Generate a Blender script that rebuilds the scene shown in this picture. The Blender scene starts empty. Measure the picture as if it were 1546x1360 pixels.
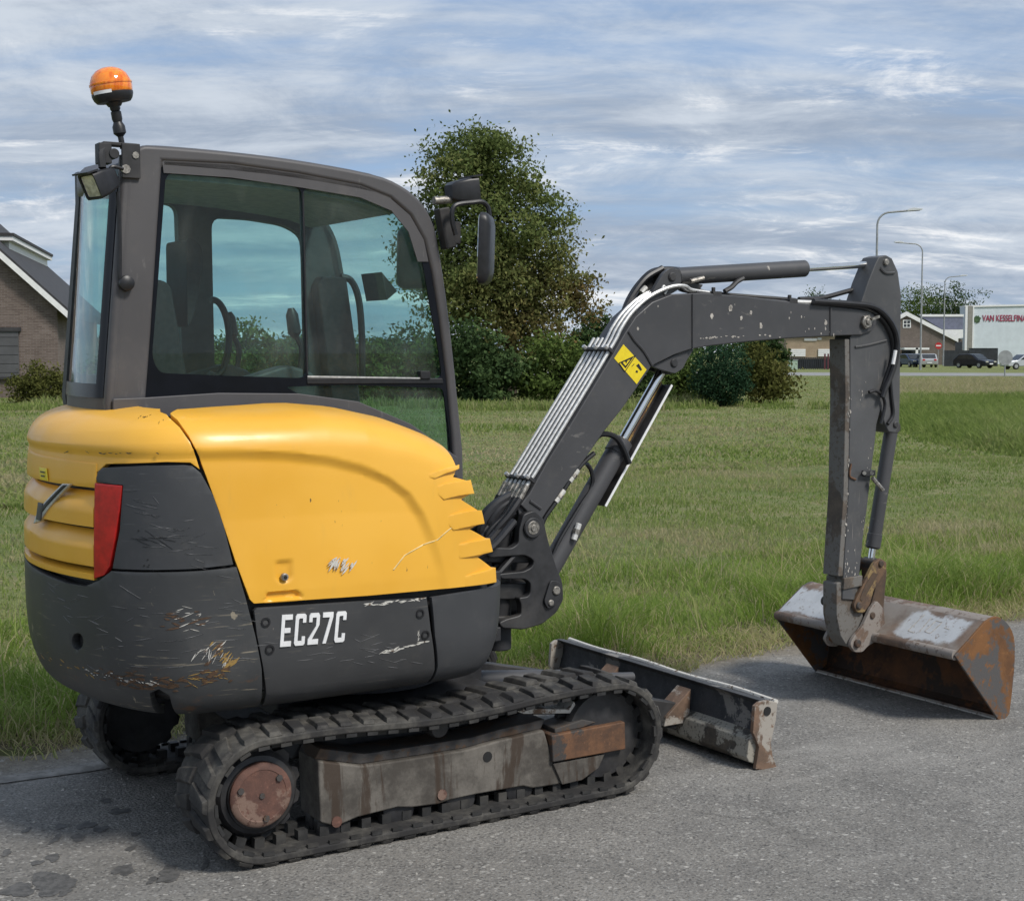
import bpy, bmesh, math, random
import numpy as np
from mathutils import Vector, Matrix, Euler
from mathutils.geometry import tessellate_polygon
R = math.radians
random.seed(7)
rng = np.random.default_rng(11)
scene = bpy.context.scene
col = scene.collection

# ------------------------------------------------------------------ camera, sky, sun, exposure
cam_d = bpy.data.cameras.new('camera')
cam = bpy.data.objects.new('camera', cam_d); col.objects.link(cam)
cam.location = (0, 0, 1.75)
cam.rotation_euler = (R(90) - math.atan(150/2200), 0, 0)
cam_d.sensor_width = 36
cam_d.lens = 2200/1546*36
cam_d.clip_start = .05
cam_d.clip_end = 3000
scene.camera = cam

SUN_EL, SUN_AZ = R(48), R(128)        # azimuth clockwise from +Y (the viewing direction)
world = bpy.data.worlds.new('World'); scene.world = world
world.use_nodes = True
wt = world.node_tree; wt.nodes.clear()
def wn(kind, **kw):
    n = wt.nodes.new(kind)
    for k, v in kw.items(): setattr(n, k, v)
    return n
wo = wn('ShaderNodeOutputWorld'); bg = wn('ShaderNodeBackground')
wt.links.new(bg.outputs[0], wo.inputs[0])
bg.inputs[1].default_value = .09
sky = wn('ShaderNodeTexSky', sky_type='NISHITA', sun_disc=False, sun_elevation=SUN_EL, sun_rotation=SUN_AZ,
         air_density=1.0, dust_density=.6, ozone_density=1.6)
tc = wn('ShaderNodeTexCoord'); sep = wn('ShaderNodeSeparateXYZ')
wt.links.new(tc.outputs['Generated'], sep.inputs[0])
def wmath(op, a, b=None, c=None, clamp=False):
    n = wn('ShaderNodeMath', operation=op); n.use_clamp = clamp
    for i, x in enumerate((a, b, c)):
        if x is None: continue
        if isinstance(x, (int, float)): n.inputs[i].default_value = x
        else: wt.links.new(x, n.inputs[i])
    return n.outputs[0]
zz = wmath('ADD', wmath('MAXIMUM', sep.outputs[2], 0.0), .20)
cx = wmath('DIVIDE', sep.outputs[0], zz); cy = wmath('DIVIDE', sep.outputs[1], zz)
cmb = wn('ShaderNodeCombineXYZ'); wt.links.new(cx, cmb.inputs[0]); wt.links.new(cy, cmb.inputs[1])
def wnoise(scale, detail, rough, off, sx=1., sy=1., dist=0.):
    mp = wn('ShaderNodeMapping'); mp.inputs['Location'].default_value = off; mp.inputs['Scale'].default_value = (sx, sy, 1)
    wt.links.new(cmb.outputs[0], mp.inputs[0])
    n = wn('ShaderNodeTexNoise'); n.inputs['Scale'].default_value = scale; n.inputs['Detail'].default_value = detail
    n.inputs['Roughness'].default_value = rough; n.inputs['Distortion'].default_value = dist
    wt.links.new(mp.outputs[0], n.inputs[0]); return n.outputs[0]
def wramp(f, a, b):
    n = wn('ShaderNodeMapRange', interpolation_type='SMOOTHSTEP'); n.inputs[1].default_value = a; n.inputs[2].default_value = b
    wt.links.new(f, n.inputs[0]); return n.outputs[0]
def wmix(f, a, b):
    n = wn('ShaderNodeMix', data_type='RGBA')
    if isinstance(f, (int, float)): n.inputs[0].default_value = f
    else: wt.links.new(f, n.inputs[0])
    for i, x in ((6, a), (7, b)):
        if isinstance(x, tuple): n.inputs[i].default_value = (*x, 1)
        else: wt.links.new(x, n.inputs[i])
    return n.outputs[2]
n_big = wnoise(.95, 9, .60, (3.1, 1.7, 0), .55, 1.7, .3)
n_mid = wnoise(1.8, 9, .60, (7.3, 2.2, 0), .55, 1.5, .45)
n_fine = wnoise(1.7, 9, .66, (1.4, 9.2, 0), .5, 1.5, .5)
n_puff = wnoise(4.2, 10, .68, (2.9, 4.4, 0), .85, 1.0, .6)
cov = wramp(wmath('ADD', wmath('ADD', wmath('MULTIPLY', n_big, .62), wmath('MULTIPLY', n_mid, .25)), wmath('MULTIPLY', n_puff, .13)), .37, .55)
shade = wramp(wmath('ADD', wmath('MULTIPLY', n_mid, .60), wmath('MULTIPLY', n_puff, .40)), .38, .62)
cloud = wmix(shade, (2.35, 2.85, 3.65), (4.3, 4.75, 5.35))
blue = wmix(.75, sky.outputs[0], (1.85, 2.8, 4.5))
c1 = wmix(cov, blue, cloud)
bright = wmath('MULTIPLY', wramp(wmath('ADD', wmath('MULTIPLY', n_fine, .66), wmath('MULTIPLY', n_puff, .34)), .53, .64), .82)
c2 = wmix(bright, c1, (6.9, 6.95, 7.0))
wt.links.new(c2, bg.inputs[0])

sun_d = bpy.data.lights.new('sun', 'SUN'); sun = bpy.data.objects.new('sun', sun_d); col.objects.link(sun)
sun_d.energy = 2.0; sun_d.angle = R(13); sun_d.color = (1, .955, .89)
_sd = Vector((math.sin(SUN_AZ)*math.cos(SUN_EL), math.cos(SUN_AZ)*math.cos(SUN_EL), math.sin(SUN_EL)))
sun.rotation_euler = _sd.to_track_quat('Z', 'Y').to_euler()
scene.view_settings.view_transform = 'Standard'
scene.view_settings.look = 'None'
scene.view_settings.exposure = 0.68
scene.view_settings.gamma = 1
scene.view_settings.use_curve_mapping = False
scene.render.engine = 'CYCLES'
cy_ = scene.cycles
cy_.use_denoising = True
cy_.max_bounces = 6; cy_.diffuse_bounces = 3; cy_.glossy_bounces = 3; cy_.transmission_bounces = 4
cy_.transparent_max_bounces = 24
cy_.use_adaptive_sampling = True; cy_.adaptive_threshold = .015
cy_.caustics_reflective = False; cy_.caustics_refractive = False

# ------------------------------------------------------------------ materials
class NT:
    """small wrapper round a node tree"""
    def __init__(s, name):
        s.m = bpy.data.materials.new(name); s.m.use_nodes = True
        s.t = s.m.node_tree; s.t.nodes.clear()
        s.out = s.t.nodes.new('ShaderNodeOutputMaterial')
        s.tc = s.t.nodes.new('ShaderNodeTexCoord')
        s.P = s.tc.outputs['Object']
    def n(s, k, **kw):
        x = s.t.nodes.new(k)
        for a, v in kw.items(): setattr(x, a, v)
        return x
    def l(s, a, b):
        if isinstance(a, bpy.types.NodeSocket): s.t.links.new(a, b)
        else:
            if isinstance(a, tuple) and len(a) == 3 and b.type == 'RGBA': a = (*a, 1)
            b.default_value = a
    def map(s, scale=(1, 1, 1), loc=(0, 0, 0), rot=(0, 0, 0), src=None):
        x = s.n('ShaderNodeMapping'); x.inputs['Scale'].default_value = scale; x.inputs['Location'].default_value = loc
        x.inputs['Rotation'].default_value = rot; s.l(src or s.P, x.inputs[0]); return x.outputs[0]
    def noise(s, sc, det=4, ro=.55, vec=None, dist=0, color=False):
        x = s.n('ShaderNodeTexNoise'); x.inputs['Scale'].default_value = sc; x.inputs['Detail'].default_value = det
        x.inputs['Roughness'].default_value = ro; x.inputs['Distortion'].default_value = dist
        s.l(vec or s.P, x.inputs[0]); return x.outputs[1 if color else 0]
    def voro(s, sc, vec=None, feature='F1', out=0):
        x = s.n('ShaderNodeTexVoronoi', feature=feature); x.inputs['Scale'].default_value = sc
        s.l(vec or s.P, x.inputs[0]); return x.outputs[out]
    def rng(s, f, a, b, lo=0., hi=1., smooth=True):
        x = s.n('ShaderNodeMapRange'); x.interpolation_type = 'SMOOTHSTEP' if smooth else 'LINEAR'
        s.l(f, x.inputs[0])
        for i, v in zip((1, 2, 3, 4), (a, b, lo, hi)): x.inputs[i].default_value = v
        return x.outputs[0]
    def math(s, op, a, b=0., clamp=False):
        x = s.n('ShaderNodeMath', operation=op); x.use_clamp = clamp; s.l(a, x.inputs[0]); s.l(b, x.inputs[1]); return x.outputs[0]
    def mix(s, f, a, b, blend='MIX'):
        x = s.n('ShaderNodeMix', data_type='RGBA', blend_type=blend); s.l(f, x.inputs[0]); s.l(a, x.inputs[6]); s.l(b, x.inputs[7]); return x.outputs[2]
    def xyz(s, src=None):
        x = s.n('ShaderNodeSeparateXYZ'); s.l(src or s.P, x.inputs[0]); return x.outputs
    def bump(s, h, strength=.3, dist=.01):
        x = s.n('ShaderNodeBump'); x.inputs['Strength'].default_value = strength; x.inputs['Distance'].default_value = dist
        s.l(h, x.inputs['Height']); return x.outputs[0]
    def bsdf(s, color, rough=.5, metal=0., normal=None, spec=None, coat=0., trans=None, emis=None):
        b = s.n('ShaderNodeBsdfPrincipled'); s.l(color, b.inputs['Base Color']); s.l(rough, b.inputs['Roughness']); s.l(metal, b.inputs['Metallic'])
        if normal is not None: s.l(normal, b.inputs['Normal'])
        if spec is not None: s.l(spec, b.inputs['Specular IOR Level'])
        if coat: b.inputs['Coat Weight'].default_value = coat; b.inputs['Coat Roughness'].default_value = .12
        s.l(b.outputs[0], s.out.inputs[0]); return s.m

def simple(name, c, rough=.5, metal=0., var=.15, sc=30, bump=0., spec=None, dust=0.):
    t = NT(name)
    n = t.noise(sc, 5, .6)
    a = tuple(x*(1-var) for x in c); b = tuple(min(1, x*(1+var)) for x in c)
    k = t.mix(t.rng(n, .3, .7), a, b)
    if dust:
        k = t.mix(t.rng(t.noise(sc*.2, 6, .65), .45, .75, 0, dust), k, (.22, .2, .17))
    return t.bsdf(k, rough, metal, t.bump(n, bump, .004) if bump else None, spec)

def scratched(name, base, rough, chip, amount, dirs=(2.5, 2.5, 60), z0=None, rust=None, fade=.2, chips=.0, dusty=.12):
    """paint or plastic with long scratches, chipped spots and dusty fading"""
    t = NT(name)
    fa = t.noise(2.3, 5, .6)
    k = t.mix(t.rng(fa, .3, .75), tuple(x*(1-fade) for x in base), tuple(x*(1+fade) for x in base))
    k = t.mix(t.rng(t.noise(9, 7, .7), .5, .8, 0, dusty), k, (.21, .19, .165))
    s1 = t.noise(3.2, 6, .62, t.map(dirs, (1.3, .2, 5)), .4)
    region = t.noise(2.6, 3, .5, t.map((1, 1, 1), (4, 2, 1)))
    m = t.math('MULTIPLY', t.rng(s1, .60, .66), t.rng(region, .50 - .1*amount, .68))
    if z0 is not None:
        z = t.xyz()[2]
        low = t.rng(z, z0[0], z0[1], 1, z0[2])
        m = t.math('MULTIPLY', m, low)
    m = t.math('MULTIPLY', m, .8*amount)
    if rust is not None:
        r = t.rng(t.noise(7, 7, .7, t.map((1, 1, 2.2), (3, 3, 3))), .58, .74)
        if z0 is not None: r = t.math('MULTIPLY', r, t.rng(t.xyz()[2], z0[0], z0[1]*.5+z0[0]*.5, 1, 0))
        k = t.mix(t.math('MULTIPLY', r, .65), k, rust)
    k = t.mix(m, k, chip)
    if chips:
        c = t.math('MULTIPLY', t.rng(t.noise(26, 3, .5, t.map((1, 1, .6))), .70, .72), t.rng(t.noise(2.2, 2, .5, t.map((1, 1, 1), (9, 1, 1))), .5, .6))
        k = t.mix(t.math('MULTIPLY', c, chips), k, chip)
    rr = t.rng(fa, .3, .7, rough-.07, rough+.08)
    return t.bsdf(k, rr, 0, t.bump(t.noise(380, 2, .5), .06, .002))

M = {}
M['yellow'] = (lambda t: t.bsdf(
    t.mix(t.math('MULTIPLY', t.rng(t.noise(60, 3, .6, t.map((1, 1, .35), (2, 1, 4))), .70, .74), t.rng(t.noise(1.7, 3, .5, t.map((1, 1, 1), (5, 5, 1))), .56, .68)),
          t.mix(t.rng(t.noise(12, 7, .7, t.map((1, 1, .25))), .55, .85, 0, .22),
                t.mix(t.rng(t.noise(1.6, 4, .55), .3, .7), (.78, .395, .034), (.86, .46, .055)), (.45, .29, .10)), (.12, .08, .035)),
    t.rng(t.noise(5, 5, .6), .3, .7, .30, .46), 0, t.bump(t.noise(1.3, 2, .5), .07, .02), .5, .10))(NT('yellow_paint'))
M['counter'] = scratched('counterweight_paint', (.046, .048, .050), .5, (.42, .36, .26), 1.0, (2.0, 2.0, 34), (.60, .98, .22), (.16, .075, .03), .16, .5)
M['plastic'] = scratched('charcoal_plastic', (.050, .052, .056), .5, (.18, .18, .18), .5, (2.2, 2.2, 40), None, None, .12)
M['skirt'] = scratched('skirt_paint', (.048, .049, .051), .5, (.45, .39, .30), .55, (2.4, 2.4, 46), (.55, .92, .6), None, .15, .35)
M['cabgrey'] = scratched('cab_frame_paint', (.074, .071, .074), .5, (.3, .29, .28), .25, (10, 10, 3), None, None, .1, 0, .2)
M['boom'] = scratched('boom_paint', (.060, .060, .064), .48, (.40, .37, .33), .28, (4, 4, 9), None, None, .13, .9, .14)
M['stick'] = scratched('stick_paint', (.074, .075, .078), .5, (.40, .36, .31), .7, (30, 30, 2.2), (.3, 1.6, .35), (.13, .08, .045), .2, .5, .3)
M['black'] = simple('black_rubber_hose', (.014, .014, .016), .42, 0, .3, 40)
M['dark'] = simple('dark_machine_interior', (.022, .022, .024), .6, 0, .4, 12, .2, dust=.15)
M['glossblack'] = simple('gloss_black_frit', (.006, .007, .011), .25, 0, .2, 10, 0, .2)
M['chrome'] = simple('chrome', (.78, .78, .77), .16, 1, .05, 10)
M['zinc'] = simple('zinc_pipe', (.58, .58, .57), .44, .6, .18, 60)
M['castdark'] = simple('dark_cast_steel', (.028, .028, .030), .5, .0, .35, 14, .25, dust=.2)
M['pin'] = simple('greasy_steel_pin', (.30, .28, .25), .45, .7, .5, 70, .3)
M['red'] = simple('red_reflector', (.50, .018, .014), .3, 0, .22, 22)
M['white'] = simple('white_decal', (.80, .80, .80), .5, 0, .05, 50)
M['decal'] = simple('yellow_decal', (.80, .62, .02), .45, 0, .05, 50)
M['ink'] = simple('black_ink', (.015, .015, .015), .5)
M['seat'] = simple('seat_fabric', (.02, .021, .024), .8, 0, .3, 60)
M['liner'] = simple('roof_liner', (.38, .40, .38), .8, 0, .15, 30)
M['interior'] = simple('cab_interior_plastic', (.060, .062, .064), .6, 0, .2, 20)

def rusty(name, c_paint, paint_amt, rust_a=(.19, .085, .035), rust_b=(.07, .04, .026), sc=6., strip=None, rough=.75):
    t = NT(name)
    k = t.mix(t.rng(t.noise(sc*1.6, 8, .68), .32, .68), rust_b, rust_a)
    k = t.mix(t.rng(t.noise(sc*9, 4, .6), .55, .8, 0, .5), k, tuple(min(1, x*1.9) for x in rust_a))
    p = t.noise(sc*.55, 7, .66, t.map((1, 1, 1), (2.2, 7.1, 3)), .2)
    m = t.rng(p, .62-paint_amt*.3, .66-paint_amt*.3)
    m = t.math('MULTIPLY', m, t.rng(t.noise(sc*7, 5, .7), .36, .46))
    k = t.mix(m, k, c_paint)
    return t.bsdf(k, rough, 0, t.bump(t.noise(sc*14, 6, .7), .35, .004))
M['rust'] = rusty('rusty_steel', (.05, .045, .042), .25, (.17, .082, .04))
M['rustmark'] = simple('rust_mark', (.085, .048, .026), .7, 0, .3, 60)
M['rustdark'] = rusty('dark_rusty_steel', (.06, .055, .052), .55, (.10, .062, .038), (.05, .037, .028))
M['stickback'] = rusty('worn_stick_back', (.15, .142, .13), .5, (.125, .098, .075), (.072, .060, .050), 7)
M['bucketrust'] = rusty('bucket_rust', (.25, .22, .195), .58, (.19, .125, .088), (.10, .074, .058), 5)
M['bucketin'] = rusty('bucket_inside_rust', (.04, .024, .016), .5, (.16, .062, .02), (.045, .022, .012), 3)
M['bucketend'] = rusty('bucket_side_rust', (.085, .080, .078), .42, (.20, .088, .028), (.115, .052, .020), 4)
M['bucketwhite'] = rusty('worn_white_paint', (.42, .44, .46), 1.0, (.30, .22, .17), (.17, .125, .095), 5, None, .5)
M['blade'] = rusty('blade_back', (.20, .19, .175), .12, (.055, .056, .060), (.026, .028, .032), 7)
M['bladebox'] = rusty('blade_lower', (.30, .28, .235), .40, (.095, .078, .058), (.045, .042, .038), 9)
M['bladerim'] = rusty('blade_edge', (.60, .58, .53), .9, (.20, .12, .07), (.08, .06, .05), 5)
M['frame'] = (lambda t: t.bsdf(
    t.mix(t.math('MULTIPLY', t.rng(t.noise(3.4, 7, .68, t.map((2.6, 1, .34), (1.5, 0, 0)), .5), .53, .60), .85),
          t.mix(t.rng(t.noise(8, 8, .7), .35, .7), (.060, .053, .045), (.165, .15, .13)), (.042, .026, .016)),
    .8, 0, t.bump(t.noise(60, 6, .7), .3, .004)))(NT('track_frame_paint'))
M['cap'] = rusty('hub_cap_rust', (.20, .13, .10), .3, (.150, .072, .052), (.09, .046, .036), 9)
M['linkrust'] = rusty('worn_link_steel', (.24, .165, .07), .22, (.15, .088, .048), (.075, .05, .036), 11)
M['yellowrust'] = rusty('worn_yellow_link', (.33, .21, .06), .55, (.16, .085, .04), (.07, .04, .025), 9)
M['rubber'] = (lambda t: t.bsdf(
    t.mix(t.rng(t.noise(6, 7, .68), .40, .70, 0, .85), (.022, .021, .021),
          t.mix(t.rng(t.noise(18, 5, .6), .3, .7), (.070, .066, .058), (.155, .145, .125))),
    .85, 0, t.bump(t.noise(90, 5, .7), .4, .003)))(NT('dusty_track_rubber'))
M['rubberdark'] = simple('track_rubber_inside', (.02, .02, .02), .7, 0, .4, 20, .4, dust=.25)

def glass(name, tint, rough=.0):
    t = NT(name)
    fr = t.n('ShaderNodeFresnel'); fr.inputs[0].default_value = 1.4
    tr_ = t.n('ShaderNodeBsdfTransparent'); tr_.inputs[0].default_value = (*tint, 1)
    gl = t.n('ShaderNodeBsdfGlossy'); gl.inputs['Roughness'].default_value = rough
    mx = t.n('ShaderNodeMixShader'); t.l(tr_.outputs[0], mx.inputs[1]); t.l(gl.outputs[0], mx.inputs[2])
    ge = t.n('ShaderNodeNewGeometry')
    t.l(t.math('MULTIPLY', fr.outputs[0], t.math('SUBTRACT', 1.0, ge.outputs['Backfacing'])), mx.inputs[0])
    df = t.n('ShaderNodeBsdfDiffuse'); df.inputs[0].default_value = (.62, .62, .58, 1)
    m2 = t.n('ShaderNodeMixShader'); t.l(t.math('ADD', .012, t.rng(t.noise(3.5, 7, .7, t.map((1, 1, .6))), .45, .8, 0, .05)), m2.inputs[0])
    t.l(mx.outputs[0], m2.inputs[1]); t.l(df.outputs[0], m2.inputs[2])
    t.l(m2.outputs[0], t.out.inputs[0]); return t.m
# each pane is a closed 5 mm slab, so light crosses its surface twice
M['glass'] = glass('tinted_cab_glass', (.79, .905, .89))
M['mirror'] = simple('mirror_glass', (.5, .52, .54), .03, 1, .02)

def orange_lens():
    t = NT('amber_lens')
    b = t.n('ShaderNodeBsdfPrincipled')
    t.l(t.mix(t.rng(t.voro(60, t.map((1, 1, .2))), .2, .6), (.75, .16, .008), (.95, .28, .02)), b.inputs['Base Color'])
    b.inputs['Roughness'].default_value = .12; b.inputs['Coat Weight'].default_value = .6
    b.inputs['Subsurface Weight'].default_value = .35; b.inputs['Subsurface Radius'].default_value = (.03, .012, .003); b.inputs['Subsurface Scale'].default_value = .6
    t.l(b.outputs[0], t.out.inputs[0]); return t.m
M['amber'] = orange_lens()

# ------------------------------------------------------------------ mesh helpers
def tag(o, label=None, cat=None, group=None, kind=None):
    if label: o['label'] = label
    if cat: o['category'] = cat
    if group: o['group'] = group
    if kind: o['kind'] = kind
    return o
def empty(name, loc=(0, 0, 0), rz=0):
    o = bpy.data.objects.new(name, None); col.objects.link(o); o.location = loc; o.rotation_euler.z = rz
    o.empty_display_size = .2
    return o
AX = {'X': (1, 2, 0), 'Y': (0, 2, 1), 'Z': (0, 1, 2)}
class MB:
    """collects shapes and links them as ONE mesh object"""
    def __init__(s): s.v = []; s.f = []; s.mi = []
    def add(s, v, f, mi=0):
        o = len(s.v); s.v += [tuple(map(float, p)) for p in v]; s.f += [tuple(i+o for i in q) for q in f]; s.mi += [mi]*len(f); return s
    def prism(s, poly, a, b, axis='Y', holes=(), mi=0, edge_mi=None):
        i, j, k = AX[axis]; loops = [list(poly)] + [list(h) for h in holes]
        flat = [p for L in loops for p in L]; n = len(flat); v = []
        for h in (a, b):
            for p in flat:
                q = [0, 0, 0]; q[i], q[j] = p[0], p[1]; q[k] = h(p) if callable(h) else h; v.append(q)
        if holes: tri = [tuple(t) for t in tessellate_polygon([[Vector((p[0], p[1], 0)) for p in L] for L in loops])]
        else: tri = [tuple(range(n))]
        s.add(v, tri + [tuple(x+n for x in t[::-1]) for t in tri], mi)
        o = len(s.v) - 2*n; base = 0
        for L in loops:
            m = len(L)
            for q in range(m):
                x, y = base+q, base+(q+1) % m
                s.f.append((o+x, o+y, o+n+y, o+n+x)); s.mi.append(mi if edge_mi is None else edge_mi)
            base += m
        return s
    def box(s, c, size, rot=None, mi=0):
        x, y, z = (q/2 for q in size); m = Euler(rot).to_matrix() if rot else Matrix.Identity(3)
        v = [m @ Vector((a*x, b*y, d*z)) + Vector(c) for a in (-1, 1) for b in (-1, 1) for d in (-1, 1)]
        return s.add(v, [(0, 1, 3, 2), (4, 6, 7, 5), (0, 4, 5, 1), (2, 3, 7, 6), (0, 2, 6, 4), (1, 5, 7, 3)], mi)
    def beam(s, p0, p1, w, h, up=(0, 0, 1), mi=0):
        p0, p1 = Vector(p0), Vector(p1); d = (p1-p0).normalized(); a = d.cross(Vector(up)).normalized(); b = a.cross(d)
        v = [p + a*(x*w/2) + b*(y*h/2) for p in (p0, p1) for x, y in ((-1, -1), (1, -1), (1, 1), (-1, 1))]
        return s.add(v, [(0, 1, 2, 3), (7, 6, 5, 4)] + [(q, (q+1) % 4 + 0, 4+(q+1) % 4, 4+q) for q in range(4)], mi)
    def lathe(s, prof, o, ax=(0, 0, 1), seg=24, mi=0):
        o = Vector(o); ax = Vector(ax).normalized(); a = ax.orthogonal().normalized(); b = ax.cross(a); v = []; f = []
        for r, h in prof:
            for k in range(seg):
                t = 2*math.pi*k/seg; v.append(o + ax*h + (a*math.cos(t) + b*math.sin(t))*r)
        m = len(prof)
        for i in range(m-1):
            for k in range(seg): f.append((i*seg+k, i*seg+(k+1) % seg, (i+1)*seg+(k+1) % seg, (i+1)*seg+k))
        f.append(tuple(range(seg))[::-1]); f.append(tuple((m-1)*seg+k for k in range(seg)))
        return s.add(v, f, mi)
    def cyl(s, p0, p1, r, r1=None, seg=20, mi=0, ch=0.):
        p0, p1 = Vector(p0), Vector(p1); L = (p1-p0).length; r1 = r if r1 is None else r1
        pr = [(r, 0), (r1, L)] if not ch else [(r-ch, 0), (r, ch), (r1, L-ch), (r1-ch, L)]
        return s.lathe(pr, p0, p1-p0, seg, mi)
    def tube(s, pts, r, seg=8, smooth=6, mi=0):
        P = catmull(pts, smooth) if smooth else np.array(pts, float)
        P = [Vector(p) for p in P]; v = []; f = []; a = None
        for i, p in enumerate(P):
            d = (P[min(i+1, len(P)-1)] - P[max(i-1, 0)]).normalized()
            a = d.orthogonal().normalized() if a is None else (a - d*a.dot(d)).normalized()
            b = d.cross(a); rr = r[min(i, len(r)-1)] if isinstance(r, (list, tuple)) else r
            for k in range(seg):
                t = 2*math.pi*k/seg; v.append(p + (a*math.cos(t) + b*math.sin(t))*rr)
        for i in range(len(P)-1):
            for k in range(seg): f.append((i*seg+k, i*seg+(k+1) % seg, (i+1)*seg+(k+1) % seg, (i+1)*seg+k))
        f.append(tuple(range(seg))[::-1]); f.append(tuple((len(P)-1)*seg+k for k in range(seg)))
        return s.add(v, f, mi)
    def build(s, name, mats, parent=None, bevel=0., smooth=35, label=None, segs=2):
        me = bpy.data.meshes.new(name); me.from_pydata(s.v, [], s.f)
        for m in (mats if isinstance(mats, (list, tuple)) else [mats]): me.materials.append(m)
        if any(s.mi): me.polygons.foreach_set('material_index', s.mi)
        bm = bmesh.new(); bm.from_mesh(me); bmesh.ops.recalc_face_normals(bm, faces=bm.faces); bm.to_mesh(me); bm.free()
        return finish(name, me, parent, bevel, smooth, label, segs)
def finish(name, me, parent, bevel, smooth, label=None, segs=2):
    if smooth:
        me.polygons.foreach_set('use_smooth', [True]*len(me.polygons)); me.set_sharp_from_angle(angle=R(smooth))
    o = bpy.data.objects.new(name, me); col.objects.link(o)
    if parent is not None: o.parent = parent
    if bevel:
        b = o.modifiers.new('bevel', 'BEVEL'); b.width = bevel; b.segments = segs; b.limit_method = 'ANGLE'; b.angle_limit = R(32)
        b.harden_normals = True; b.use_clamp_overlap = True
    if label: o['label'] = label
    return o
def copy_tree(o, parent=None):
    c = o.copy(); col.objects.link(c)
    if parent is not None: c.parent = parent
    for ch in list(o.children): copy_tree(ch, c)
    return c
def rrect(x0, z0, x1, z1, r, n=5):
    out = []
    for cx, cz, a0 in ((x1-r, z0+r, -90), (x1-r, z1-r, 0), (x0+r, z1-r, 90), (x0+r, z0+r, 180)):
        for k in range(n+1):
            a = R(a0 + 90*k/n); out.append((cx + r*math.cos(a), cz + r*math.sin(a)))
    return out
def roundpoly(P, r, n=4):
    """polygon with its corners rounded"""
    out = []; m = len(P)
    for i in range(m):
        a, b, c = Vector(P[i-1]), Vector(P[i]), Vector(P[(i+1) % m])
        rr = min(r, (a-b).length*.45, (c-b).length*.45)
        p0 = b + (a-b).normalized()*rr; p2 = b + (c-b).normalized()*rr
        for k in range(n+1):
            t = k/n; q = p0*(1-t)**2 + b*2*t*(1-t) + p2*t*t; out.append((q.x, q.y))
    return out
def smooth_open(P, n=6): return [tuple(p) for p in catmull(P, n)]

def catmull(P, n=12, closed=False):
    P = np.asarray(P, float); m = len(P); out = []
    seg = m if closed else m - 1
    for i in range(seg):
        if closed:
            p0, p1, p2, p3 = P[(i-1) % m], P[i], P[(i+1) % m], P[(i+2) % m]
        else:
            p1, p2 = P[i], P[i+1]
            p0 = P[i-1] if i > 0 else 2*p1-p2
            p3 = P[i+2] if i+2 < m else 2*p2-p1
        for t in np.arange(n)/n:
            out.append(.5*((2*p1)+(-p0+p2)*t+(2*p0-5*p1+4*p2-p3)*t*t+(-p0+3*p1-3*p2+p3)*t**3))
    if not closed:
        out.append(P[-1])
    return np.array(out)
_half = [(.37,-.12),(.37,-.35),(.352,-.5),(.315,-.61),(.25,-.69),(.15,-.735),(0,-.755),(-.2,-.762),(-.45,-.765),(-.65,-.765),
         (-.82,-.757),(-.95,-.735),(-1.05,-.68),(-1.12,-.6),(-1.17,-.5),(-1.21,-.385),(-1.241,-.26),(-1.262,-.12),(-1.267,0)]
_plan = catmull(_half + [(x, -y) for x, y in _half[-2::-1]], 10)
_ps = np.concatenate([[0], np.cumsum(np.linalg.norm(np.diff(_plan, axis=0), axis=1))])
SMID = float(np.interp(0, [-1e9, 0, 1e9], [0, _ps[-1]/2, 0]))
_pt = np.gradient(_plan, axis=0); _pt /= np.linalg.norm(_pt, axis=1)[:, None]
_pn = np.stack([-_pt[:, 1], _pt[:, 0]], 1)            # pointing inwards
if (_pn[len(_pn)//2] @ np.array([1., 0])) < 0: _pn = -_pn
_prof = catmull([(.16,.522),(.10,.536),(.05,.580),(.016,.672),(.003,.78),(0,.90),(0,1.10),(.004,1.25),(.010,1.37),(.024,1.45),(.065,1.505),(.14,1.538),(.26,1.556),(.40,1.562)], 10)
_pq = np.concatenate([[0], np.cumsum(np.linalg.norm(np.diff(_prof, axis=0), axis=1))])
def skin_point(s, t, off=0.):
    """point of the machine body's skin: s metres along its plan outline, t metres up its profile"""
    s = np.asarray(s, float); t = np.asarray(t, float)
    c = np.stack([np.interp(s, _ps, _plan[:, k]) for k in (0, 1)], -1)
    n = np.stack([np.interp(s, _ps, _pn[:, k]) for k in (0, 1)], -1)
    n /= np.linalg.norm(n, axis=-1)[..., None]
    d = np.interp(t, _pq, _prof[:, 0]); z = np.interp(t, _pq, _prof[:, 1])
    e = .004
    dd = (np.interp(t+e, _pq, _prof[:, 0])-np.interp(t-e, _pq, _prof[:, 0])); dz = (np.interp(t+e, _pq, _prof[:, 1])-np.interp(t-e, _pq, _prof[:, 1]))
    l = np.hypot(dd, dz)+1e-9
    xx = c[..., 0]; near = (c[..., 1] < 0)
    drop = np.where(near, np.interp(xx, [-.45, -.3, -.15, 0, .12, .3], [0, .014, .046, .096, .156, .30]), 0)
    w = np.clip((z-1.05)/.45, 0, 1)
    w = w*w*(3-2*w)
    p = c + n*(d - off*dz/l)[..., None]
    return np.concatenate([p, (z - drop*w + off*dd/l)[..., None]], -1)
def seg_dist(p, poly):
    """distance of points to an open polyline"""
    d = np.full(len(p), 9.)
    for a, b in zip(poly[:-1], poly[1:]):
        ab = b-a; t = np.clip(((p-a) @ ab)/(ab @ ab), 0, 1); d = np.minimum(d, np.linalg.norm(p-(a+t[:, None]*ab), axis=1))
    return d
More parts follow.
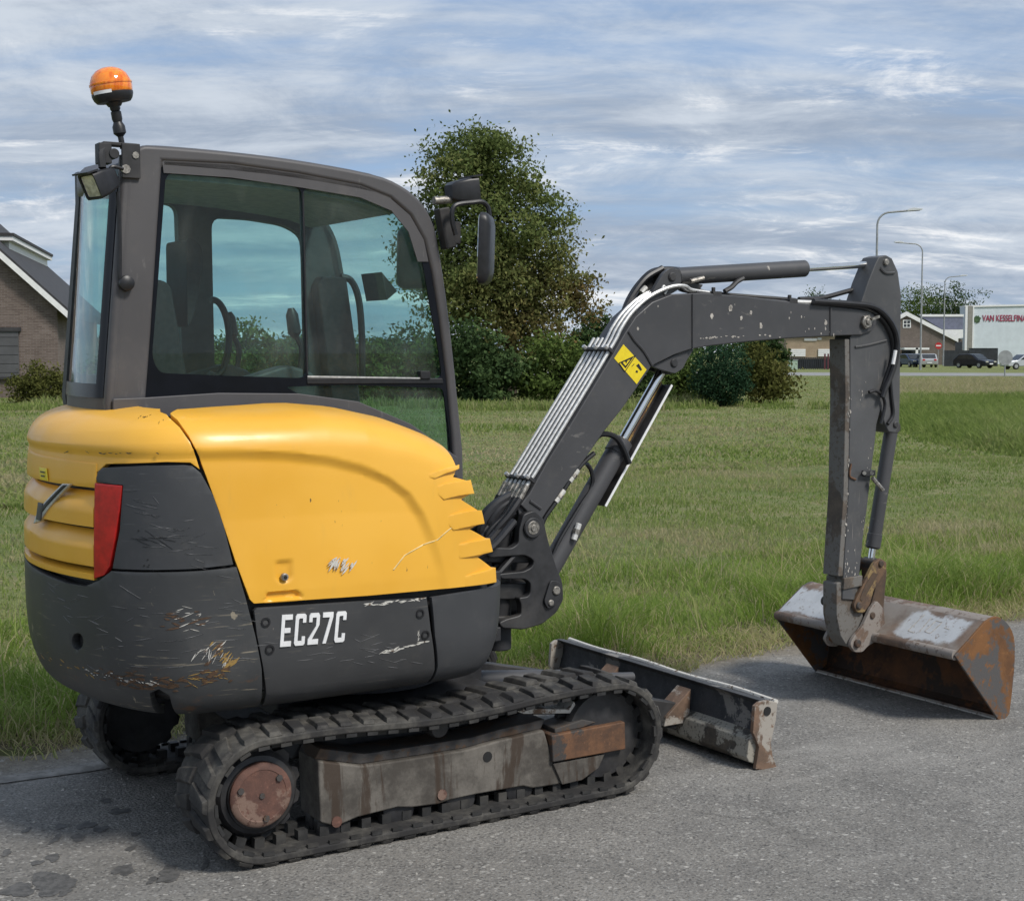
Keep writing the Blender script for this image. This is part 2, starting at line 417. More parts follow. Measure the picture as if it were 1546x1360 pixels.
def inside(p, poly):
    c = np.zeros(len(p), bool); n = len(poly)
    for i in range(n):
        (x0, y0), (x1, y1) = poly[i-1], poly[i]
        if y0 == y1: continue
        k = ((y0 > p[:, 1]) != (y1 > p[:, 1])) & (p[:, 0] < (x1-x0)*(p[:, 1]-y0)/(y1-y0)+x0); c ^= k
    return c
def skin_panel(name, poly, mat, parent, thick=.018, step=.02, disp=None, off=0., bevel=.003, holes=(), label=None):
    """a body panel: a region of the machine's skin, gridded, bent onto it and given thickness"""
    bm = bmesh.new()
    loops = [list(poly)] + [list(h) for h in holes]; flat = [p for L in loops for p in L]
    vs = [bm.verts.new((p[0], p[1], 0)) for p in flat]
    for t in tessellate_polygon([[Vector((p[0], p[1], 0)) for p in L] for L in loops]):
        try: bm.faces.new([vs[i] for i in t])
        except ValueError: pass
    lo = np.min(flat, 0); hi = np.max(flat, 0)
    for ax in (0, 1):
        for c in np.arange(math.floor(lo[ax]/step)*step, hi[ax], step):
            if c <= lo[ax]+1e-5: continue
            co = [0, 0, 0]; no = [0, 0, 0]; co[ax] = c + 1.7e-5; no[ax] = 1
            bmesh.ops.bisect_plane(bm, geom=bm.verts[:]+bm.edges[:]+bm.faces[:], dist=1e-6, plane_co=co, plane_no=no)
    bmesh.ops.remove_doubles(bm, verts=bm.verts, dist=1e-5)
    st = np.array([v.co[:2] for v in bm.verts])
    o = np.full(len(st), off)
    if disp is not None: o = o + disp(st)
    q = skin_point(st[:, 0], st[:, 1], o)
    for v, p in zip(bm.verts, q): v.co = p
    bm.normal_update()
    me = bpy.data.meshes.new(name)
    f = max(bm.faces, key=lambda f: f.calc_area()); c = f.calc_center_median()
    s0, t0 = st.mean(0)
    outv = Vector(skin_point(st[:1, 0], st[:1, 1], .1)[0]) - Vector(skin_point(st[:1, 0], st[:1, 1], 0.)[0])
    v0 = bm.verts[:][0]
    if sum((fa.normal.dot(outv) for fa in v0.link_faces)) < 0: bmesh.ops.reverse_faces(bm, faces=bm.faces)
    bm.to_mesh(me); bm.free(); me.materials.append(mat)
    ob = finish(name, me, parent, 0, 50, label)
    sm = ob.modifiers.new('thickness', 'SOLIDIFY'); sm.thickness = thick; sm.offset = -1
    if bevel:
        b = ob.modifiers.new('bevel', 'BEVEL'); b.width = bevel; b.segments = 2; b.limit_method = 'ANGLE'; b.angle_limit = R(50); b.use_clamp_overlap = True
    return ob

# ------------------------------------------------------------------ the excavator (its own frame: X forward, Y to its left, origin on the ground under the slew ring)
EX_LOC, EX_RZ = (-0.6351, 5.8562, 0.0), R(32)
ex = empty('mini_excavator', EX_LOC, EX_RZ)
tag(ex, 'yellow and charcoal tracked mini excavator with rusty wide bucket parked on the asphalt', 'excavator')

M['metal_scratch'] = simple('pale_scratch', (.17, .17, .172), .6)
M['fitting'] = simple('bright_plated_fitting', (.72, .71, .68), .38, .3, .1, 60)
M['cream'] = simple('faded_yellow_paint', (.80, .60, .26), .5, 0, .1, 40)
# ---- body panels
core = MB()
ss = np.linspace(.04, _ps[-1]-.04, 150); tt = np.concatenate([np.linspace(0, 1.12, 26)])
SS, TT = np.meshgrid(ss, tt, indexing='ij'); q = skin_point(SS, TT, -.050).reshape(-1, 3)
fc = [(i*26+j, (i+1)*26+j, (i+1)*26+j+1, i*26+j+1) for i in range(149) for j in range(25) if tt[j+1] < .45 or ss[i] > .92]
core.add(q, fc)
core.build('engine_bay_shell', M['dark'], ex, 0, 60)

S_END = _ps[-1]
def mir(P): return [(S_END - s, t) for s, t in P]
# counterweight: from the seam on the near side round the tail to the far side
seam = [(1.6651, 0.5934), (1.6369, 0.4938), (1.6011, 0.3518), (1.5772, 0.2386), (1.552, 0.1252)]
cw_top = [(1.6763, 0.592), (1.7903, 0.588), (1.9409, 0.5855), (2.1063, 0.5802), (2.1674, 0.5437), (2.2501, 0.5152), (2.3698, 0.5134), (2.5314, 0.5221)]
far_s = S_END - seam[0][0]
t_lip = cw_top[-1][1]
cw = cw_top + [(2.662+.32, cw_top[-4][1]), (2.662+.45, t_lip+.055)] + [(far_s-.05, cw_top[0][1]), (far_s, .2), (far_s, .012)]
notch = [(1.8908, 0.12), (1.8993, 0.1661), (1.9353, 0.1911), (1.9755, 0.1738), (1.9993, 0.1336)]
cw += [(notch[-1][0], .012)] + [(a, max(b, .012)) for a, b in notch[::-1][1:-1]] + [(notch[0][0]-.004, .012)] + [(seam[-1][0], .012)] + seam[::-1][1:]
hole = [(2.2716, 0.324), (2.279, 0.308), (2.295, 0.2948), (2.3156, 0.2878), (2.3351, 0.289), (2.348, 0.2983), (2.3507, 0.3131), (2.3424, 0.3294), (2.3256, 0.3427), (2.3053, 0.3495), (2.2866, 0.348), (2.2743, 0.3386)]
counterweight = skin_panel('counterweight', cw, M['counter'], ex, .03, .03, holes=[hole], bevel=.006)
# dark cup behind the round hole of the counterweight
hc = Vector((-1.2164, -0.3468, 0.7621)); hn = (hc - Vector((hc.x*.2, hc.y*.2, hc.z))).normalized()
MB().cyl(hc - hn*.06, hc - hn*.026, .03).build('tie_down_hole', M['black'], counterweight)

side_cover = skin_panel('side_cover', [(2.1843, 0.8841), (2.1747, 0.9066), (2.1514, 0.921), (1.9635, 0.9341), (1.8321, 0.9364), (1.8016, 0.9294), (1.778, 0.9093), (1.7381, 0.8341), (1.7051, 0.73), (1.6762, 0.603), (1.7902, 0.5967), (1.9408, 0.5942), (2.0997, 0.5896), (2.0645, 0.7196), (2.0512, 0.8686), (2.1768, 0.8712)],
                        M['plastic'], ex, .02, .03, bevel=.004)
tail_light = skin_panel('tail_light', [(2.1911, 0.8682), (2.0569, 0.8662), (2.065, 0.796), (2.0887, 0.6851), (2.1156, 0.5949), (2.1429, 0.5638), (2.1957, 0.5477)], M['red'], ex, .02, .02, bevel=.004)

# yellow rear hood with overhanging upper band, up to the far side
rh_poly = [(2.0993, 1.2263), (1.938, 1.1611), (1.8505, 1.0705), (1.8108, 1.0105), (1.7899, 0.9573), (1.7464, 0.8562), (1.7587, 0.8914), (1.7798, 0.9224), (1.8101, 0.9447), (1.8939, 0.9476), (2.1492, 0.9343), (2.1926, 0.9058), (2.3708, 0.9187), (2.6089, 0.9326), (2.789, 0.9263)]
rt = rh_poly[-1][1]
rear_hood_poly = rh_poly[:5] + [(a, b) for a, b in rh_poly[7:]] + [(2.662+.6, rt+.04), (2.662+.62, 1.34), (2.45, 1.32), (2.25, 1.27), (rh_poly[0][0]+.01, 1.25)]
crease_t = 0.9762
def rear_disp(st):
    return np.where(st[:, 1] < crease_t-.004, -.013, 0)
rear_hood = skin_panel('rear_hood', rear_hood_poly, M['yellow'], ex, .02, .018, disp=lambda st: -.012*np.clip((crease_t+.004-st[:, 1])/.016, 0, 1), bevel=.003)
# ventilation grille: a back coloured black as the shade between slats, and four yellow slats, each wider at its foot
g_r = [2.1986, 2.1942, 2.1925, 2.1931, 2.1957]
def at_v(v): return [(700, 0.9284, 0), (731, 0.8593, 0), (735, 0.8504, 0), (742, 0.8348, 0), (772, 0.7677, 0), (795, 0.7162, 0), (800, 0.705, 0), (832, 0.633, 0), (854, 0.5833, 0), (859, 0.572, 0), (874, 0.538, 0)]
GV = {v: (a, b) for v, a, b in at_v(0)}
s_near = g_r[2] + .006; s_far = S_END - s_near
grille = skin_panel('grille', [(s_near, GV[874][0]-.02), (s_near, GV[700][0]+.02), (s_far, GV[700][0]+.02), (s_far, GV[874][0]-.02)], M['ink'], ex, .01, .04, off=-.044, bevel=0)
skin_panel('grille_frame', [(s_near, GV[735][0]), (s_near, GV[700][0]+.004), (s_far, GV[700][0]+.02), (s_far, GV[735][0])], M['yellow'], grille, .03, .03, off=-.010, bevel=.004)
for a, b in ((742, 795), (800, 854), (859, 874)):
    t1, t0 = GV[a][0]+.003, GV[b][0]+.003
    skin_panel('slat', [(s_near, t0), (s_near, t1), (s_far, t1), (s_far, t0)], M['yellow'], grille, .012, .02,
               disp=lambda st, t0=t0, t1=t1: -.001 - .036*np.clip((st[:, 1]-(t0+(t1-t0)*.60))/((t1-t0)*.40), 0, 1), bevel=.002)
# emblem across the grille: a steel diagonal bar with a name plate, and a small data sticker
def on_skin(name, poly, mat, off, thick=.003, step=.02): return skin_panel(name, poly, mat, ex, thick, step, off=off, bevel=.001)
on_skin('emblem_bar', [(2.3858, 0.8542), (2.3349, 0.8552), (2.5004, 0.7585), (2.5774, 0.7096), (2.6615, 0.6919), (2.6089, 0.7396)], M['zinc'], .004, .012)
on_skin('emblem_bar_inlay', [(2.3761, 0.8503), (2.3528, 0.8518), (2.5246, 0.7587), (2.5634, 0.7367), (2.578, 0.7471)], M['ink'], .007, .003)
on_skin('emblem_plate', [(2.5941, 0.7739), (2.5442, 0.7734), (2.5631, 0.711), (2.6168, 0.7106)], M['boom'], .007, .004)
on_skin('data_sticker', [(2.6265, 0.8962), (2.5437, 0.8969), (2.528, 0.8538), (2.6059, 0.8529)], M['decal'], -.004, .004)
on_skin('data_print', [(2.6001, 0.8839), (2.5559, 0.8845), (2.5488, 0.8803), (2.5997, 0.8792)], M['ink'], -.001, .002)
on_skin('data_print', [(2.5911, 0.8704), (2.5548, 0.8705), (2.5546, 0.8659), (2.5908, 0.8657)], M['ink'], -.001, .002)

# right-hand side hood
hood_poly = [(1.9266, 1.1778), (1.8643, 1.1129), (1.8148, 1.0343), (1.7787, 0.9614), (1.7172, 0.7852), (1.667, 0.6178), (1.6187, 0.4811), (1.6051, 0.4666), (1.1732, 0.4549), (0.6391, 0.4496), (0.6443, 0.5049), (0.7236, 0.5533), (0.6616, 0.5688), (0.6771, 0.6176), (0.7614, 0.6659), (0.7052, 0.6946), (0.7164, 0.7838), (0.7968, 0.8368), (0.7484, 0.898), (0.7586, 0.9682), (0.8267, 0.9518), (0.8037, 1.0079)]
hood_poly = hood_poly + [(hood_poly[-1][0]+.03, 1.42), (1.40, 1.42), (1.55, 1.34), (1.75, 1.27), (hood_poly[0][0], 1.25)]
crease = np.array([(1.7757, 0.9809), (1.6481, 0.9794), (1.4853, 0.9694), (1.3403, 0.9482), (1.2035, 0.921), (1.0885, 0.8815), (1.0102, 0.8265), (0.9582, 0.7445), (0.9185, 0.646), (0.8827, 0.5458), (0.8598, 0.4594)])
low_reg = np.vstack([crease, [[crease[-1, 0], .3]], [[crease[0, 0]+.3, .3]], [[crease[0, 0]+.3, crease[0, 1]]]])
def hood_disp(st):
    d = seg_dist(st, crease); i = inside(st, low_reg)
    fade = np.interp(st[:, 1], [.5, .75], [.25, 1])
    return np.where(i, -.017*np.clip(d/.030, 0, 1)**.8*fade, 0)
# the latch recess and the finger pull near the bottom
rec = np.array([(1.5241, 0.601), (1.4669, 0.5989), (1.4676, 0.5426), (1.4821, 0.528), (1.5107, 0.5303), (1.5247, 0.5472)])
pull = np.array([(1.5678, 0.4723), (1.5582, 0.4961), (1.5441, 0.5017), (1.4535, 0.4984), (1.4366, 0.4879), (1.4319, 0.4692)])
def hood_all(st):
    d = hood_disp(st)
    return d - .010*(inside(st, rec)*np.clip(seg_dist(st, np.vstack([rec, rec[:1]]))/.006, 0, 1)) - .014*(inside(st, pull)*np.clip(seg_dist(st, np.vstack([pull, pull[:1]]))/.006, 0, 1))
side_hood = skin_panel('side_hood', hood_poly, M['yellow'], ex, .02, .0085, disp=hood_all, bevel=.002)
lk = [(1.4963, 0.5472)][0]; a = Vector(skin_point(*lk, -.012)); b = Vector(skin_point(*lk, .006))
MB().cyl(a, b, .013, seg=16, ch=.003).build('hood_lock', M['pin'], side_hood)
MB().cyl(b, b + (b-a)*.15, .006, seg=10).build('keyhole', M['ink'], side_hood)
fins = [[(0.9535, 0.912), (0.8016, 1.015), (0.8062, 0.9974), (0.9093, 0.9144)],
        [(0.9224, 0.8612), (0.7582, 0.972), (0.7484, 0.898), (0.873, 0.8164)],
        [(0.8809, 0.7236), (0.7162, 0.7895), (0.7052, 0.6946), (0.8359, 0.6677)],
        [(0.8364, 0.6069), (0.6771, 0.6202), (0.6616, 0.5688), (0.8074, 0.5561)],
        [(0.8074, 0.4858), (0.6443, 0.5074), (0.6391, 0.4521), (0.7954, 0.4506)]]
for F in fins:
    s1 = max(p[0] for p in F); s0 = min(p[0] for p in F)
    skin_panel('louver', F, M['yellow'], side_hood, .026, .012, disp=lambda st, s0=s0, s1=s1: -.005 + .024*np.clip((s1-st[:, 0])/(s1-s0), 0, 1)**.8, bevel=.007)
skin_panel('paint_scuff', [(1.0839, 0.5386), (1.0357, 0.5866), (0.9599, 0.6189), (0.9047, 0.6347), (0.8415, 0.6827), (0.8387, 0.679), (0.9019, 0.6304), (0.9572, 0.6151), (1.0331, 0.5833), (1.0786, 0.5358)], M['cream'], side_hood, .0006, .02, disp=lambda st: hood_disp(st)+.0012, bevel=0)

# lower skirt, two panels
skirt = skin_panel('side_skirt', [(1.6006, 0.4461), (1.596, 0.4501), (1.3756, 0.4435), (1.1732, 0.4362), (0.9496, 0.4246), (0.9307, 0.3091), (0.891, 0.1449)][1:] + [(0.891, .05), (1.542, .05)] + [(1.5504, 0.1429), (1.5733, 0.2523), (1.5965, 0.3604), (1.6053, 0.442)], M['skirt'], ex, .02, .025, bevel=.006)
fs = [(0.9275, 0.4249), (0.7894, 0.4305)] + [(.50, 0.4428-.012), (.30, 0.4428-.012), (.30, .05), (0.8743, .05)] + [(0.8806, 0.1608), (0.9098, 0.2822)]
front_skirt = skin_panel('front_skirt', fs, M['plastic'], ex, .02, .025, bevel=.006)
for st in [(1.5661, 0.4003), (1.5513, 0.3056), (0.9766, 0.3721), (0.9521, 0.2919)]:
    a = Vector(skin_point(*st, -.012)); b = Vector(skin_point(*st, .002))
    MB().lathe([(.0165, 0), (.0165, (b-a).length+.002), (.011, (b-a).length+.002), (.010, .004)], a, b-a, 16).build('recessed_bolt', M['black'], skirt)
# lettering EC27C, condensed strokes laid on the skirt
def stroke_glyph(ch):
    w, h, t = .62, 1., .19
    if ch == 'E': return [[(0, 0), (t, 0), (t, 1), (0, 1)], [(t, .84), (w, .84), (w, 1), (t, 1)], [(t, .43), (w*.86, .43), (w*.86, .58), (t, .58)], [(t, 0), (w, 0), (w, .16), (t, .16)]]
    if ch == 'C': return [[(0, .08), (t, .17), (t, .83), (0, .92)], [(0, .92), (t, .83), (.24, .86), (w-.05, .86), (w, .95), (w-.08, 1), (.08, 1)], [(.08, 0), (w-.08, 0), (w, .05), (w-.05, .14), (.24, .14), (t, .17), (0, .08)], [(w-t, .86), (w-t, .72), (w, .72), (w, .95)], [(w-t, .14), (w, .05), (w, .28), (w-t, .28)]]
    if ch == '2': return [[(0, .92), (0, .72), (t, .72), (t, .86), (w-t, .86), (w, .92), (w-.08, 1), (.08, 1)], [(w-t, .86), (w, .92), (w, .62), (w-t, .58)], [(w-t, .58), (w, .62), (.22, .16), (0, .16)], [(0, 0), (w, 0), (w, .16), (0, .16)]]
    if ch == '7': return [[(0, .84), (w, .84), (w, 1), (0, 1)], [(w-.2, .84), (w, .84), (.30, 0), (.10, 0)]]
SK = np.array([(1.5159, 0.311), (1.2741, 0.3032), (1.5117, 0.42), (1.2681, 0.4102)])
def letter_pt(x, y): # x,y in 0..1 across the word
    return tuple((SK[0]*(1-x)+SK[1]*x)*(1-y) + (SK[2]*(1-x)+SK[3]*x)*y)
for i, ch in enumerate('EC27C'):
    mb = MB()
    for gpoly in stroke_glyph(ch):
        P = [letter_pt((i*.80 + px_ + .05*py_)/(4*.80+.62+.05), py_) for px_, py_ in gpoly]
        top = [tuple(skin_point(s, t, .0045)) for s, t in P]; bot = [tuple(skin_point(s, t, .0)) for s, t in P]; n = len(P)
        mb.add(top + bot, [tuple(range(n)), tuple(range(n, 2*n))[::-1]] + [(k, (k+1) % n, n+(k+1) % n, n+k) for k in range(n)])
    mb.build('letter', M['white'], skirt, 0, 0)
def slivers(name, mat, parent, n, line, spread, ln, wd, ang, seed):
    """a cluster of fine scrape marks along a line on the machine's skin"""
    g = random.Random(seed); mb = MB(); line = np.array(line)
    for k in range(n):
        f = g.random()*(len(line)-1); i = int(f); c = line[i]*(1-(f-i)) + line[min(i+1, len(line)-1)]*(f-i)
        c = c + np.array([g.gauss(0, spread[0]), g.gauss(0, spread[1])]); L = ln*g.uniform(.3, 1.3); w = wd*g.uniform(.4, 1.3); a = ang + g.gauss(0, .22)
        d = np.array([math.cos(a), math.sin(a)]); e = np.array([-d[1], d[0]])
        P = [c - d*L/2, c - d*L*.1 + e*w*g.uniform(.4, 1), c + d*L*.3 + e*w*.5, c + d*L/2, c + d*L*.15 - e*w*g.uniform(.3, 1), c - d*L*.2 - e*w*.5]
        v = [tuple(skin_point(p[0], p[1], h)) for h in (.0012, -.001) for p in P]
        mb.add(v, [tuple(range(6)), tuple(range(6, 12))[::-1]] + [(k_, (k_+1) % 6, 6+(k_+1) % 6, 6+k_) for k_ in range(6)])
    o = mb.build(name, mat, parent, 0, 0); o['kind'] = 'stuff'; return o
_low = [(2.7382, 0.2068), (2.4765, 0.2164), (2.2819, 0.2188), (2.1253, 0.2175), (2.0392, 0.2084), (1.9082, 0.2164), (1.7939, 0.2323), (1.6926, 0.2323)]
slivers('scrape_marks', M['bladerim'], counterweight, 26, _low[2:6], (.02, .007), .024, .0020, math.pi+.15, 1)
slivers('scrape_marks', M['yellowrust'], counterweight, 60, _low, (.02, .010), .038, .0022, math.pi+.12, 2)
slivers('scrape_marks', M['rustmark'], counterweight, 60, _low[3:], (.04, .022), .040, .0065, math.pi-.1, 3)
slivers('scrape_marks', M['bladerim'], counterweight, 16, [(1.7719, 0.3042), (1.7278, 0.314), (1.6827, 0.278)], (.02, .012), .050, .0024, -.9+math.pi, 4)
slivers('scrape_marks', M['yellowrust'], counterweight, 18, [(1.7278, 0.3231), (1.678, 0.2729)], (.02, .014), .040, .0055, -.8+math.pi, 5)
slivers('scrape_marks', M['bladerim'], counterweight, 14, [(1.8663, 0.4678), (1.8094, 0.4398), (1.8249, 0.3965)], (.03, .02), .034, .0020, math.pi-.15, 6)
slivers('scrape_marks', M['rustmark'], counterweight, 14, [(1.8882, 0.4461), (1.7928, 0.4059)], (.03, .014), .045, .005, math.pi-.05, 7)
slivers('scrape_marks', M['metal_scratch'], counterweight, 60, [(2.5372, 0.4462), (2.1355, 0.4822), (1.8775, 0.4417), (1.7043, 0.499), (1.6598, 0.2711), (1.9712, 0.3292), (2.291, 0.3629)], (.06, .04), .075, .0011, math.pi+.03, 8)
slivers('scrape_marks', M['metal_scratch'], side_cover, 26, [(2.0128, 0.8527), (1.8733, 0.725), (1.7465, 0.6338), (1.9396, 0.6813)], (.05, .02), .075, .0012, math.pi+.1, 9)
slivers('scrape_marks', M['ink'], side_cover, 7, [(2.0391, 0.6948), (1.8952, 0.6926), (1.9749, 0.6694)], (.02, .004), .085, .0022, math.pi+.05, 10)
slivers('scrape_marks', M['ink'], side_cover, 5, [(1.9996, 0.8162), (1.9757, 0.6105), (1.9406, 0.6051)], (.01, .004), .010, .0040, math.pi, 11)
slivers('scrape_marks', M['bladerim'], skirt, 26, [(1.1293, 0.2483), (1.0631, 0.2504), (0.9396, 0.2683)], (.006, .0025), .030, .0032, math.pi-.1, 12)
slivers('scrape_marks', M['bladerim'], skirt, 30, [(1.1862, 0.4234), (1.0683, 0.424), (0.9551, 0.4204)], (.008, .003), .032, .0028, math.pi-.05, 13)
slivers('scrape_marks', M['bladerim'], skirt, 10, [(0.9859, 0.3151), (0.9727, 0.2696)], (.003, .006), .016, .0018, 1.6, 14)
slivers('scrape_marks', M['metal_scratch'], skirt, 24, [(1.4716, 0.2737), (1.2724, 0.2626), (1.0569, 0.1984), (1.1718, 0.3111)], (.04, .02), .07, .0011, math.pi+.1, 15)
slivers('scrape_marks', M['ink'], rear_hood, 9, [(2.0844, 1.1186), (2.0342, 1.1443), (1.9309, 1.1036)], (.010, .008), .016, .0022, 1.2, 16)
slivers('scrape_marks', M['ink'], rear_hood, 12, [(2.6154, 0.9558), (2.2102, 0.967), (1.9653, 0.9752), (1.8049, 0.9793)], (.02, .001), .020, .0022, 0, 17)
slivers('scrape_marks', M['bladerim'], side_hood, 20, [(1.3445, 0.5986), (1.2949, 0.565), (1.2621, 0.5624), (1.2239, 0.5686)], (.012, .006), .040, .0048, -.9+math.pi, 18)
# machine platform that carries it all, with a slew ring below
plat = [tuple(p) for p in _plan*np.array([.93, .93])]
MB().prism(plat, .60, .66, 'Z').build('platform', M['dark'], ex, .004)
MB().cyl((0, 0, .44), (0, 0, .60), .36, seg=40).cyl((0, 0, .50), (0, 0, .56), .40, seg=40).build('slew_ring', M['castdark'], ex)

# ---- cab
YN, YF = -.25, .70
c_out = [(-1.0747, 1.5705), (-1.0045, 2.3465), (-0.9821, 2.4254), (-0.9369, 2.4629), (-0.8705, 2.47), (-0.6135, 2.4677), (-0.3425, 2.4555), (-0.0423, 2.4261), (0.0855, 2.3911), (0.1812, 2.3278), (0.2369, 2.2354), (0.2691, 2.089), (0.2985, 1.9072), (0.328, 1.671), (0.3548, 1.4322), (0.3638, 1.352)]
c_in = [(-0.9312, 1.5725), (-0.9078, 1.82), (-0.8748, 2.2159), (-0.8571, 2.4157), (-0.6015, 2.4212), (-0.343, 2.4045), (-0.0847, 2.376), (0.0421, 2.338), (0.1283, 2.2765), (0.1893, 2.1844), (0.2243, 2.0617), (0.2564, 1.8806), (0.2886, 1.645), (0.3091, 1.4335), (0.3149, 1.3432)]
zb_r, zb_f = 1.50, 1.02
outer = smooth_open(c_out[2:], 3); outer = [c_out[0], c_out[1]] + outer
xf = c_out[-1][0]; xfi = c_in[-1][0]
c_poly = [(c_out[0][0]+.005, zb_r)] + outer + [(xf+.008, zb_f)] + [(xfi+.006, zb_f)] + c_in[::-1] + [(c_in[0][0]-.002, zb_r)]
cab = MB().prism(c_poly, YN, YN+.055).build('cab', M['cabgrey'], ex, .016, 40, segs=3)
# plan-rounded corner of the rear pillar
def xr_at(z): return float(np.interp(z, [c_out[0][1], c_out[1][1]], [c_out[0][0], c_out[1][0]]))
def xi_at(z): return float(np.interp(z, [c_in[0][1], c_in[3][1]], [c_in[0][0], c_in[3][0]]))
pil = MB(); vs = []
zl = np.linspace(zb_r, 2.43, 8)
for z in zl:
    x0 = xr_at(z)
    for a, b in ((x0+.035, YN-.0015), (x0+.008, YN+.002), (x0, YN+.010), (x0-.002, YN+.02), (x0+.004, YN+.045), (x0+.05, YN+.045), (x0+.05, YN+.03)): vs.append((a, b, z))
n7 = 7; fs_ = [(i*n7+k, i*n7+(k+1) % n7, (i+1)*n7+(k+1) % n7, (i+1)*n7+k) for i in range(len(zl)-1) for k in range(n7)] + [tuple(range(n7)), tuple((len(zl)-1)*n7+k for k in range(n7))]
pil.add(vs, fs_); pil.build('rear_pillar', M['cabgrey'], cab, 0, 60)
# far side of the cab: same outline with the door and rear openings
f_out = [(c_out[0][0]+.11, zb_r)] + [(max(x, xr_at(z)+.10), z) for x, z in outer] + [(xf+.008, .75), (xi_at(1.5)+.1, .75)]
d_win = roundpoly([(-0.3457, 2.3136), (-0.1692, 2.3135), (-0.0064, 2.2952), (0.078, 2.2525), (0.1001, 1.6322), (-0.3406, 1.6563)], .05)
r_win = roundpoly([(-0.8812, 2.3895), (-0.4934, 2.3563), (-0.4814, 1.6658), (-0.9336, 1.6529)], .04)
a_win = roundpoly([(0.1267, 2.0439), (0.1468, 2.1324), (0.1655, 2.0743), (0.2427, 1.6606), (0.1548, 1.6435)], .02)
MB().prism(f_out, YF-.05, YF, holes=[d_win, r_win]).build('door_side_frame', M['interior'], cab, .008)
MB().prism(d_win, YF-.03, YF-.025).build('door_window', M['glass'], cab, 0, 0)
MB().prism(r_win, YF-.03, YF-.025).build('quarter_window', M['glass'], cab, 0, 0)
# glazing of the near side
frit_o = c_in + [(xfi+.006, zb_f), (c_in[0][0]+.5, zb_f+.2), (c_in[0][0]+.02, 1.5)]
w_rear = roundpoly([(-0.9045, 1.7266), (-0.8813, 1.9607), (-0.843, 2.3789), (-0.5963, 2.3756), (-0.3236, 2.3584), (-0.3123, 1.648), (-0.6569, 1.661), (-0.879, 1.6724)], .035)
w_front = roundpoly([(-0.321, 2.3561), (-0.0777, 2.3353), (0.0611, 2.2922), (0.1418, 2.2142), (0.1882, 2.0872), (0.223, 1.9065), (0.2523, 1.7762), (0.2728, 1.6422), (-0.3096, 1.6492)], .03)
w_low = roundpoly([(-0.3984, 1.6167), (-0.1534, 1.6211), (0.2757, 1.6027), (0.2994, 1.4596), (0.3112, 1.3424), (0.0727, 1.3513), (-0.0421, 1.4429)], .02)
frit = MB().prism(frit_o, YN+.012, YN+.018, holes=[w_rear, w_front, w_low]).build('window_border', M['glossblack'], cab, 0, 0)
MB().prism([tuple(p) for p in [(-0.8571, 2.4157), (-0.6015, 2.4212), (-0.343, 2.4045), (-0.0847, 2.376), (0.0421, 2.338), (0.1283, 2.2765), (0.1893, 2.1844), (0.2096, 2.1001), (0.1625, 2.0985), (0.1222, 2.2124), (0.0476, 2.2903), (-0.0851, 2.3335), (-0.3303, 2.3566), (-0.6021, 2.3762), (-0.8529, 2.3767)]], YN+.006, YN+.011).build('window_header', M['cabgrey'], cab, 0, 0)
MB().prism(w_rear, YN+.020, YN+.025).build('side_window', M['glass'], cab, 0, 0)
MB().prism(w_front, YN+.030, YN+.035).build('sliding_window', M['glass'], cab, 0, 0)
MB().prism(w_low, YN+.020, YN+.025).build('lower_window', M['glass'], cab, 0, 0)
dv = [(-0.3237, 2.3559), (-0.313, 2.3566), (-0.3015, 1.6454), (-0.315, 1.6455)]
MB().prism(dv, YN+.014, YN+.04).build('window_divider', M['black'], cab, .003)
MB().prism([(-0.3123, 1.648), (0.2728, 1.6422), (0.2788, 1.6211), (-0.3098, 1.6256)], YN+.008, YN+.04).build('window_rail', M['black'], cab, .003)
MB().prism([(-0.3095, 1.6579), (0.192, 1.6457), (0.192, 1.6404), (-0.3096, 1.6505)], YN+.006, YN+.010).build('rail_trim', M['zinc'], cab, 0)
MB().prism([(0.1685, 1.6719), (0.213, 1.6716), (0.2158, 1.6402), (0.1713, 1.6406)], YN+.0, YN+.03).build('window_latch', M['black'], cab, .003)
# black seal line between the hood and the cab
MB().prism([(-1.0549, 1.5843), (-0.9372, 1.5869), (-0.668, 1.5992), (-0.3571, 1.592), (-0.111, 1.5578), (0.1176, 1.4655), (0.3262, 1.3276), (0.326, 1.2479), (0.0584, 1.312), (-0.3583, 1.4781), (-1.0558, 1.5312)], -.268, -.256).build('hood_seal', M['cabgrey'], cab, .004)
# roof: loops that follow the side profile, rounded in plan
top_x = [p[0] for p in outer[2:] if p[1] > 2.1]; top_z = [p[1] for p in outer[2:] if p[1] > 2.1]
def roof_z(x): return float(np.interp(x, top_x, top_z))
def roof_loop(inset, dz):
    x0, x1, y0, y1 = -1.01+inset, .125-inset*.6, YN+.006+inset, YF+.004-inset
    pts = []
    for cx_, cy__, a0, rr in ((x1-.06, y0+.06, -90, .06), (x1-.06, y1-.06, 0, .06), (x0+.34, y1-.50, 90, (.34, .50)), (x0+.16, y0+.10, 180, (.16, .10))):
        for k in range(7):
            a = R(a0+15*k); rx, ry = rr if isinstance(rr, tuple) else (rr, rr)
            pts.append((cx_+rx*math.cos(a), cy__+ry*math.sin(a)))
    out = []
    for x, y in pts:   # subdivided long sides come from the profile points
        out.append((x, y))
    full = []
    for i, p in enumerate(out):
        b = out[(i+1) % len(out)]; full.append(p)
        L = math.hypot(b[0]-p[0], b[1]-p[1]); m = int(L/.08)
        for k in range(1, m): full.append((p[0]+(b[0]-p[0])*k/m, p[1]+(b[1]-p[1])*k/m))
    return full
L0 = roof_loop(0, 0); nL = len(L0); cxr, cyr = -.40, .225
loops = []
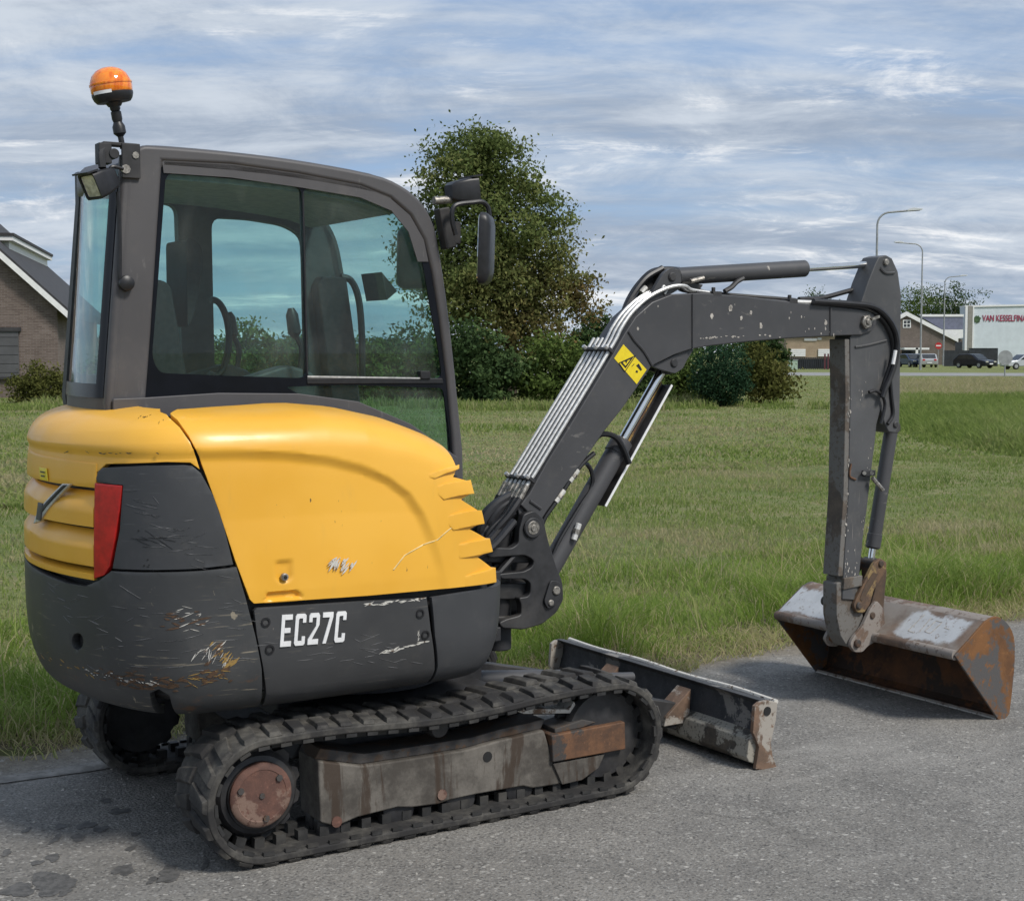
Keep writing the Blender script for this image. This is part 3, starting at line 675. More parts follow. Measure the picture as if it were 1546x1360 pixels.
for k, dz in ((.05, -.05), (.4, -.05), (.8, -.05), (.985, -.075), (1.0, -.065), (1.0, -.012), (.99, -.004), (.95, .004), (.80, .012), (.4, .018)):
    loops.append([(cxr+(x-cxr)*k, cyr+(y-cyr)*k, roof_z(cxr+(x-cxr)*k) + dz - .035*max(0, (-.95-x))/.12*(1 if k > .9 else .3)) for x, y in L0])
rf = MB(); allv = [p for L in loops for p in L]
ff = [(i*nL+k, i*nL+(k+1) % nL, (i+1)*nL+(k+1) % nL, (i+1)*nL+k) for i in range(len(loops)-1) for k in range(nL)] + [tuple(range(nL)), tuple((len(loops)-1)*nL+k for k in range(nL))]
rf.add(allv, ff); rf.build('roof', M['cabgrey'], cab, 0, 50)
MB().prism([(x, roof_z(x)-.09) for x in np.linspace(-.88, .08, 10)] + [(x, roof_z(x)-.11) for x in np.linspace(.08, -.88, 10)], YN+.055, YF-.12).build('roof_liner', M['liner'], cab)
# curved rear window, windscreen
rw = [(.006, YN+.035), (-.010, YN+.10), (-.016, -.02), (-.006, .15), (.022, .32), (.065, .47), (.118, .58), (.18, .66), (.26, .69)]
rw = catmull(rw, 5)
v = []; 
for off in (0, .006):
    for z in (1.60, 2.0, 2.385):
        for x, y in rw: v.append((xr_at(z)+x+off, y, z))
m_ = len(rw); f = []
for o_, fl in ((0, 0), (3*m_, 1)):
    for i in range(2):
        for k in range(m_-1):
            qd = (o_+i*m_+k, o_+i*m_+k+1, o_+(i+1)*m_+k+1, o_+(i+1)*m_+k); f.append(qd[::-1] if fl else qd)
MB().add(v, f).build('rear_window', M['glass'], cab, 0, 60)
def rear_strip(name, y0, y1, z0, z1, mat, off=-.004):
    P = [(x, y) for x, y in catmull(rw, 3) if y0 <= y <= y1]; k = len(P); v = []; 
    for o_ in (off, off-.004):
        for z in (z0, z1):
            for x, y in P: v.append((xr_at(z)+x+o_, y, z))
    f = []
    for i in range(k-1): f += [(i, i+1, k+i+1, k+i), (2*k+i+1, 2*k+i, 3*k+i, 3*k+i+1), (k+i, k+i+1, 3*k+i+1, 3*k+i), (i+1, i, 2*k+i, 2*k+i+1)]
    f += [(0, k, 3*k, 2*k), (k-1, 3*k-1, 4*k-1, 2*k-1)]
    return MB().add(v, f).build(name, mat, cab, 0, 60)
rear_strip('rear_window_border', YN+.03, YN+.085, 1.62, 2.36, M['glossblack'])
rear_strip('rear_window_border', YN+.03, .70, 1.585, 1.635, M['glossblack'])
rear_strip('rear_cab_sill', YN+.03, .70, 1.50, 1.59, M['cabgrey'], .0)
wsp = [(0.0884, 2.3862), (0.1753, 2.3274), (0.231, 2.2351), (0.2631, 2.0888), (0.2925, 1.9071), (0.322, 1.671), (0.3456, 1.4324), (0.3545, 1.3257)] + [(xf, zb_f)]
wsp = smooth_open(wsp, 3)
MB().prism([(x-.012, z) for x, z in wsp] + [(x-.017, z) for x, z in wsp[::-1]], YN+.05, YF-.04).build('windscreen', M['glass'], cab, 0, 30)
for yy in (YF-.05,):
    MB().prism([(x, z) for x, z in wsp] + [(x-.05, z) for x, z in wsp[::-1]], yy, yy+.055).build('front_pillar', M['cabgrey'], cab, .01)
MB().box((.31, .225, 1.10), (.05, .93, .16)).build('cowl', M['interior'], cab, .01)
MB().prism([(-1.0, 1.0), (.30, 1.0), (.30, .90), (-1.0, .90)], YN+.02, YF).build('cab_floor', M['dark'], cab)
MB().prism([(-.98, 1.45), (-.45, 1.45), (-.45, 1.0), (-.98, 1.0)], YN+.06, YF-.05).build('seat_base', M['interior'], cab, .02)
# seat, levers, rail, mirror inside
seat = MB().prism(roundpoly([(-.42, 1.42), (-.40, 1.54), (-.62, 1.60), (-.80, 1.60), (-.82, 1.42)], .04), -.02, .48).build('seat', M['seat'], cab, .03)
MB().prism(roundpoly([(-.66, 1.52), (-.74, 2.0), (-.79, 2.02), (-.86, 1.98), (-.80, 1.52)], .05), .02, .44).build('backrest', M['seat'], seat, .03)
MB().prism(roundpoly([(-0.6453, 2.1881), (-0.5842, 2.1597), (-0.5772, 2.0876), (-0.6124, 1.9056), (-0.6458, 1.8276)], .03), .12, .36).build('headrest', M['seat'], seat, .02)
for y in (-.10, .55):
    MB().prism(roundpoly([(-.62, 1.45), (-.25, 1.45), (-.22, 1.66), (-.34, 1.70), (-.62, 1.62)], .04), y-.045, y+.045).build('armrest_console', M['interior'], cab, .015)
    MB().tube([(-.28, y, 1.66), (-.27, y, 1.76), (-.30, y, 1.82)], .012).lathe([(.012, 0), (.026, .02), (.024, .09), (.012, .115)], (-.295, y, 1.80), (-.15, 0, 1), 12).build('joystick', M['black'], cab)
ring = (-0.4309, 0.42, 1.8041)
MB().tube([(ring[0]+.075*math.cos(t), ring[1]+.02*math.cos(t), ring[2]+.155*math.sin(t)) for t in np.linspace(-1.9, 1.7, 12)], .014).build('grab_handle', M['black'], cab)
MB().tube([tuple(p) for p in [(0.2286, 0.6, 2.0775), (0.2802, 0.6, 2.0614), (0.3155, 0.6, 1.9859), (0.3307, 0.6, 1.8387), (0.3323, 0.6, 1.6166)]], .016).build('grab_rail', M['black'], cab)
MB().prism([(0.1087, 2.0362), (0.1346, 2.0776), (0.2505, 2.0748), (0.2937, 1.7797), (0.317, 1.4212), (0.1861, 1.4247)], .58, .66).build('inner_pillar_trim', M['seat'], cab, .01)
MB().prism([(0.2804, 2.0862), (0.3543, 2.0068), (0.3053, 1.9681)], .30, .50).build('sun_visor', M['interior'], cab)
MB().prism([(-0.4496, 2.1705), (-0.4381, 2.171), (-0.4225, 2.0554), (-0.4399, 2.055)], .60, .62).build('belt_guide', M['zinc'], cab)
for i, yy in enumerate((.30, .36)):
    MB().tube([(.18, yy, 1.0), (.16, yy, 1.30), (.12, yy, 1.36)], .012).build('travel_lever', M['black'], cab)
wp = (0.1781, 0.2, 1.9158)

M['lens'] = simple('clear_lamp_lens', (.62, .60, .50), .12, .3, .35, 40)
# ---- beacon, work lamps, mirrors
bb = Vector((-0.9951, -0.22, 2.4827)); bt = Vector((-1.0162, -0.22, 2.5993)); bdir = (bt-bb).normalized(); blen = (bt-bb).length
beacon = MB().cyl(bb-bdir*.03, bb+bdir*.02, .010).lathe([(.010, 0), (.022, .012), (.022, .035), (.015, .05), (.018, .06), (.018, .085), (.014, .088), (.018, .095), (.018, .113)], bb+bdir*.012, bdir, 16).build('beacon', M['black'], ex)
c0 = bb+bdir*.116
MB().lathe([(.022, 0), (.030, .012), (.058, .014), (.066, .024), (.071, .038), (.071, .046)], c0, bdir, 32).build('beacon_base', M['black'], beacon)
MB().lathe([(.068, .0), (.071, .005), (.072, .022), (.069, .042), (.060, .062), (.044, .077), (.024, .086), (.004, .089)], c0+bdir*.046, bdir, 40).build('beacon_lens', M['amber'], beacon)
MB().lathe([(.0735, 0), (.0735, .006)], c0+bdir*.074, bdir, 40).build('lens_ridge', M['amber'], beacon)
bl = c0 + bdir*.041
tow = (Vector((-2.565, -5.303, 1.75))-bl).normalized(); side = bdir.cross(tow).normalized()
pv = [];
for hh in (0, .011):
    for k in range(6):
        a = -1.0+k*.20; d_ = tow*math.cos(a) + side*math.sin(a)*1; d_ = (d_-bdir*d_.dot(bdir)).normalized(); pv.append(bl+bdir*hh+d_*.0728)
MB().add(pv, [(k, k+1, 7+k, 6+k) for k in range(5)]).build('beacon_label', M['white'], beacon, 0, 60)
# bracket on the roof corner
br = Vector((-0.9745, -0.262, 2.4087))
MB().box((br.x, -.258, br.z), (.065, .012, .12)).box((br.x-.035, -.235, br.z+.055), (.12, .05, .012)).box((br.x-.09, -.24, br.z+.02), (.045, .05, .07)).cyl((br.x-.06, -.27, br.z+.02), (br.x-.06, -.23, br.z+.02), .018).build('lamp_bracket', M['dark'], ex, .003)
MB().cyl((br.x-.02, -.268, br.z-.03), (br.x-.02, -.255, br.z-.03), .016, seg=8).build('bracket_bolt', M['pin'], ex)
MB().cyl((br.x+.015, -.268, br.z+.02), (br.x+.015, -.255, br.z+.02), .012, seg=8).build('bracket_bolt', M['pin'], ex)
def work_light(origin, rz, tilt, size, up=True):
    """hooded square lamp: tapered housing, rim, clear lens in front with a bright reflector"""
    e = Matrix.Translation(origin) @ Euler((0, tilt, rz)).to_matrix().to_4x4() @ Matrix.Scale(size, 4)
    T = lambda P: [tuple(e @ Vector(p)) for p in P]
    mb = MB(); a, b = .05, .046
    def ring_(x, k, zb=0): return [(x, y*k, z*k+zb) for y, z in rrect(-a, -b, a, b, .012, 3)]
    R_ = [ring_(-.045, .55), ring_(-.03, .78), ring_(.02, .97), ring_(.055, 1.0), ring_(.055, .88), ring_(.045, .85)]; n = len(R_[0])
    v = [p for L in R_ for p in T(L)]
    mb.add(v, [(i*n+k, i*n+(k+1) % n, (i+1)*n+(k+1) % n, (i+1)*n+k) for i in range(len(R_)-1) for k in range(n)] + [tuple(range(n)), tuple((len(R_)-1)*n+k for k in range(n))])
    o = mb.build('work_light', M['black'], ex, 0, 40)
    P = T(ring_(.0465, .83)) + T(ring_(.050, .80)); MB().add(P, [tuple(range(n)), tuple(range(n, 2*n))] + [(k, (k+1) % n, n+(k+1) % n, n+k) for k in range(n)]).build('lamp_lens', M['lens'], o, 0, 40)
    hood_ = [(.03, -a*1.04, b*1.0), (.03, a*1.04, b*1.0), (.072, a*1.0, b*1.06), (.072, -a*1.0, b*1.06)]; hd2 = [(x, y, z+.006) for x, y, z in hood_]
    MB().add(T(hood_)+T(hd2), [(0, 1, 2, 3), (7, 6, 5, 4), (0, 1, 5, 4), (1, 2, 6, 5), (2, 3, 7, 6), (3, 0, 4, 7)]).build('lamp_hood', M['black'], o)
    return o
wl = Vector((-1.0776, -0.27, 2.331))
work_light(wl, R(195), R(25), 1.0)
MB().tube([(br.x-.09, -.25, br.z+.04), (wl.x+.0, -.26, wl.z+.09), (wl.x, -.27, wl.z+.045)], .014, 8).build('lamp_arm', M['dark'], ex)
MB().tube([(br.x-.03, -.268, br.z-.03), (wl.x+.03, -.275, wl.z+.05), (wl.x+.02, -.27, wl.z+.01)], .006).build('lamp_cable', M['black'], ex)
cb = [(-1.0217, -0.258, 2.2993), (-1.0188, -0.258, 2.2084), (-1.0186, -0.258, 2.0944), (-1.0201, -0.258, 2.0143), (-1.0135, -0.258, 1.9892), (-0.9996, -0.258, 1.985)]
MB().tube(cb, .0075).build('lamp_cable', M['black'], ex)
kb = Vector(cb[-1])
MB().lathe([(.024, 0), (.028, .012), (.026, .03), (.015, .036)], kb+Vector((0, .012, 0)), (0, -1, 0), 18).build('cable_plug', M['black'], ex)
# front right: lamp and mirror
wl2 = Vector((0.3483, -0.25, 2.3783))
work_light(wl2, R(0), R(-6), 1.12)
MB().cyl((0.2314, -0.25, 2.3382), (0.306, -0.25, 2.3448), .016, seg=12).build('lamp_mount', M['pin'], ex)
MB().box((0.2816, -0.25, 2.2322), (.05, .05, .16), (0, R(-12), 0)).box((0.3176, -0.25, 2.2155), (.05, .045, .09)).build('mirror_bracket', M['dark'], ex, .006)
MB().tube([(0.2896, -0.32, 2.2019), (0.2749, -0.32, 2.2526), (0.275, -0.32, 2.2961), (0.2959, -0.32, 2.3202), (0.3619, -0.32, 2.3314), (0.4073, -0.32, 2.3364), (0.4347, -0.32, 2.3197), (0.4438, -0.32, 2.2838), (0.4468, -0.32, 2.2345)], .010).build('mirror_arm', M['black'], ex)
def mirror(c, w, h, rz, tilt=0):
    e = Matrix.Translation(c) @ Euler((0, tilt, rz)).to_matrix().to_4x4()
    mb = MB(); rr = [(x, [(y*k, z*(k if k > .5 else k)) for y, z in rrect(-w/2, -h/2, w/2, h/2, .035, 4)]) for x, k in ((.030, .72), (.022, .9), (.008, .99), (-.012, 1.0), (-.014, .95))]
    v = [tuple(e @ Vector((x, y, z))) for x, L in rr for y, z in L]; n = len(rr[0][1])
    mb.add(v, [(i*n+k, i*n+(k+1) % n, (i+1)*n+(k+1) % n, (i+1)*n+k) for i in range(len(rr)-1) for k in range(n)] + [tuple(range(n)), tuple((len(rr)-1)*n+k for k in range(n))])
    o = mb.build('mirror', M['black'], ex, 0, 40)
    L = rrect(-w/2*.92, -h/2*.94, w/2*.92, h/2*.94, .03, 4); n = len(L)
    MB().add([tuple(e @ Vector((x, y, z))) for x in (-.0145, -.017) for y, z in L], [tuple(range(n)), tuple(range(n, 2*n))[::-1]] + [(k, (k+1) % n, n+(k+1) % n, n+k) for k in range(n)]).build('mirror_glass', M['mirror'], o, 0, 40)
    return o
mirror(Vector((0.4103, -0.34, 2.1512)), .17, .28, R(-40), R(2))
mirror(Vector((0.3927, 0.2, 2.146)), .165, .265, R(232), R(-6))
MB().tube([tuple(p) for p in [(0.3825, 0.18, 2.2531), (0.4209, 0.18, 2.2993), (0.4592, 0.18, 2.2703)]] + [(.25, -.20, 2.25)], .010).build('mirror_arm', M['black'], ex)

# ---- undercarriage
def track(yc, near):
    sx, sz, sr, fx_, fz, fr = -.705, .235, .213, .748, .24, .218
    path = []
    for k in range(25):   # rear wheel, from bottom round the back to the top
        a = R(-90-180*k/24); path.append((sx+sr*math.cos(a), sz+sr*math.sin(a)))
    top0, top1 = path[-1], (fx_, fz+fr)
    for k in range(1, 20):
        t = k/20; sag = .018*math.sin(math.pi*t)*(-1) + .008*math.sin(3*math.pi*t); path.append((top0[0]*(1-t)+top1[0]*t, top0[1]*(1-t)+top1[1]*t+sag))
    for k in range(25):
        a = R(90-180*k/24); path.append((fx_+fr*math.cos(a), fz+fr*math.sin(a)))
    b0, b1 = path[-1], path[0]
    for k in range(1, 20):
        t = k/20; path.append((b0[0]*(1-t)+b1[0]*t, b0[1]*(1-t)+b1[1]*t))
    P = np.array(path); n = len(P)
    cum = np.concatenate([[0], np.cumsum(np.linalg.norm(np.diff(np.vstack([P, P[:1]]), axis=0), axis=1))]); Lp = cum[-1]
    def at(s):
        s %= Lp; i = min(np.searchsorted(cum, s, 'right')-1, n-1); t = (s-cum[i])/(cum[i+1]-cum[i]); a, b = P[i], P[(i+1) % n]
        p = a+(b-a)*t; d = (b-a)/np.linalg.norm(b-a)
        return p, d, np.array([-d[1], d[0]])   # outward normal
    mb = MB(); N = 150; prof = [(-.150, .0), (-.150, -.020), (-.143, -.026), (.143, -.026), (.150, -.020), (.150, 0), (.143, .004), (-.143, .004)]
    vv = []
    for k in range(N):
        p, d, nn = at(Lp*k/N)
        for y, h in prof:
            q_ = p+nn*h; vv.append((q_[0], yc+y, q_[1]))
    m = len(prof)
    mb.add(vv, [(k*m+j, k*m+(j+1) % m, ((k+1) % N)*m+(j+1) % m, ((k+1) % N)*m+j) for k in range(N) for j in range(m)])
    NL = 48; rl = random.Random(3 if near else 5)
    for k in range(NL):
        for sd in (-1, 1):
            s0 = Lp*(k + (.5 if sd > 0 else 0))/NL
            v8 = []
            for h, wv, y0, y1 in ((.002, .034, .010, .1485), (.020+rl.uniform(-.005, .002), .025, .016, .140)):
                for ds, y, skew in ((-1, y0, .016), (1, y0, .016), (1, (y0+y1)/2+.03, -.004), (1, y1, -.012), (-1, y1, -.012), (-1, (y0+y1)/2+.03, -.004)):
                    wj = wv*(1 if y < .1 else .78)
                    p, d, nn = at(s0 + ds*wj + skew + rl.uniform(-.0045, .0045)); q_ = p+nn*(h + rl.uniform(-.002, .002))
                    v8.append((q_[0], yc + sd*y, q_[1]))
            fcs = [(0, 1, 2, 3, 4, 5), (11, 10, 9, 8, 7, 6)] + [(j, (j+1) % 6, 6+(j+1) % 6, 6+j) for j in range(6)]
            mb.add(v8, fcs)
    o = mb.build('crawler_track', M['rubber'], ex, .0035, 40, segs=1)
    tb = MB()   # drive teeth on the inside, in two rows
    for k in range(52):
        p, d, nn = at(Lp*k/52)
        for y in (-.045, .045):
            c = p - nn*.042
            tb.box((c[0], yc+y, c[1]), (.036, .034, .036), (0, -math.atan2(d[1], d[0]), 0))
        for y in (-.142, .142):
            c = p - nn*.030
            tb.box((c[0], yc+y, c[1]), (.040, .014, .012), (0, -math.atan2(d[1], d[0]), 0))
    tb.build('drive_teeth', M['rubberdark'], o)['kind'] = 'stuff'
    yo = yc-.15 if near else yc+.15; sg = 1 if near else -1   # outer face
    def Y(d): return yo + sg*d
    spr = MB(); tp = []
    for k in range(36):
        a = 2*math.pi*k/36; rr = .176 if k % 3 else .150; tp.append((sx+rr*math.cos(a), sz+rr*math.sin(a)))
    spr.prism(tp, Y(.13), Y(.17)); spr.build('sprocket', M['dark'], o, .003)
    MB().lathe([(.150, 0), (.150, .08), (.135, .10), (.118, .105), (.116, .115)], (sx, Y(.19), sz), (0, -sg, 0), 36).build('travel_motor', M['castdark'], o)
    hub = MB().lathe([(.112, 0), (.112, .022), (.106, .028), (.09, .031), (.088, .029), (.02, .030)], (sx, Y(.085), sz+.005), (0, -sg, 0), 36).build('hub_cap', M['cap'], o)
    for k in range(3):
        a = R(40+120*k); MB().cyl((sx+.082*math.cos(a), Y(.058), sz+.005+.082*math.sin(a)), (sx+.082*math.cos(a), Y(.048), sz+.005+.082*math.sin(a)), .012, seg=6).build('hub_bolt', M['rustdark'], o)
    MB().cyl((sx, Y(.056), sz+.005), (sx, Y(.050), sz+.005), .010, seg=8).build('hub_plug', M['rustdark'], o)
    idl = MB().lathe([(.06, .0), (.17, .01), (.178, .03), (.178, .045), (.150, .055), (.150, .085), (.178, .095), (.178, .11), (.17, .13), (.06, .14)], (fx_, yc-.07, fz), (0, 1, 0), 36).build('idler_wheel', M['castdark'], o)
    for x in (-.42, -.16, .10, .36):
        MB().lathe([(.05, 0), (.062, .006), (.062, .04), (.04, .046), (.04, .07), (.062, .076), (.062, .11), (.05, .116)], (x, yc-.058, .085), (0, 1, 0), 20).build('track_roller', M['castdark'], o)
    MB().lathe([(.02, 0), (.034, .004), (.038, .02), (.038, .09)], (-0.0062, Y(.06), 0.3743), (0, sg, 0), 20).build('carrier_roller', M['castdark'], o)
    # welded side frame: box with sloping top, dirt-streaked, and the tensioner block at its front
    lo = [(-0.4877, 0.3236), (-0.3137, 0.2782), (-0.1382, 0.2757), (0.1229, 0.274), (0.2528, 0.2878), (0.4584, 0.2996), (0.5014, 0.169), (0.5448, 0.0762), (0.4072, 0.0801), (0.3622, 0.0951), (0.1568, 0.0979), (0.0403, 0.0945), (-0.0073, 0.0875), (-0.1202, 0.0942), (-0.177, 0.1038), (-0.336, 0.0946), (-0.4189, 0.0755), (-0.4798, 0.1004)]
    hi = [(-0.5226, 0.35), (-0.3082, 0.3085), (-0.138, 0.3074), (0.1774, 0.3539), (0.362, 0.354), (0.4584, 0.3099)]
    fr_ = MB().prism(lo, Y(.075), Y(.25)).build('track_frame', M['frame'], o, .008)
    MB().prism(lo[:6] + [(x+.02, z+.035) for x, z in lo[:6]][::-1], Y(.10), Y(.24)).build('frame_top', M['rustdark'], o, .004)
    tb_ = MB().prism([(0.4787, 0.2806), (0.828, 0.2871), (0.8319, 0.1746), (0.485, 0.1738)], Y(.055), Y(.22)).build('tensioner_block', M['rust'], o, .006)
    MB().prism([(0.4914, 0.1664), (0.7387, 0.1685), (0.7071, 0.115), (0.6281, 0.0799), (0.5347, 0.0764)], Y(.065), Y(.2)).build('tensioner_guard', M['frame'], o, .004)
    MB().prism([(0.5072, 0.298), (0.6376, 0.3166), (0.7009, 0.2975), (0.6377, 0.2851), (0.5073, 0.2798)], Y(.075), Y(.2)).build('tensioner_guard', M['rustdark'], o, .004)
    pk = (0.2032, 0.2344)
    MB().cyl((pk[0], Y(.080), pk[1]), (pk[0], Y(.0735), pk[1]), .020, seg=16).build('grease_port', M['ink'], o)
    MB().cyl((-0.4189, Y(.15), 0.085+.01), (-0.4189, Y(.07), 0.085+.01), .02, seg=12).build('roller_pin', M['cap'], o)
    MB().cyl((0.0067, Y(.15), 0.1125+.01), (0.0067, Y(.07), 0.1125+.01), .02, seg=12).build('roller_pin', M['cap'], o)
    # pale bent guide plate above the idler
    MB().prism([(0.3217, 0.3943), (0.596, 0.3556), (0.6209, 0.3839), (0.6273, 0.3673), (0.6085, 0.3382), (0.3874, 0.365)], Y(.11), Y(.2)).build('guide_plate', M['bladerim'], o, .002)
    return o
track(-.625, True)
track(.625, False)
MB().box((0, 0, .33), (.62, .96, .20)).box((0, 0, .42), (.9, .5, .10)).prism([(-.5, .28), (.55, .28), (.42, .42), (-.4, .42)], -.5, .5).build('undercarriage_frame', M['dark'], ex, .01)
for s in (-1, 1):
    MB().prism([(.20, .36), (.55, .40), (.78, .35), (1.42, .20), (1.42, .08), (.9, .22), (.55, .26), (.2, .24)], s*.27-.035, s*.27+.035).build('blade_arm', M['dark'], ex, .006)
MB().cyl((.45, 0, .36), (1.0, 0, .30), .04).cyl((1.0, 0, .30), (1.40, 0, .26), .022).build('blade_cylinder', M['boom'], ex)
M['bladeend'] = rusty('blade_end_rust', (.34, .31, .27), .5, (.21, .13, .085), (.10, .068, .048), 5)
# ---- dozer blade
be = [(1.4561, 0.2777), (1.4813, 0.2912), (1.5288, 0.2935), (1.5806, 0.2784), (1.5744, 0.2086), (1.5465, 0.108), (1.5585, 0.0497), (1.5892, -0.0146), (1.4637, 0.0105), (1.4806, 0.1007), (1.4468, 0.17)]
plate = [(1.4922, 0.2954), (1.5288, 0.2935), (1.5806, 0.2784), (1.5598, 0.1965), (1.5317, 0.1101), (1.5326, 0.0535), (1.5557, -0.0094), (1.5262, -0.0048), (1.4957, 0.0647), (1.4948, 0.1267), (1.5227, 0.2156), (1.5292, 0.2682)]
blade = MB().prism(plate, -.755, .775).build('dozer_blade', M['blade'], ex, .003)
for y_ in (-.775, .755): MB().prism(be, y_, y_+.02).build('blade_end_plate', M['bladeend'], blade, .003)
e0 = be[3]
MB().tube([(e0[0]-.004, y, e0[1]+.004+.004*math.sin(y*9)) for y in np.linspace(-.77, .77, 16)], .012, 8, 2).build('blade_edge', M['bladerim'], blade)
hx, hz = [(1.5222, 0.2494)][0]
MB().cyl((hx, -.779, hz), (hx, -.77, hz), .019, seg=16).build('lashing_eye', M['ink'], blade)
lb = [(1.5018, 0.1426), (1.4438, 0.1341), (1.4452, 0.0386), (1.4966, 0.0082)]
MB().prism([(lb[0][0]+.02, lb[0][1]+.02), (lb[1][0]-.0, lb[1][1]), (lb[2][0]-.012, lb[2][1]+.02), (lb[2][0], lb[2][1]), (lb[3][0]+.02, lb[3][1])], -.754, .754).build('blade_box_section', M['bladebox'], blade, .005)
for s in (-1, 1):
    MB().prism([(be[0][0]+.03, be[0][1]-.02), (be[0][0]-.11, be[0][1]-.13), (be[0][0]-.12, be[0][1]-.17), (be[0][0]+.02, be[0][1]-.17)], s*.27-.05, s*.27+.05).build('gusset', M['bladeend'], blade, .004)

# ------------------------------------------------------------------ swing post, boom, stick, bucket
YB = -.13
def near(y): return YB - y
# swing casting: near and far cheeks with two cut-outs, king post between
sw = [(0.6313, 1.0125), (0.6539, 1.0772), (0.7061, 1.0907), (0.7523, 1.0547), (0.7723, 0.9698), (0.8125, 0.8605), (0.8497, 0.773), (0.8533, 0.7021), (0.8198, 0.6516), (0.7464, 0.6081), (0.6542, 0.595), (0.5507, 0.6111), (0.5315, 0.6351), (0.57, 0.6478), (0.6412, 0.6575), (0.6411, 0.702), (0.6281, 0.7309), (0.6738, 0.7323), (0.6868, 0.7479), (0.6868, 0.7868), (0.6606, 0.8057), (0.5444, 0.8154), (0.5316, 0.8384), (0.6541, 0.8395), (0.6933, 0.8531), (0.7064, 0.8743), (0.6867, 0.8924), (0.654, 0.906), (0.4936, 0.907), (0.4558, 0.9316), (0.481, 0.9516), (0.5958, 0.9406), (0.6281, 0.9576)]
sp = MB().prism(roundpoly(sw, .012, 2), near(.115), near(.075)).build('swing_post', M['castdark'], ex, .006)
MB().prism(roundpoly(sw, .012, 2), near(-.075), near(-.115)).build('swing_cheek', M['castdark'], sp, .006)
MB().prism([(0.4607, 0.9484), (0.7123, 0.9304), (0.7521, 0.8883), (0.7522, 0.8602), (0.4606, 0.8828)], near(.075), near(-.075)).build('swing_casting_web', M['castdark'], sp, .008)
MB().prism([(0.5017, 0.7971), (0.7125, 0.7792), (0.7524, 0.7055), (0.5016, 0.7283)], near(.075), near(-.075)).build('swing_casting_web', M['castdark'], sp, .008)
MB().prism([(0.5495, 0.6546), (0.7625, 0.634), (0.7127, 0.5938), (0.5495, 0.6103)], near(.075), near(-.075)).build('swing_casting_web', M['castdark'], sp, .008)
MB().cyl((0.5989, YB, .50), (0.5989, YB, 1.0), .055).build('king_post', M['dark'], ex, .006)
for z_ in (.83, .60): MB().box((.36, YB, z_), (.30, .34, .06)).build('swing_bracket', M['dark'], ex, .006)
def pinboss(name, p, y0, y1, r, mat, parent, cap=True):
    o = MB().cyl((p[0], y0, p[1]), (p[0], y1, p[1]), r, seg=24, ch=.004).build(name, mat, parent)
    if cap:
        MB().cyl((p[0], y0-.006, p[1]), (p[0], y0+.002, p[1]), r*.48, seg=16, ch=.002).build('grease_nipple', M['pin'], o)
    return o
bp = (0.6933, 1.0188)
pinboss('boom_foot_pin', bp, near(.130), near(-.125), .031, M['pin'], ex)
MB().cyl((bp[0], near(.128), bp[1]), (bp[0], near(.116), bp[1]), .043, seg=28, ch=.004).build('pin_collar', M['castdark'], ex)
cp = (0.8061, 0.7472)
MB().prism(roundpoly([(0.7794, 0.7929), (0.8261, 0.7834), (0.8397, 0.7428), (0.813, 0.689), (0.7663, 0.6709), (0.7464, 0.7064)], .015), near(.128), near(.118)).build('pin_retainer', M['castdark'], ex, .003)
pinboss('boom_cylinder_pin', cp, near(.136), near(-.12), .019, M['pin'], ex, False)
pinboss('retainer_bolt', (0.7796, 0.6977), near(.135), near(.11), .014, M['pin'], ex, False)

# boom: box section, near face outline
bo = [(0.6536, 1.114), (0.6993, 1.1613), (0.7848, 1.2878), (0.8984, 1.4347), (1.0344, 1.6176), (1.1311, 1.75), (1.1869, 1.8297), (1.2433, 1.8987), (1.3326, 1.963), (1.4419, 1.9997), (1.6098, 2.009), (1.8809, 1.9967), (2.2269, 1.9726), (2.5485, 1.9529), (2.6549, 1.9417), (2.7003, 1.9168), (2.7012, 1.8784), (2.6661, 1.846), (2.5954, 1.8264), (2.4423, 1.8224), (2.1261, 1.8084), (1.8839, 1.7922), (1.6697, 1.7737), (1.556, 1.7588), (1.4555, 1.7325), (1.3749, 1.7008), (1.3313, 1.6836), (1.2633, 1.6035), (1.1749, 1.5017), (1.0771, 1.4042), (0.9876, 1.2995), (0.8856, 1.1911), (0.7853, 1.0787), (0.7587, 1.0467), (0.6994, 1.0726)]
boom = MB().prism(bo, near(.09), near(-.09)).build('boom', M['boom'], ex, .006)
MB().prism([(0.6471, 1.1033), (0.6862, 1.1398), (0.7587, 1.0997), (0.7853, 1.0731), (0.7389, 1.0034), (0.6994, 0.9893), (0.6667, 1.0358)], near(.074), near(-.074)).build('boom_foot', M['boom'], boom, .006)
for L in ([(1.2031, -0.222, 1.8355), (1.2354, -0.222, 1.7957), (1.2859, -0.222, 1.75), (1.3334, -0.222, 1.6865)], [(1.5555, -0.222, 2.0019), (1.5581, -0.222, 1.7618)], [(2.3903, -0.222, 1.9567), (2.393, -0.222, 1.8221)], [(0.698, -0.222, 1.1283), (0.754, -0.222, 1.0918)]):
    MB().tube(L, .006, 6, 3).build('weld_bead', M['boom'], boom)
# lug under the bend for the boom cylinder, with pin
lug = roundpoly([(1.343, 1.6834), (1.405, 1.7063), (1.4973, 1.7412), (1.5835, 1.7618), (1.5388, 1.7059), (1.5204, 1.6736), (1.4758, 1.6504), (1.4238, 1.6625)], .012, 3)
for a_ in (.072, -.045): MB().prism(lug, near(a_), near(a_-.027)).build('boom_cylinder_lug', M['boom'], boom, .004)
up = (1.4679, 1.6973)
pinboss('lug_pin', up, near(.080), near(-.08), .019, M['castdark'], boom, False)
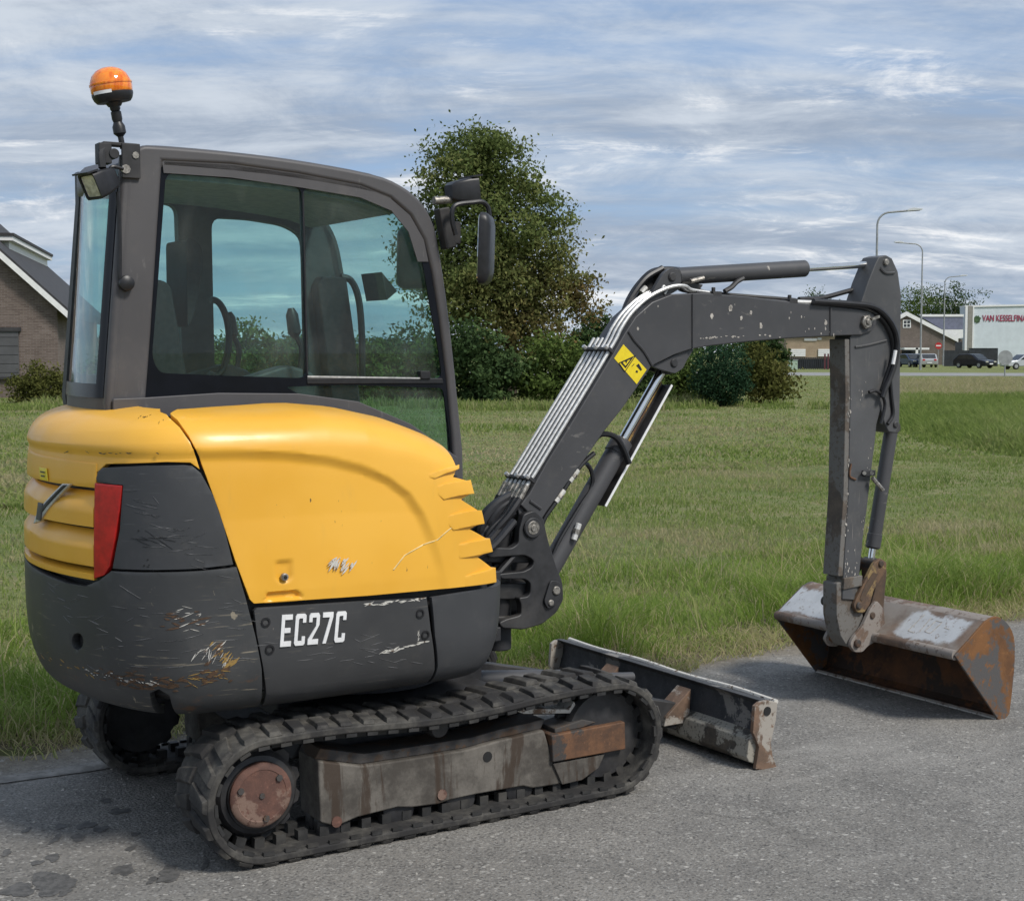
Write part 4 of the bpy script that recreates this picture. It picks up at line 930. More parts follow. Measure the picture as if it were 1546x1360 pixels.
# lug on top of the bend for the arm cylinder
tl = roundpoly([(1.3087, 1.9433), (1.3553, 2.0104), (1.4167, 2.0929), (1.4533, 2.1142), (1.4979, 2.1068), (1.5169, 2.0723), (1.5062, 2.0254), (1.4655, 2.0041), (1.3738, 1.9761)], .012, 3)
for a_ in (.062, -.038): MB().prism(tl, near(a_), near(a_-.024)).build('arm_cylinder_lug', M['boom'], boom, .004)
ap = (1.4611, 2.0767)
pinboss('lug_pin', ap, near(.072), near(-.07), .020, M['castdark'], boom, False)
MB().tube([(1.3989, -0.195, 2.0112), (1.4133, -0.195, 2.0347), (1.4282, -0.195, 2.0176), (1.4173, -0.195, 2.0)], .006).build('hose_clip', M['zinc'], boom)

# hydraulic cylinders: barrel, head collar, chrome rod, eyes
def cylinder(name, a, b, frac, rb, rr, y=YB, collar=True):
    a = Vector((a[0], y, a[1])); b = Vector((b[0], y, b[1])); d = (b-a).normalized(); L = (b-a).length; m = a + d*L*frac
    o = MB().cyl(a + d*.02, m, rb, seg=28, ch=.006).build(name, M['boom'], ex, 0, 40)
    MB().cyl(a - Vector((0, .036, 0)), a + Vector((0, .036, 0)), rb*.86, seg=24, ch=.004).build('cylinder_eye', M['castdark'], o)
    if collar: MB().lathe([(rb*.9, 0), (rb*1.09, .004), (rb*1.09, .07), (rb*.8, .078)], m - d*.072, d, 28).build('cylinder_head', M['boom'], o)
    MB().cyl(m, b - d*.015, rr, seg=20).build('piston_rod', M['chrome'], o)
    MB().cyl(b - Vector((0, .034, 0)), b + Vector((0, .034, 0)), rr*1.75, seg=20, ch=.003).build('rod_eye', M['castdark'], o)
    return o
# boom cylinder with steel guard in front of it
bc = cylinder('boom_cylinder', (0.8012, 0.7394), (1.4709, 1.682), .655, .046, .021)
A = Vector((0.8012, YB, 0.7394)); B = Vector((1.4709, YB, 1.682))
D = (B-A).normalized(); Nrm = Vector((D.z, 0, -D.x))
g0 = A + D*(B-A).length*.40 + Nrm*.070; g1 = A + D*(B-A).length*.95 + Nrm*.062
gd = MB()
gd.beam(g0, g1, .070, .004, Nrm); gd.beam(g0+Vector((0, .03, 0))-Nrm*.01, g1+Vector((0, .03, 0))-Nrm*.01, .004, .022, Nrm)
gd.build('cylinder_guard', M['castdark'], bc, .001)
MB().beam(g0+Vector((0, -.034, 0)), g1+Vector((0, -.034, 0)), .005, .011, Nrm).build('guard_edge', M['white'], bc, .001)
MB().cyl(g0+Vector((0, .02, 0))-Nrm*.02, g1+Vector((0, .02, 0))-Nrm*.026, .007, seg=10).build('guard_rod', M['yellowrust'], bc)
hcol = A + D*(B-A).length*.60
MB().tube([tuple(hcol + q) for q in (Vector((-.14, -.02, .05)), Vector((-.10, -.03, .085)), Vector((-.045, -.055, .075)), Vector((0, -.06, .02)), Vector((.03, -.06, -.045)))], .013).build('hose', M['black'], bc)
MB().tube([(1.0366, -0.15, 1.2646), (1.0612, -0.15, 1.229), (1.0615, -0.15, 1.1627), (0.9887, -0.15, 1.066), (0.8962, -0.15, 0.9429), (0.8454, -0.15, 0.8468)], .010).build('hose', M['black'], bc)
MB().tube([(1.0643, -0.165, 1.3103), (1.0053, -0.165, 1.2697), (0.9435, -0.165, 1.2068), (0.8958, -0.165, 1.1466), (0.8518, -0.165, 1.0951), (0.8081, -0.165, 1.0439), (0.7881, -0.165, 0.9944)], .011).build('hose', M['black'], bc)
for q0, q1 in ([(0.977, -0.166, 1.2424), (0.9325, -0.166, 1.1932)], [(0.9053, -0.166, 1.1575), (0.8613, -0.166, 1.1088)], [(0.9717, -0.185, 1.0131), (0.9444, -0.185, 0.9435)]):
    MB().cyl(q0, q1, .0135, seg=10, ch=.002).build('hose_fitting', M['fitting'], bc)
    qa, qb = Vector(q0), Vector(q1); MB().cyl(qa.lerp(qb, .35), qa.lerp(qb, .62), .0165, seg=6).build('hex_nut', M['pin'], bc)
# arm cylinder along the top
ac = cylinder('arm_cylinder', (1.5083, 2.0805), (2.833, 2.1811), .605, .040, .0165, collar=False)
MB().prism([(1.5447, 2.0626), (1.6664, 2.0479), (1.6512, 2.0297), (1.5828, 2.0252), (1.5452, 2.0155)], near(.03), near(.01)).build('port_block', M['castdark'], ac, .003)
MB().tube([(1.7906, -0.16, 2.0208), (1.8296, -0.16, 2.0397), (1.8609, -0.16, 2.0646), (1.9003, -0.16, 2.0837)], .012).build('port_elbow', M['castdark'], ac)
MB().cyl((1.5698, -0.185, 2.0593), (1.6454, -0.185, 2.0759), .011, seg=8).build('port_fitting', M['pin'], ac)

# six steel pipes up the boom's back, three run on over the bend
pl = [(0.7022, 1.1817), (0.7516, 1.2433), (0.885, 1.423), (1.0243, 1.6089), (1.1211, 1.7415), (1.1595, 1.7956)]
p_up = [(1.1874, 1.8414), (1.2475, 1.9106), (1.337, 1.9751), (1.4464, 2.0178), (1.528, 2.0255), (1.5808, 2.0091), (1.6798, 1.9993)]
for i in range(6):
    y = near(.080) + i*.033
    P = [(x-.012, y, z+.010) for x, z in pl]
    if i in (0, 1, 2): P += [(x-.012, y + .012*(k > 4), z+.012) for k, (x, z) in enumerate(p_up)]
    MB().tube(P, .0085, 8, 4).build('hydraulic_pipe', M['zinc'], boom)
for t0 in ((1.1211, 1.7415), (0.7219, 1.203)):
    MB().beam((t0[0]-.014, near(.100), t0[1]+.012), (t0[0]-.014, near(-.098), t0[1]+.012), .016, .030, (-.8, 0, .6)).build('pipe_clamp', M['castdark'], boom, .003)
    for i in range(3): MB().cyl((t0[0]-.025, near(.085)+i*.08, t0[1]+.020), (t0[0]-.040, near(.085)+i*.08, t0[1]+.031), .009, seg=6).build('clamp_bolt', M['zinc'], boom)
for i in range(6):
    a = (0.7022, 1.1817); y = near(.080)+i*.033
    MB().cyl((a[0]-.012, y, a[1]+.01), (a[0]-.050, y, a[1]-.05), .0125, seg=8).build('hose_fitting', M['pin'], boom)
    MB().tube([(a[0]-.045, y, a[1]-.045), (a[0]-.10, y, a[1]-.11-.006*i), (a[0]-.17-.008*i, y*.9-.01, a[1]-.19), (a[0]-.19+.01*(i % 2), y*.8-.02, a[1]-.30), (a[0]-.13, y*.7-.03, a[1]-.40+.02*(i % 3)), (a[0]-.24, y*.7-.03, a[1]-.44)], .0165, 8).build('hydraulic_hose', M['black'], boom)
for i in range(3):
    MB().tube([(a[0]-.10, near(.12)+i*.06, a[1]-.13), (a[0]-.22, near(.15)+i*.06, a[1]-.22), (a[0]-.33, near(.17)+i*.06, a[1]-.26)], .017).build('hydraulic_hose', M['black'], boom)
    MB().tube([(a[0]-.02, near(.10)+i*.07, a[1]-.12), (a[0]-.05, near(.09)+i*.06, a[1]-.24), (a[0]-.16, near(.1)+i*.06, a[1]-.34)], .015).build('hydraulic_hose', M['black'], boom)
# thick hose bundle between the machine and the boom foot
for i, (P, yy) in enumerate((([(0.7571, -0.13, 1.1565), (0.6743, -0.13, 1.1439), (0.5862, -0.13, 1.1041), (0.5281, -0.13, 1.0465), (0.5151, -0.13, 0.9919), (0.5763, -0.13, 0.9628)], 0), ([(0.7629, -0.1, 1.1254), (0.6766, -0.1, 1.1076), (0.6044, -0.1, 1.0668), (0.5654, -0.1, 1.0133), (0.5848, -0.1, 0.9673)], -.03), ([(0.7511, -0.16, 1.1368), (0.6719, -0.16, 1.1215), (0.5969, -0.16, 1.0841), (0.5549, -0.16, 1.0229), (0.5807, -0.16, 0.9658)], .02), ([(0.725, -0.18, 1.1008), (0.6462, -0.18, 1.0775), (0.5943, -0.18, 1.0363), (0.5846, -0.18, 0.976)], .01), ([(0.7683, -0.06, 1.1331), (0.6584, -0.06, 1.1135), (0.583, -0.06, 1.0643), (0.5439, -0.06, 0.9994), (0.6025, -0.06, 0.9786)], 0))):
    MB().tube([(p[0], p[1]+yy, p[2]) for p in P], .024 - .002*(i % 2), 10).build('hydraulic_hose', M['black'], boom)
# hoses over the bend to the arm cylinder
for i, P in enumerate(([(1.2251, -0.1, 1.8226), (1.2535, -0.1, 1.8896), (1.2891, -0.1, 1.9685), (1.3395, -0.1, 2.0365), (1.4125, -0.1, 2.0968), (1.4941, -0.1, 2.1139), (1.577, -0.1, 2.1133)], [(1.2831, -0.06, 1.8438), (1.3263, -0.06, 1.9263), (1.3772, -0.06, 1.9948), (1.4359, -0.06, 2.0609), (1.5104, -0.06, 2.1014), (1.5785, -0.06, 2.1033)], [(1.1891, -0.13, 1.8019), (1.2385, -0.13, 1.909), (1.2919, -0.13, 1.9938), (1.3641, -0.13, 2.0709), (1.4558, -0.13, 2.1172)])):
    MB().tube(P, .014, 8).build('hydraulic_hose', M['black'], boom)
for (u0, u1) in ([(1.238, -0.16, 1.8825), (1.2736, -0.16, 1.9348)], [(1.207, -0.1, 1.8427), (1.2462, -0.1, 1.8953)], [(1.3466, -0.12, 2.0068), (1.372, -0.12, 2.0307)]):
    MB().cyl(u0, u1, .013, seg=8).build('hose_fitting', M['fitting'], boom)
# lines along the top of the boom
for i, P in enumerate(([(1.5883, -0.2, 2.0122), (1.6836, -0.2, 2.0023), (1.7416, -0.2, 1.9946), (2.1005, -0.2, 1.9771), (2.1831, -0.2, 1.9755)], [(1.5762, -0.14, 2.0287), (1.6447, -0.14, 2.0273), (1.7452, -0.14, 2.0115), (2.1967, -0.14, 1.993), (2.2471, -0.14, 1.9877)])):
    MB().tube(P, .009, 8).build('hydraulic_pipe', M['castdark'] if i else M['castdark'], boom)
for p in ((1.6996, -0.19, 2.006), (2.1591, -0.19, 1.9815)):
    MB().box(p, (.05, .06, .022)).cyl((p[0], p[1], p[2]), (p[0], p[1], p[2]+.03), .010, seg=6).build('pipe_clamp', M['castdark'], boom, .002)
MB().cyl((2.183, -0.2, 1.9786), (2.3004, -0.2, 1.9776), .011, seg=8).build('hose_fitting', M['fitting'], boom)
MB().cyl((2.4808, -0.2, 1.9649), (2.5333, -0.2, 1.9595), .013, seg=8).build('hose_fitting', M['fitting'], boom)
MB().tube([(2.2919, -0.11, 1.9956), (2.4376, -0.11, 2.0047), (2.5905, -0.11, 2.0365), (2.7018, -0.11, 2.0616), (2.7831, -0.11, 2.0765)], .012).build('hydraulic_hose', M['black'], boom)
MB().tube([(2.2669, -0.235, 1.9822), (2.4892, -0.235, 1.9767), (2.6434, -0.235, 1.9667), (2.7339, -0.235, 1.9297), (2.8036, -0.235, 1.8598), (2.8284, -0.235, 1.7824), (2.8168, -0.235, 1.7015), (2.7866, -0.235, 1.6304), (2.7517, -0.235, 1.5694), (2.7301, -0.235, 1.5245)], .0135).build('hydraulic_hose', M['black'], boom)
MB().tube([(2.2777, -0.215, 1.9737), (2.4876, -0.215, 1.9678), (2.633, -0.215, 1.9543), (2.7326, -0.215, 1.9109), (2.7979, -0.215, 1.8406), (2.8227, -0.215, 1.763), (2.8107, -0.215, 1.6916), (2.7761, -0.215, 1.6141), (2.7503, -0.215, 1.5561)], .012).build('hydraulic_hose', M['black'], boom)
MB().tube([(2.7974, -0.252, 1.7532), (2.7892, -0.252, 1.7178), (2.7809, -0.252, 1.6856)], .009).build('hose_label', M['white'], boom)
MB().tube([(2.6499, -0.225, 1.5513), (2.6946, -0.225, 1.5571), (2.7404, -0.225, 1.5306), (2.7597, -0.225, 1.4849), (2.7347, -0.225, 1.3947)], .008).build('hydraulic_hose', M['black'], boom)
MB().tube([(2.809, -0.21, 1.6039), (2.8202, -0.21, 1.5223), (2.8315, -0.21, 1.4405), (2.796, -0.21, 1.3925)], .010).build('hydraulic_hose', M['black'], boom)
# warning sticker on the near side
sy = near(.0915)
MB().prism([(1.1767, 1.7785), (1.3025, 1.6694), (1.249, 1.6065), (1.1278, 1.7188)], sy, near(.089)).build('warning_sticker', M['decal'], boom)
stk = [c for c in boom.children if c.name.startswith('warning_sticker')][0]
def line_strip(P, w, y):
    mb = MB()
    for a_, b_ in zip(P[:-1], P[1:]): mb.beam((a_[0], y, a_[1]), (b_[0], y, b_[1]), w, .001, (0, 1, 0))
    return mb
MB().prism([(1.1595, 1.7016), (1.2303, 1.7243), (1.1879, 1.6758)], sy-.001, sy, holes=[[(1.1719, 1.7016), (1.2161, 1.7157), (1.1879, 1.6858)]]).prism([(1.1842, 1.7101), (1.1984, 1.71), (1.1914, 1.6958)], sy-.001, sy).prism([(1.2448, 1.687), (1.2591, 1.6955), (1.2772, 1.6695), (1.2701, 1.6638)], sy-.001, sy).prism([(1.245, 1.6669), (1.2557, 1.6639), (1.2522, 1.6553), (1.2415, 1.6583)], sy-.001, sy).prism([(1.2199, 1.6842), (1.234, 1.6956), (1.2362, 1.6939), (1.222, 1.6825)], sy-.001, sy).build('warning_print', M['ink'], stk)
tri = [(1.1525, 1.6988), (1.2409, 1.73), (1.1845, 1.6616)]
line_strip(tri + tri[:1], .0032, sy-.0008).build('warning_print', M['ink'], stk)

# stick: box section, wide plate at the top and cylinder bracket behind
so = [(2.6071, 1.9796), (2.6536, 2.0857), (2.7007, 2.1731), (2.7224, 2.2058), (2.7718, 2.2171), (2.8131, 2.2024), (2.8559, 2.1392), (2.8818, 2.0265), (2.8827, 1.8119), (2.8855, 1.5211), (2.8844, 1.3833), (2.8576, 1.3447), (2.8114, 1.3526), (2.7829, 1.3926), (2.7538, 1.4649), (2.7283, 1.394), (2.7209, 1.3228), (2.6974, 1.1676), (2.6703, 0.9736), (2.6504, 0.8574), (2.6241, 0.6308), (2.5949, 0.5353), (2.5146, 0.5459), (2.5203, 0.6914), (2.5435, 1.0551), (2.5465, 1.5268), (2.5402, 1.8136)]
stick = MB().prism(so, near(.075), near(-.035)).build('stick', M['stick'], ex, .006)
sb = [(2.4836, 0.6276), (2.6526, 0.6396), (2.6412, 0.5486), (2.666, 0.4476), (2.6505, 0.3337), (2.6153, 0.2946), (2.5612, 0.3071), (2.5156, 0.3643), (2.487, 0.465)]
MB().prism(roundpoly(sb, .01, 2), near(.066), near(-.030)).build('stick_foot', M['stickback'], stick, .005)
MB().prism([(2.536, 1.8072), (2.5465, 1.5268), (2.5435, 1.0551), (2.5166, 0.6593), (2.4857, 0.6618), (2.5126, 1.0567), (2.5157, 1.5273), (2.5053, 1.8071)], near(.073), near(-.033)).build('stick_back_plate', M['stickback'], stick, .004)
MB().prism([(2.5173, 0.6521), (2.6421, 0.6549), (2.6388, 0.6027), (2.5141, 0.5939)], near(.083), near(-.042)).build('stick_collar', M['stickback'], stick, .005)
pinboss('boom_end_pin', (2.6209, 1.8898), near(.112), near(-.11), .030, M['pin'], stick)
MB().prism([(2.6209 + .036*math.cos(R(60*k+10)), 1.8898 + .036*math.sin(R(60*k+10))) for k in range(6)], near(.108), near(.09)).build('pin_nut', M['pin'], stick, .003)
MB().beam((2.6339, -0.25, 1.9027), (2.6826, -0.25, 1.916), .012, .012).build('locking_tab', M['pin'], stick)
pinboss('rod_pin', (2.7675, 2.1814), near(.088), near(-.088), .016, M['pin'], stick, False)
MB().tube([(2.7307, -0.207, 2.1516), (2.7673, -0.207, 2.1302), (2.8265, -0.207, 2.1319)], .007, 6).build('weld_bead', M['stick'], stick)
pinboss('bracket_pin', (2.8558, 1.3876), near(.084), near(-.08), .016, M['castdark'], stick, False)
MB().tube([(2.57, -0.207, 1.7691), (2.6542, -0.207, 1.7789), (2.7799, -0.207, 1.8018)], .006, 6).build('weld_bead', M['stick'], stick)
MB().box((2.6648, -0.215, 1.1567), (.07, .03, .028)).build('valve_block', M['castdark'], stick, .003)
MB().cyl((2.6174, -0.235, 1.1603), (2.6532, -0.2, 1.1562), .010, seg=8).build('valve_bolt', M['pin'], stick)
MB().cyl((2.6667, -0.235, 1.1581), (2.7029, -0.2, 1.154), .010, seg=8).build('valve_bolt', M['pin'], stick)
MB().cyl((2.6718, -0.235, 1.1352), (2.73, -0.25, 1.0719), .011, seg=8).build('valve_lever', M['pin'], stick)
MB().tube([(2.5539, -0.209, 1.2063), (2.5463, -0.209, 1.1487), (2.5866, -0.209, 1.1275)], .005, 6).build('weld_bead', M['rust'], stick)
# bucket cylinder, links
bk = cylinder('bucket_cylinder', (2.9085, 1.3695), (2.7765, 0.6947), .885, .034, .017)
lk = roundpoly([(2.7121, 0.7096), (2.7571, 0.7324), (2.799, 0.7095), (2.7999, 0.6697), (2.7151, 0.5778), (2.6895, 0.5077), (2.6497, 0.4687), (2.6001, 0.4767), (2.577, 0.5116), (2.5985, 0.5488), (2.6507, 0.6227)], .012, 3)
li = roundpoly([(2.7028, 0.6656), (2.7394, 0.6561), (2.66, 0.5578), (2.6337, 0.5274), (2.6154, 0.5422), (2.6499, 0.6045)], .006, 2)
link = MB().prism(lk, near(.088), near(.066)).build('bucket_link', M['linkrust'], ex, .005)
MB().prism(lk, near(-.066), near(-.088)).build('bucket_link', M['linkrust'], ex, .005)
MB().prism(li, near(.0905), near(.086)).build('link_web', M['rustdark'], link)
pinboss('link_pin', (2.7565, 0.7041), near(.098), near(-.095), .016, M['rustdark'], link, False)
pinboss('link_pin', (2.6116, 0.5098), near(.098), near(-.095), .018, M['rustdark'], link, False)
MB().prism(roundpoly([(2.7547, 0.7001), (2.8189, 0.7117), (2.8479, 0.6595), (2.8257, 0.4274), (2.7709, 0.3994), (2.7238, 0.4539), (2.767, 0.5663)], .015, 3), near(.045), near(-.045)).build('bucket_link', M['rustdark'], ex, .005)

M['chip'] = simple('bare_chip', (.42, .39, .35), .6, 0, .3, 60)
# chipped paint on the boom and the stick: ragged flakes
def flakes(name, mat, parent, n, pts, spread, size, y, seed, stretch=1.):
    g = random.Random(seed); mb = MB()
    for k in range(n):
        b_ = pts[g.randrange(len(pts))]; c = (b_[0]+g.gauss(0, spread[0]), b_[1]+g.gauss(0, spread[1])); r = size*g.uniform(.3, 1.3)
        P = [(c[0]+r*math.cos(a)*g.uniform(.5, 1.1), c[1]+stretch*r*math.sin(a)*g.uniform(.5, 1.1)) for a in np.linspace(0, 6.283, 9)[:-1]]
        mb.prism(P, y-.001, y+.004)
    o = mb.build(name, mat, parent, 0, 0); o['kind'] = 'stuff'; return o
flakes('paint_chips', M['chip'], boom, 7, [(1.6681, 1.9069), (1.7757, 1.941), (1.7999, 1.8817), (1.8429, 1.8971), (1.8978, 1.9249), (1.9625, 1.8682), (2.3329, 1.9371)], (.004, .004), .010, near(.0905), 3, 1.4)
flakes('paint_chips', M['chip'], boom, 26, [(1.6197, 1.8061), (1.6885, 1.8094), (1.7657, 1.8157), (1.844, 1.8131), (2.0035, 1.82), (2.1342, 1.8146)], (.03, .002), .008, near(.0905), 4, .45)
flakes('paint_chips', M['chip'], boom, 10, [(2.1657, 1.904), (2.4034, 1.8285), (2.2923, 1.8434)], (.06, .012), .0035, near(.0905), 5, 2.)
flakes('paint_chips', M['chip'], stick, 46, [(2.5435, 1.4629), (2.5446, 1.2064), (2.5355, 1.0136), (2.525, 0.8852), (2.5456, 0.7543), (2.5343, 0.6578), (2.5908, 0.7183), (2.5662, 0.6227)], (.005, .05), .0036, near(.0755), 6, 2.4)
flakes('paint_chips', M['chip'], stick, 22, [(2.6167, 1.5577), (2.6868, 1.233), (2.6545, 0.8767), (2.6184, 0.6836)], (.02, .06), .0024, near(.0755), 7, 3.2)
# ---- wide ditching bucket
YR, YL = -.745, .49
bprof = [(2.7027, 0.3447), (2.9064, 0.4854), (2.9752, 0.5006), (3.0512, 0.4647), (3.1058, 0.3891), (3.1149, 0.2665), (3.1009, 0.124), (3.0855, 0.02), (3.0485, -0.0038), (3.0107, 0.0013)]
bprof = [bprof[0]] + smooth_open(bprof[1:8], 3) + bprof[8:]
cx_b, cz_b = np.mean([p[0] for p in bprof]), np.mean([p[1] for p in bprof])
inner = [(x+(cx_b-x)*.055, z+(cz_b-z)*.055) for x, z in bprof]
bucket = MB().prism(bprof + inner[::-1], YR+.012, YL-.012, edge_mi=0).build('bucket', [M['bucketrust'], M['bucketin']], ex, 0, 30)
nb = len(bprof)
inn = [(x+(cx_b-x)*.058, z+(cz_b-z)*.058) for x, z in bprof]; inn2 = [(x+(cx_b-x)*.064, z+(cz_b-z)*.064) for x, z in bprof]
MB().prism(inn + inn2[::-1], YR+.013, YL-.013).build('bucket_lining', M['bucketin'], bucket, 0, 30)
for y0, y1 in ((YR, YR+.012), (YL-.012, YL)):
    MB().prism([(x+(cx_b-x)*-.012, z+(cz_b-z)*-.012 + (.004 if k > nb-4 else 0)) for k, (x, z) in enumerate(bprof)], y0, y1).build('bucket_side', M['bucketend'], bucket, .003)
MB().cyl((bprof[0][0]+.012, YR+.013, bprof[0][1]), (bprof[0][0]+.012, YL-.013, bprof[0][1]), .024, seg=16).build('bucket_lip', M['bucketrust'], bucket)
MB().prism([(bprof[-1][0]-.012, bprof[-1][1]-.001), (bprof[-1][0]+.05, bprof[-1][1]-.004), (bprof[-1][0]+.05, bprof[-1][1]+.012), (bprof[-1][0]-.006, bprof[-1][1]+.006)], YR+.013, YL-.013).build('cutting_edge', M['bladerim'], bucket)
# worn white paint on the top plate either side of the ears
t0_, t1_ = Vector((bprof[0][0], 0, bprof[0][1])), Vector((bprof[1][0], 0, bprof[1][1]))
tn = Vector((-(t1_-t0_).z, 0, (t1_-t0_).x)).normalized()
def on_top(a, y, h=.0): p = t0_.lerp(t1_, a) + tn*h; return (p.x, y, p.z)
Dt = (t1_-t0_); Lt = Dt.length; Du = Dt/Lt
def mat_bucket_top():
    t = NT('bucket_top_worn_paint'); sc = 5
    rust = t.mix(t.rng(t.noise(sc*1.6, 8, .68), .32, .68), (.105, .076, .058), (.20, .135, .095))
    rust = t.mix(t.rng(t.noise(3, 6, .6, t.map((1, 1, 1), (4, 1, 1))), .42, .62), rust, (.24, .215, .19))
    dp = t.n('ShaderNodeVectorMath', operation='DOT_PRODUCT'); t.l(t.P, dp.inputs[0]); dp.inputs[1].default_value = tuple(Du)
    nz = t.math('MULTIPLY', t.math('SUBTRACT', t.noise(9, 7, .65), .5), .55)
    a = t.math('ADD', t.math('DIVIDE', t.math('SUBTRACT', dp.outputs['Value'], float(t0_.dot(Du))), Lt), nz)
    y = t.math('ADD', t.xyz()[1], t.math('MULTIPLY', nz, .16))
    def win(v, lo, hi, f): return t.math('MULTIPLY', t.rng(v, lo, lo+f), t.rng(v, hi, hi+f, 1, 0))
    m = t.math('MULTIPLY', win(a, .13, .86, .10), t.math('ADD', win(y, -.70, -.34, .035), win(y, .0, .50, .04), True))
    m = t.math('MULTIPLY', m, t.rng(t.noise(34, 5, .7), .34, .42, .25, 1))
    k = t.mix(m, rust, t.mix(t.noise(12, 6, .6), (.34, .355, .37), (.56, .58, .60)))
    return t.bsdf(k, .6, 0, t.bump(t.noise(70, 6, .7), .25, .003))
P = [(.06, YR+.012), (.995, YR+.012), (.995, YL-.012), (.06, YL-.012)]
MB().add([on_top(a, y, .004) for a, y in P] + [on_top(a, y, .0) for a, y in P], [(0, 1, 2, 3), (7, 6, 5, 4)] + [(k, (k+1) % 4, 4+(k+1) % 4, 4+k) for k in range(4)]).build('bucket_top_plate', mat_bucket_top(), bucket, 0, 0)
def hand(P): # pale scratched handwriting on the top plate
    mb = MB(); Q = [Vector(on_top(a, y, .005)) for a, y in P]
    for a_, b_ in zip(Q[:-1], Q[1:]): mb.beam(a_, b_, .0045, .001, tn)
    return mb.build('chalk_stroke', M['chip'], bucket, 0, 0)
for P in ([(.85, -.40), (.35, -.39), (.33, -.43)], [(.80, -.45), (.38, -.455)], [(.75, -.49), (.42, -.48), (.40, -.52), (.74, -.53), (.75, -.49)], [(.62, -.565), (.60, -.60)]): hand(P)
# ears, with pins
ear = roundpoly([(2.7295, 0.5245), (2.7763, 0.4805), (2.7873, 0.4065), (2.7706, 0.3352), (2.671, 0.3028), (2.6354, 0.2771), (2.5814, 0.283), (2.5493, 0.3225), (2.5709, 0.3562), (2.6325, 0.4055), (2.6848, 0.4891)], .014, 3)
for s in (1, -1):
    MB().prism(ear, YB - s*.085 - .011, YB - s*.085 + .011).build('bucket_ear', M['bucketrust'], bucket, .004)
pinboss('bucket_pin', (2.5922, 0.327), near(.112), near(-.11), .020, M['rust'], bucket, False)
pinboss('bucket_pin', (2.6974, 0.454), near(.104), near(-.10), .017, M['rustdark'], bucket, False)
pinboss('stop_pin', (2.5786, 0.5075), YB+.05, YB+.12, .024, M['rustdark'], bucket, False)

# ------------------------------------------------------------------ ground, road, verge
fx2 = np.array([math.cos(EX_RZ), math.sin(EX_RZ)]); fy2 = np.array([-math.sin(EX_RZ), math.cos(EX_RZ)]); O2 = np.array(EX_LOC[:2])
def m2w(X, Y): return O2 + np.multiply.outer(X, fx2) + np.multiply.outer(Y, fy2)
def w2m(x, y): d = np.stack([x-O2[0], y-O2[1]], -1); return d @ fx2, d @ fy2
_tab = np.random.default_rng(5).random((64, 64))
def vnoise(x, y, sc):
    x = np.asarray(x)*sc; y = np.asarray(y)*sc; i = np.floor(x).astype(int); j = np.floor(y).astype(int); u = x-i; v = y-j
    u = u*u*(3-2*u); v = v*v*(3-2*v); T = lambda a, b: _tab[a % 64, b % 64]
    return (T(i, j)*(1-u)+T(i+1, j)*u)*(1-v) + (T(i, j+1)*(1-u)+T(i+1, j+1)*u)*v
def fnoise(x, y, sc): return .55*vnoise(x, y, sc) + .3*vnoise(x+7.3, y+2.1, sc*2.1) + .15*vnoise(x+3.7, y+9.2, sc*4.3)

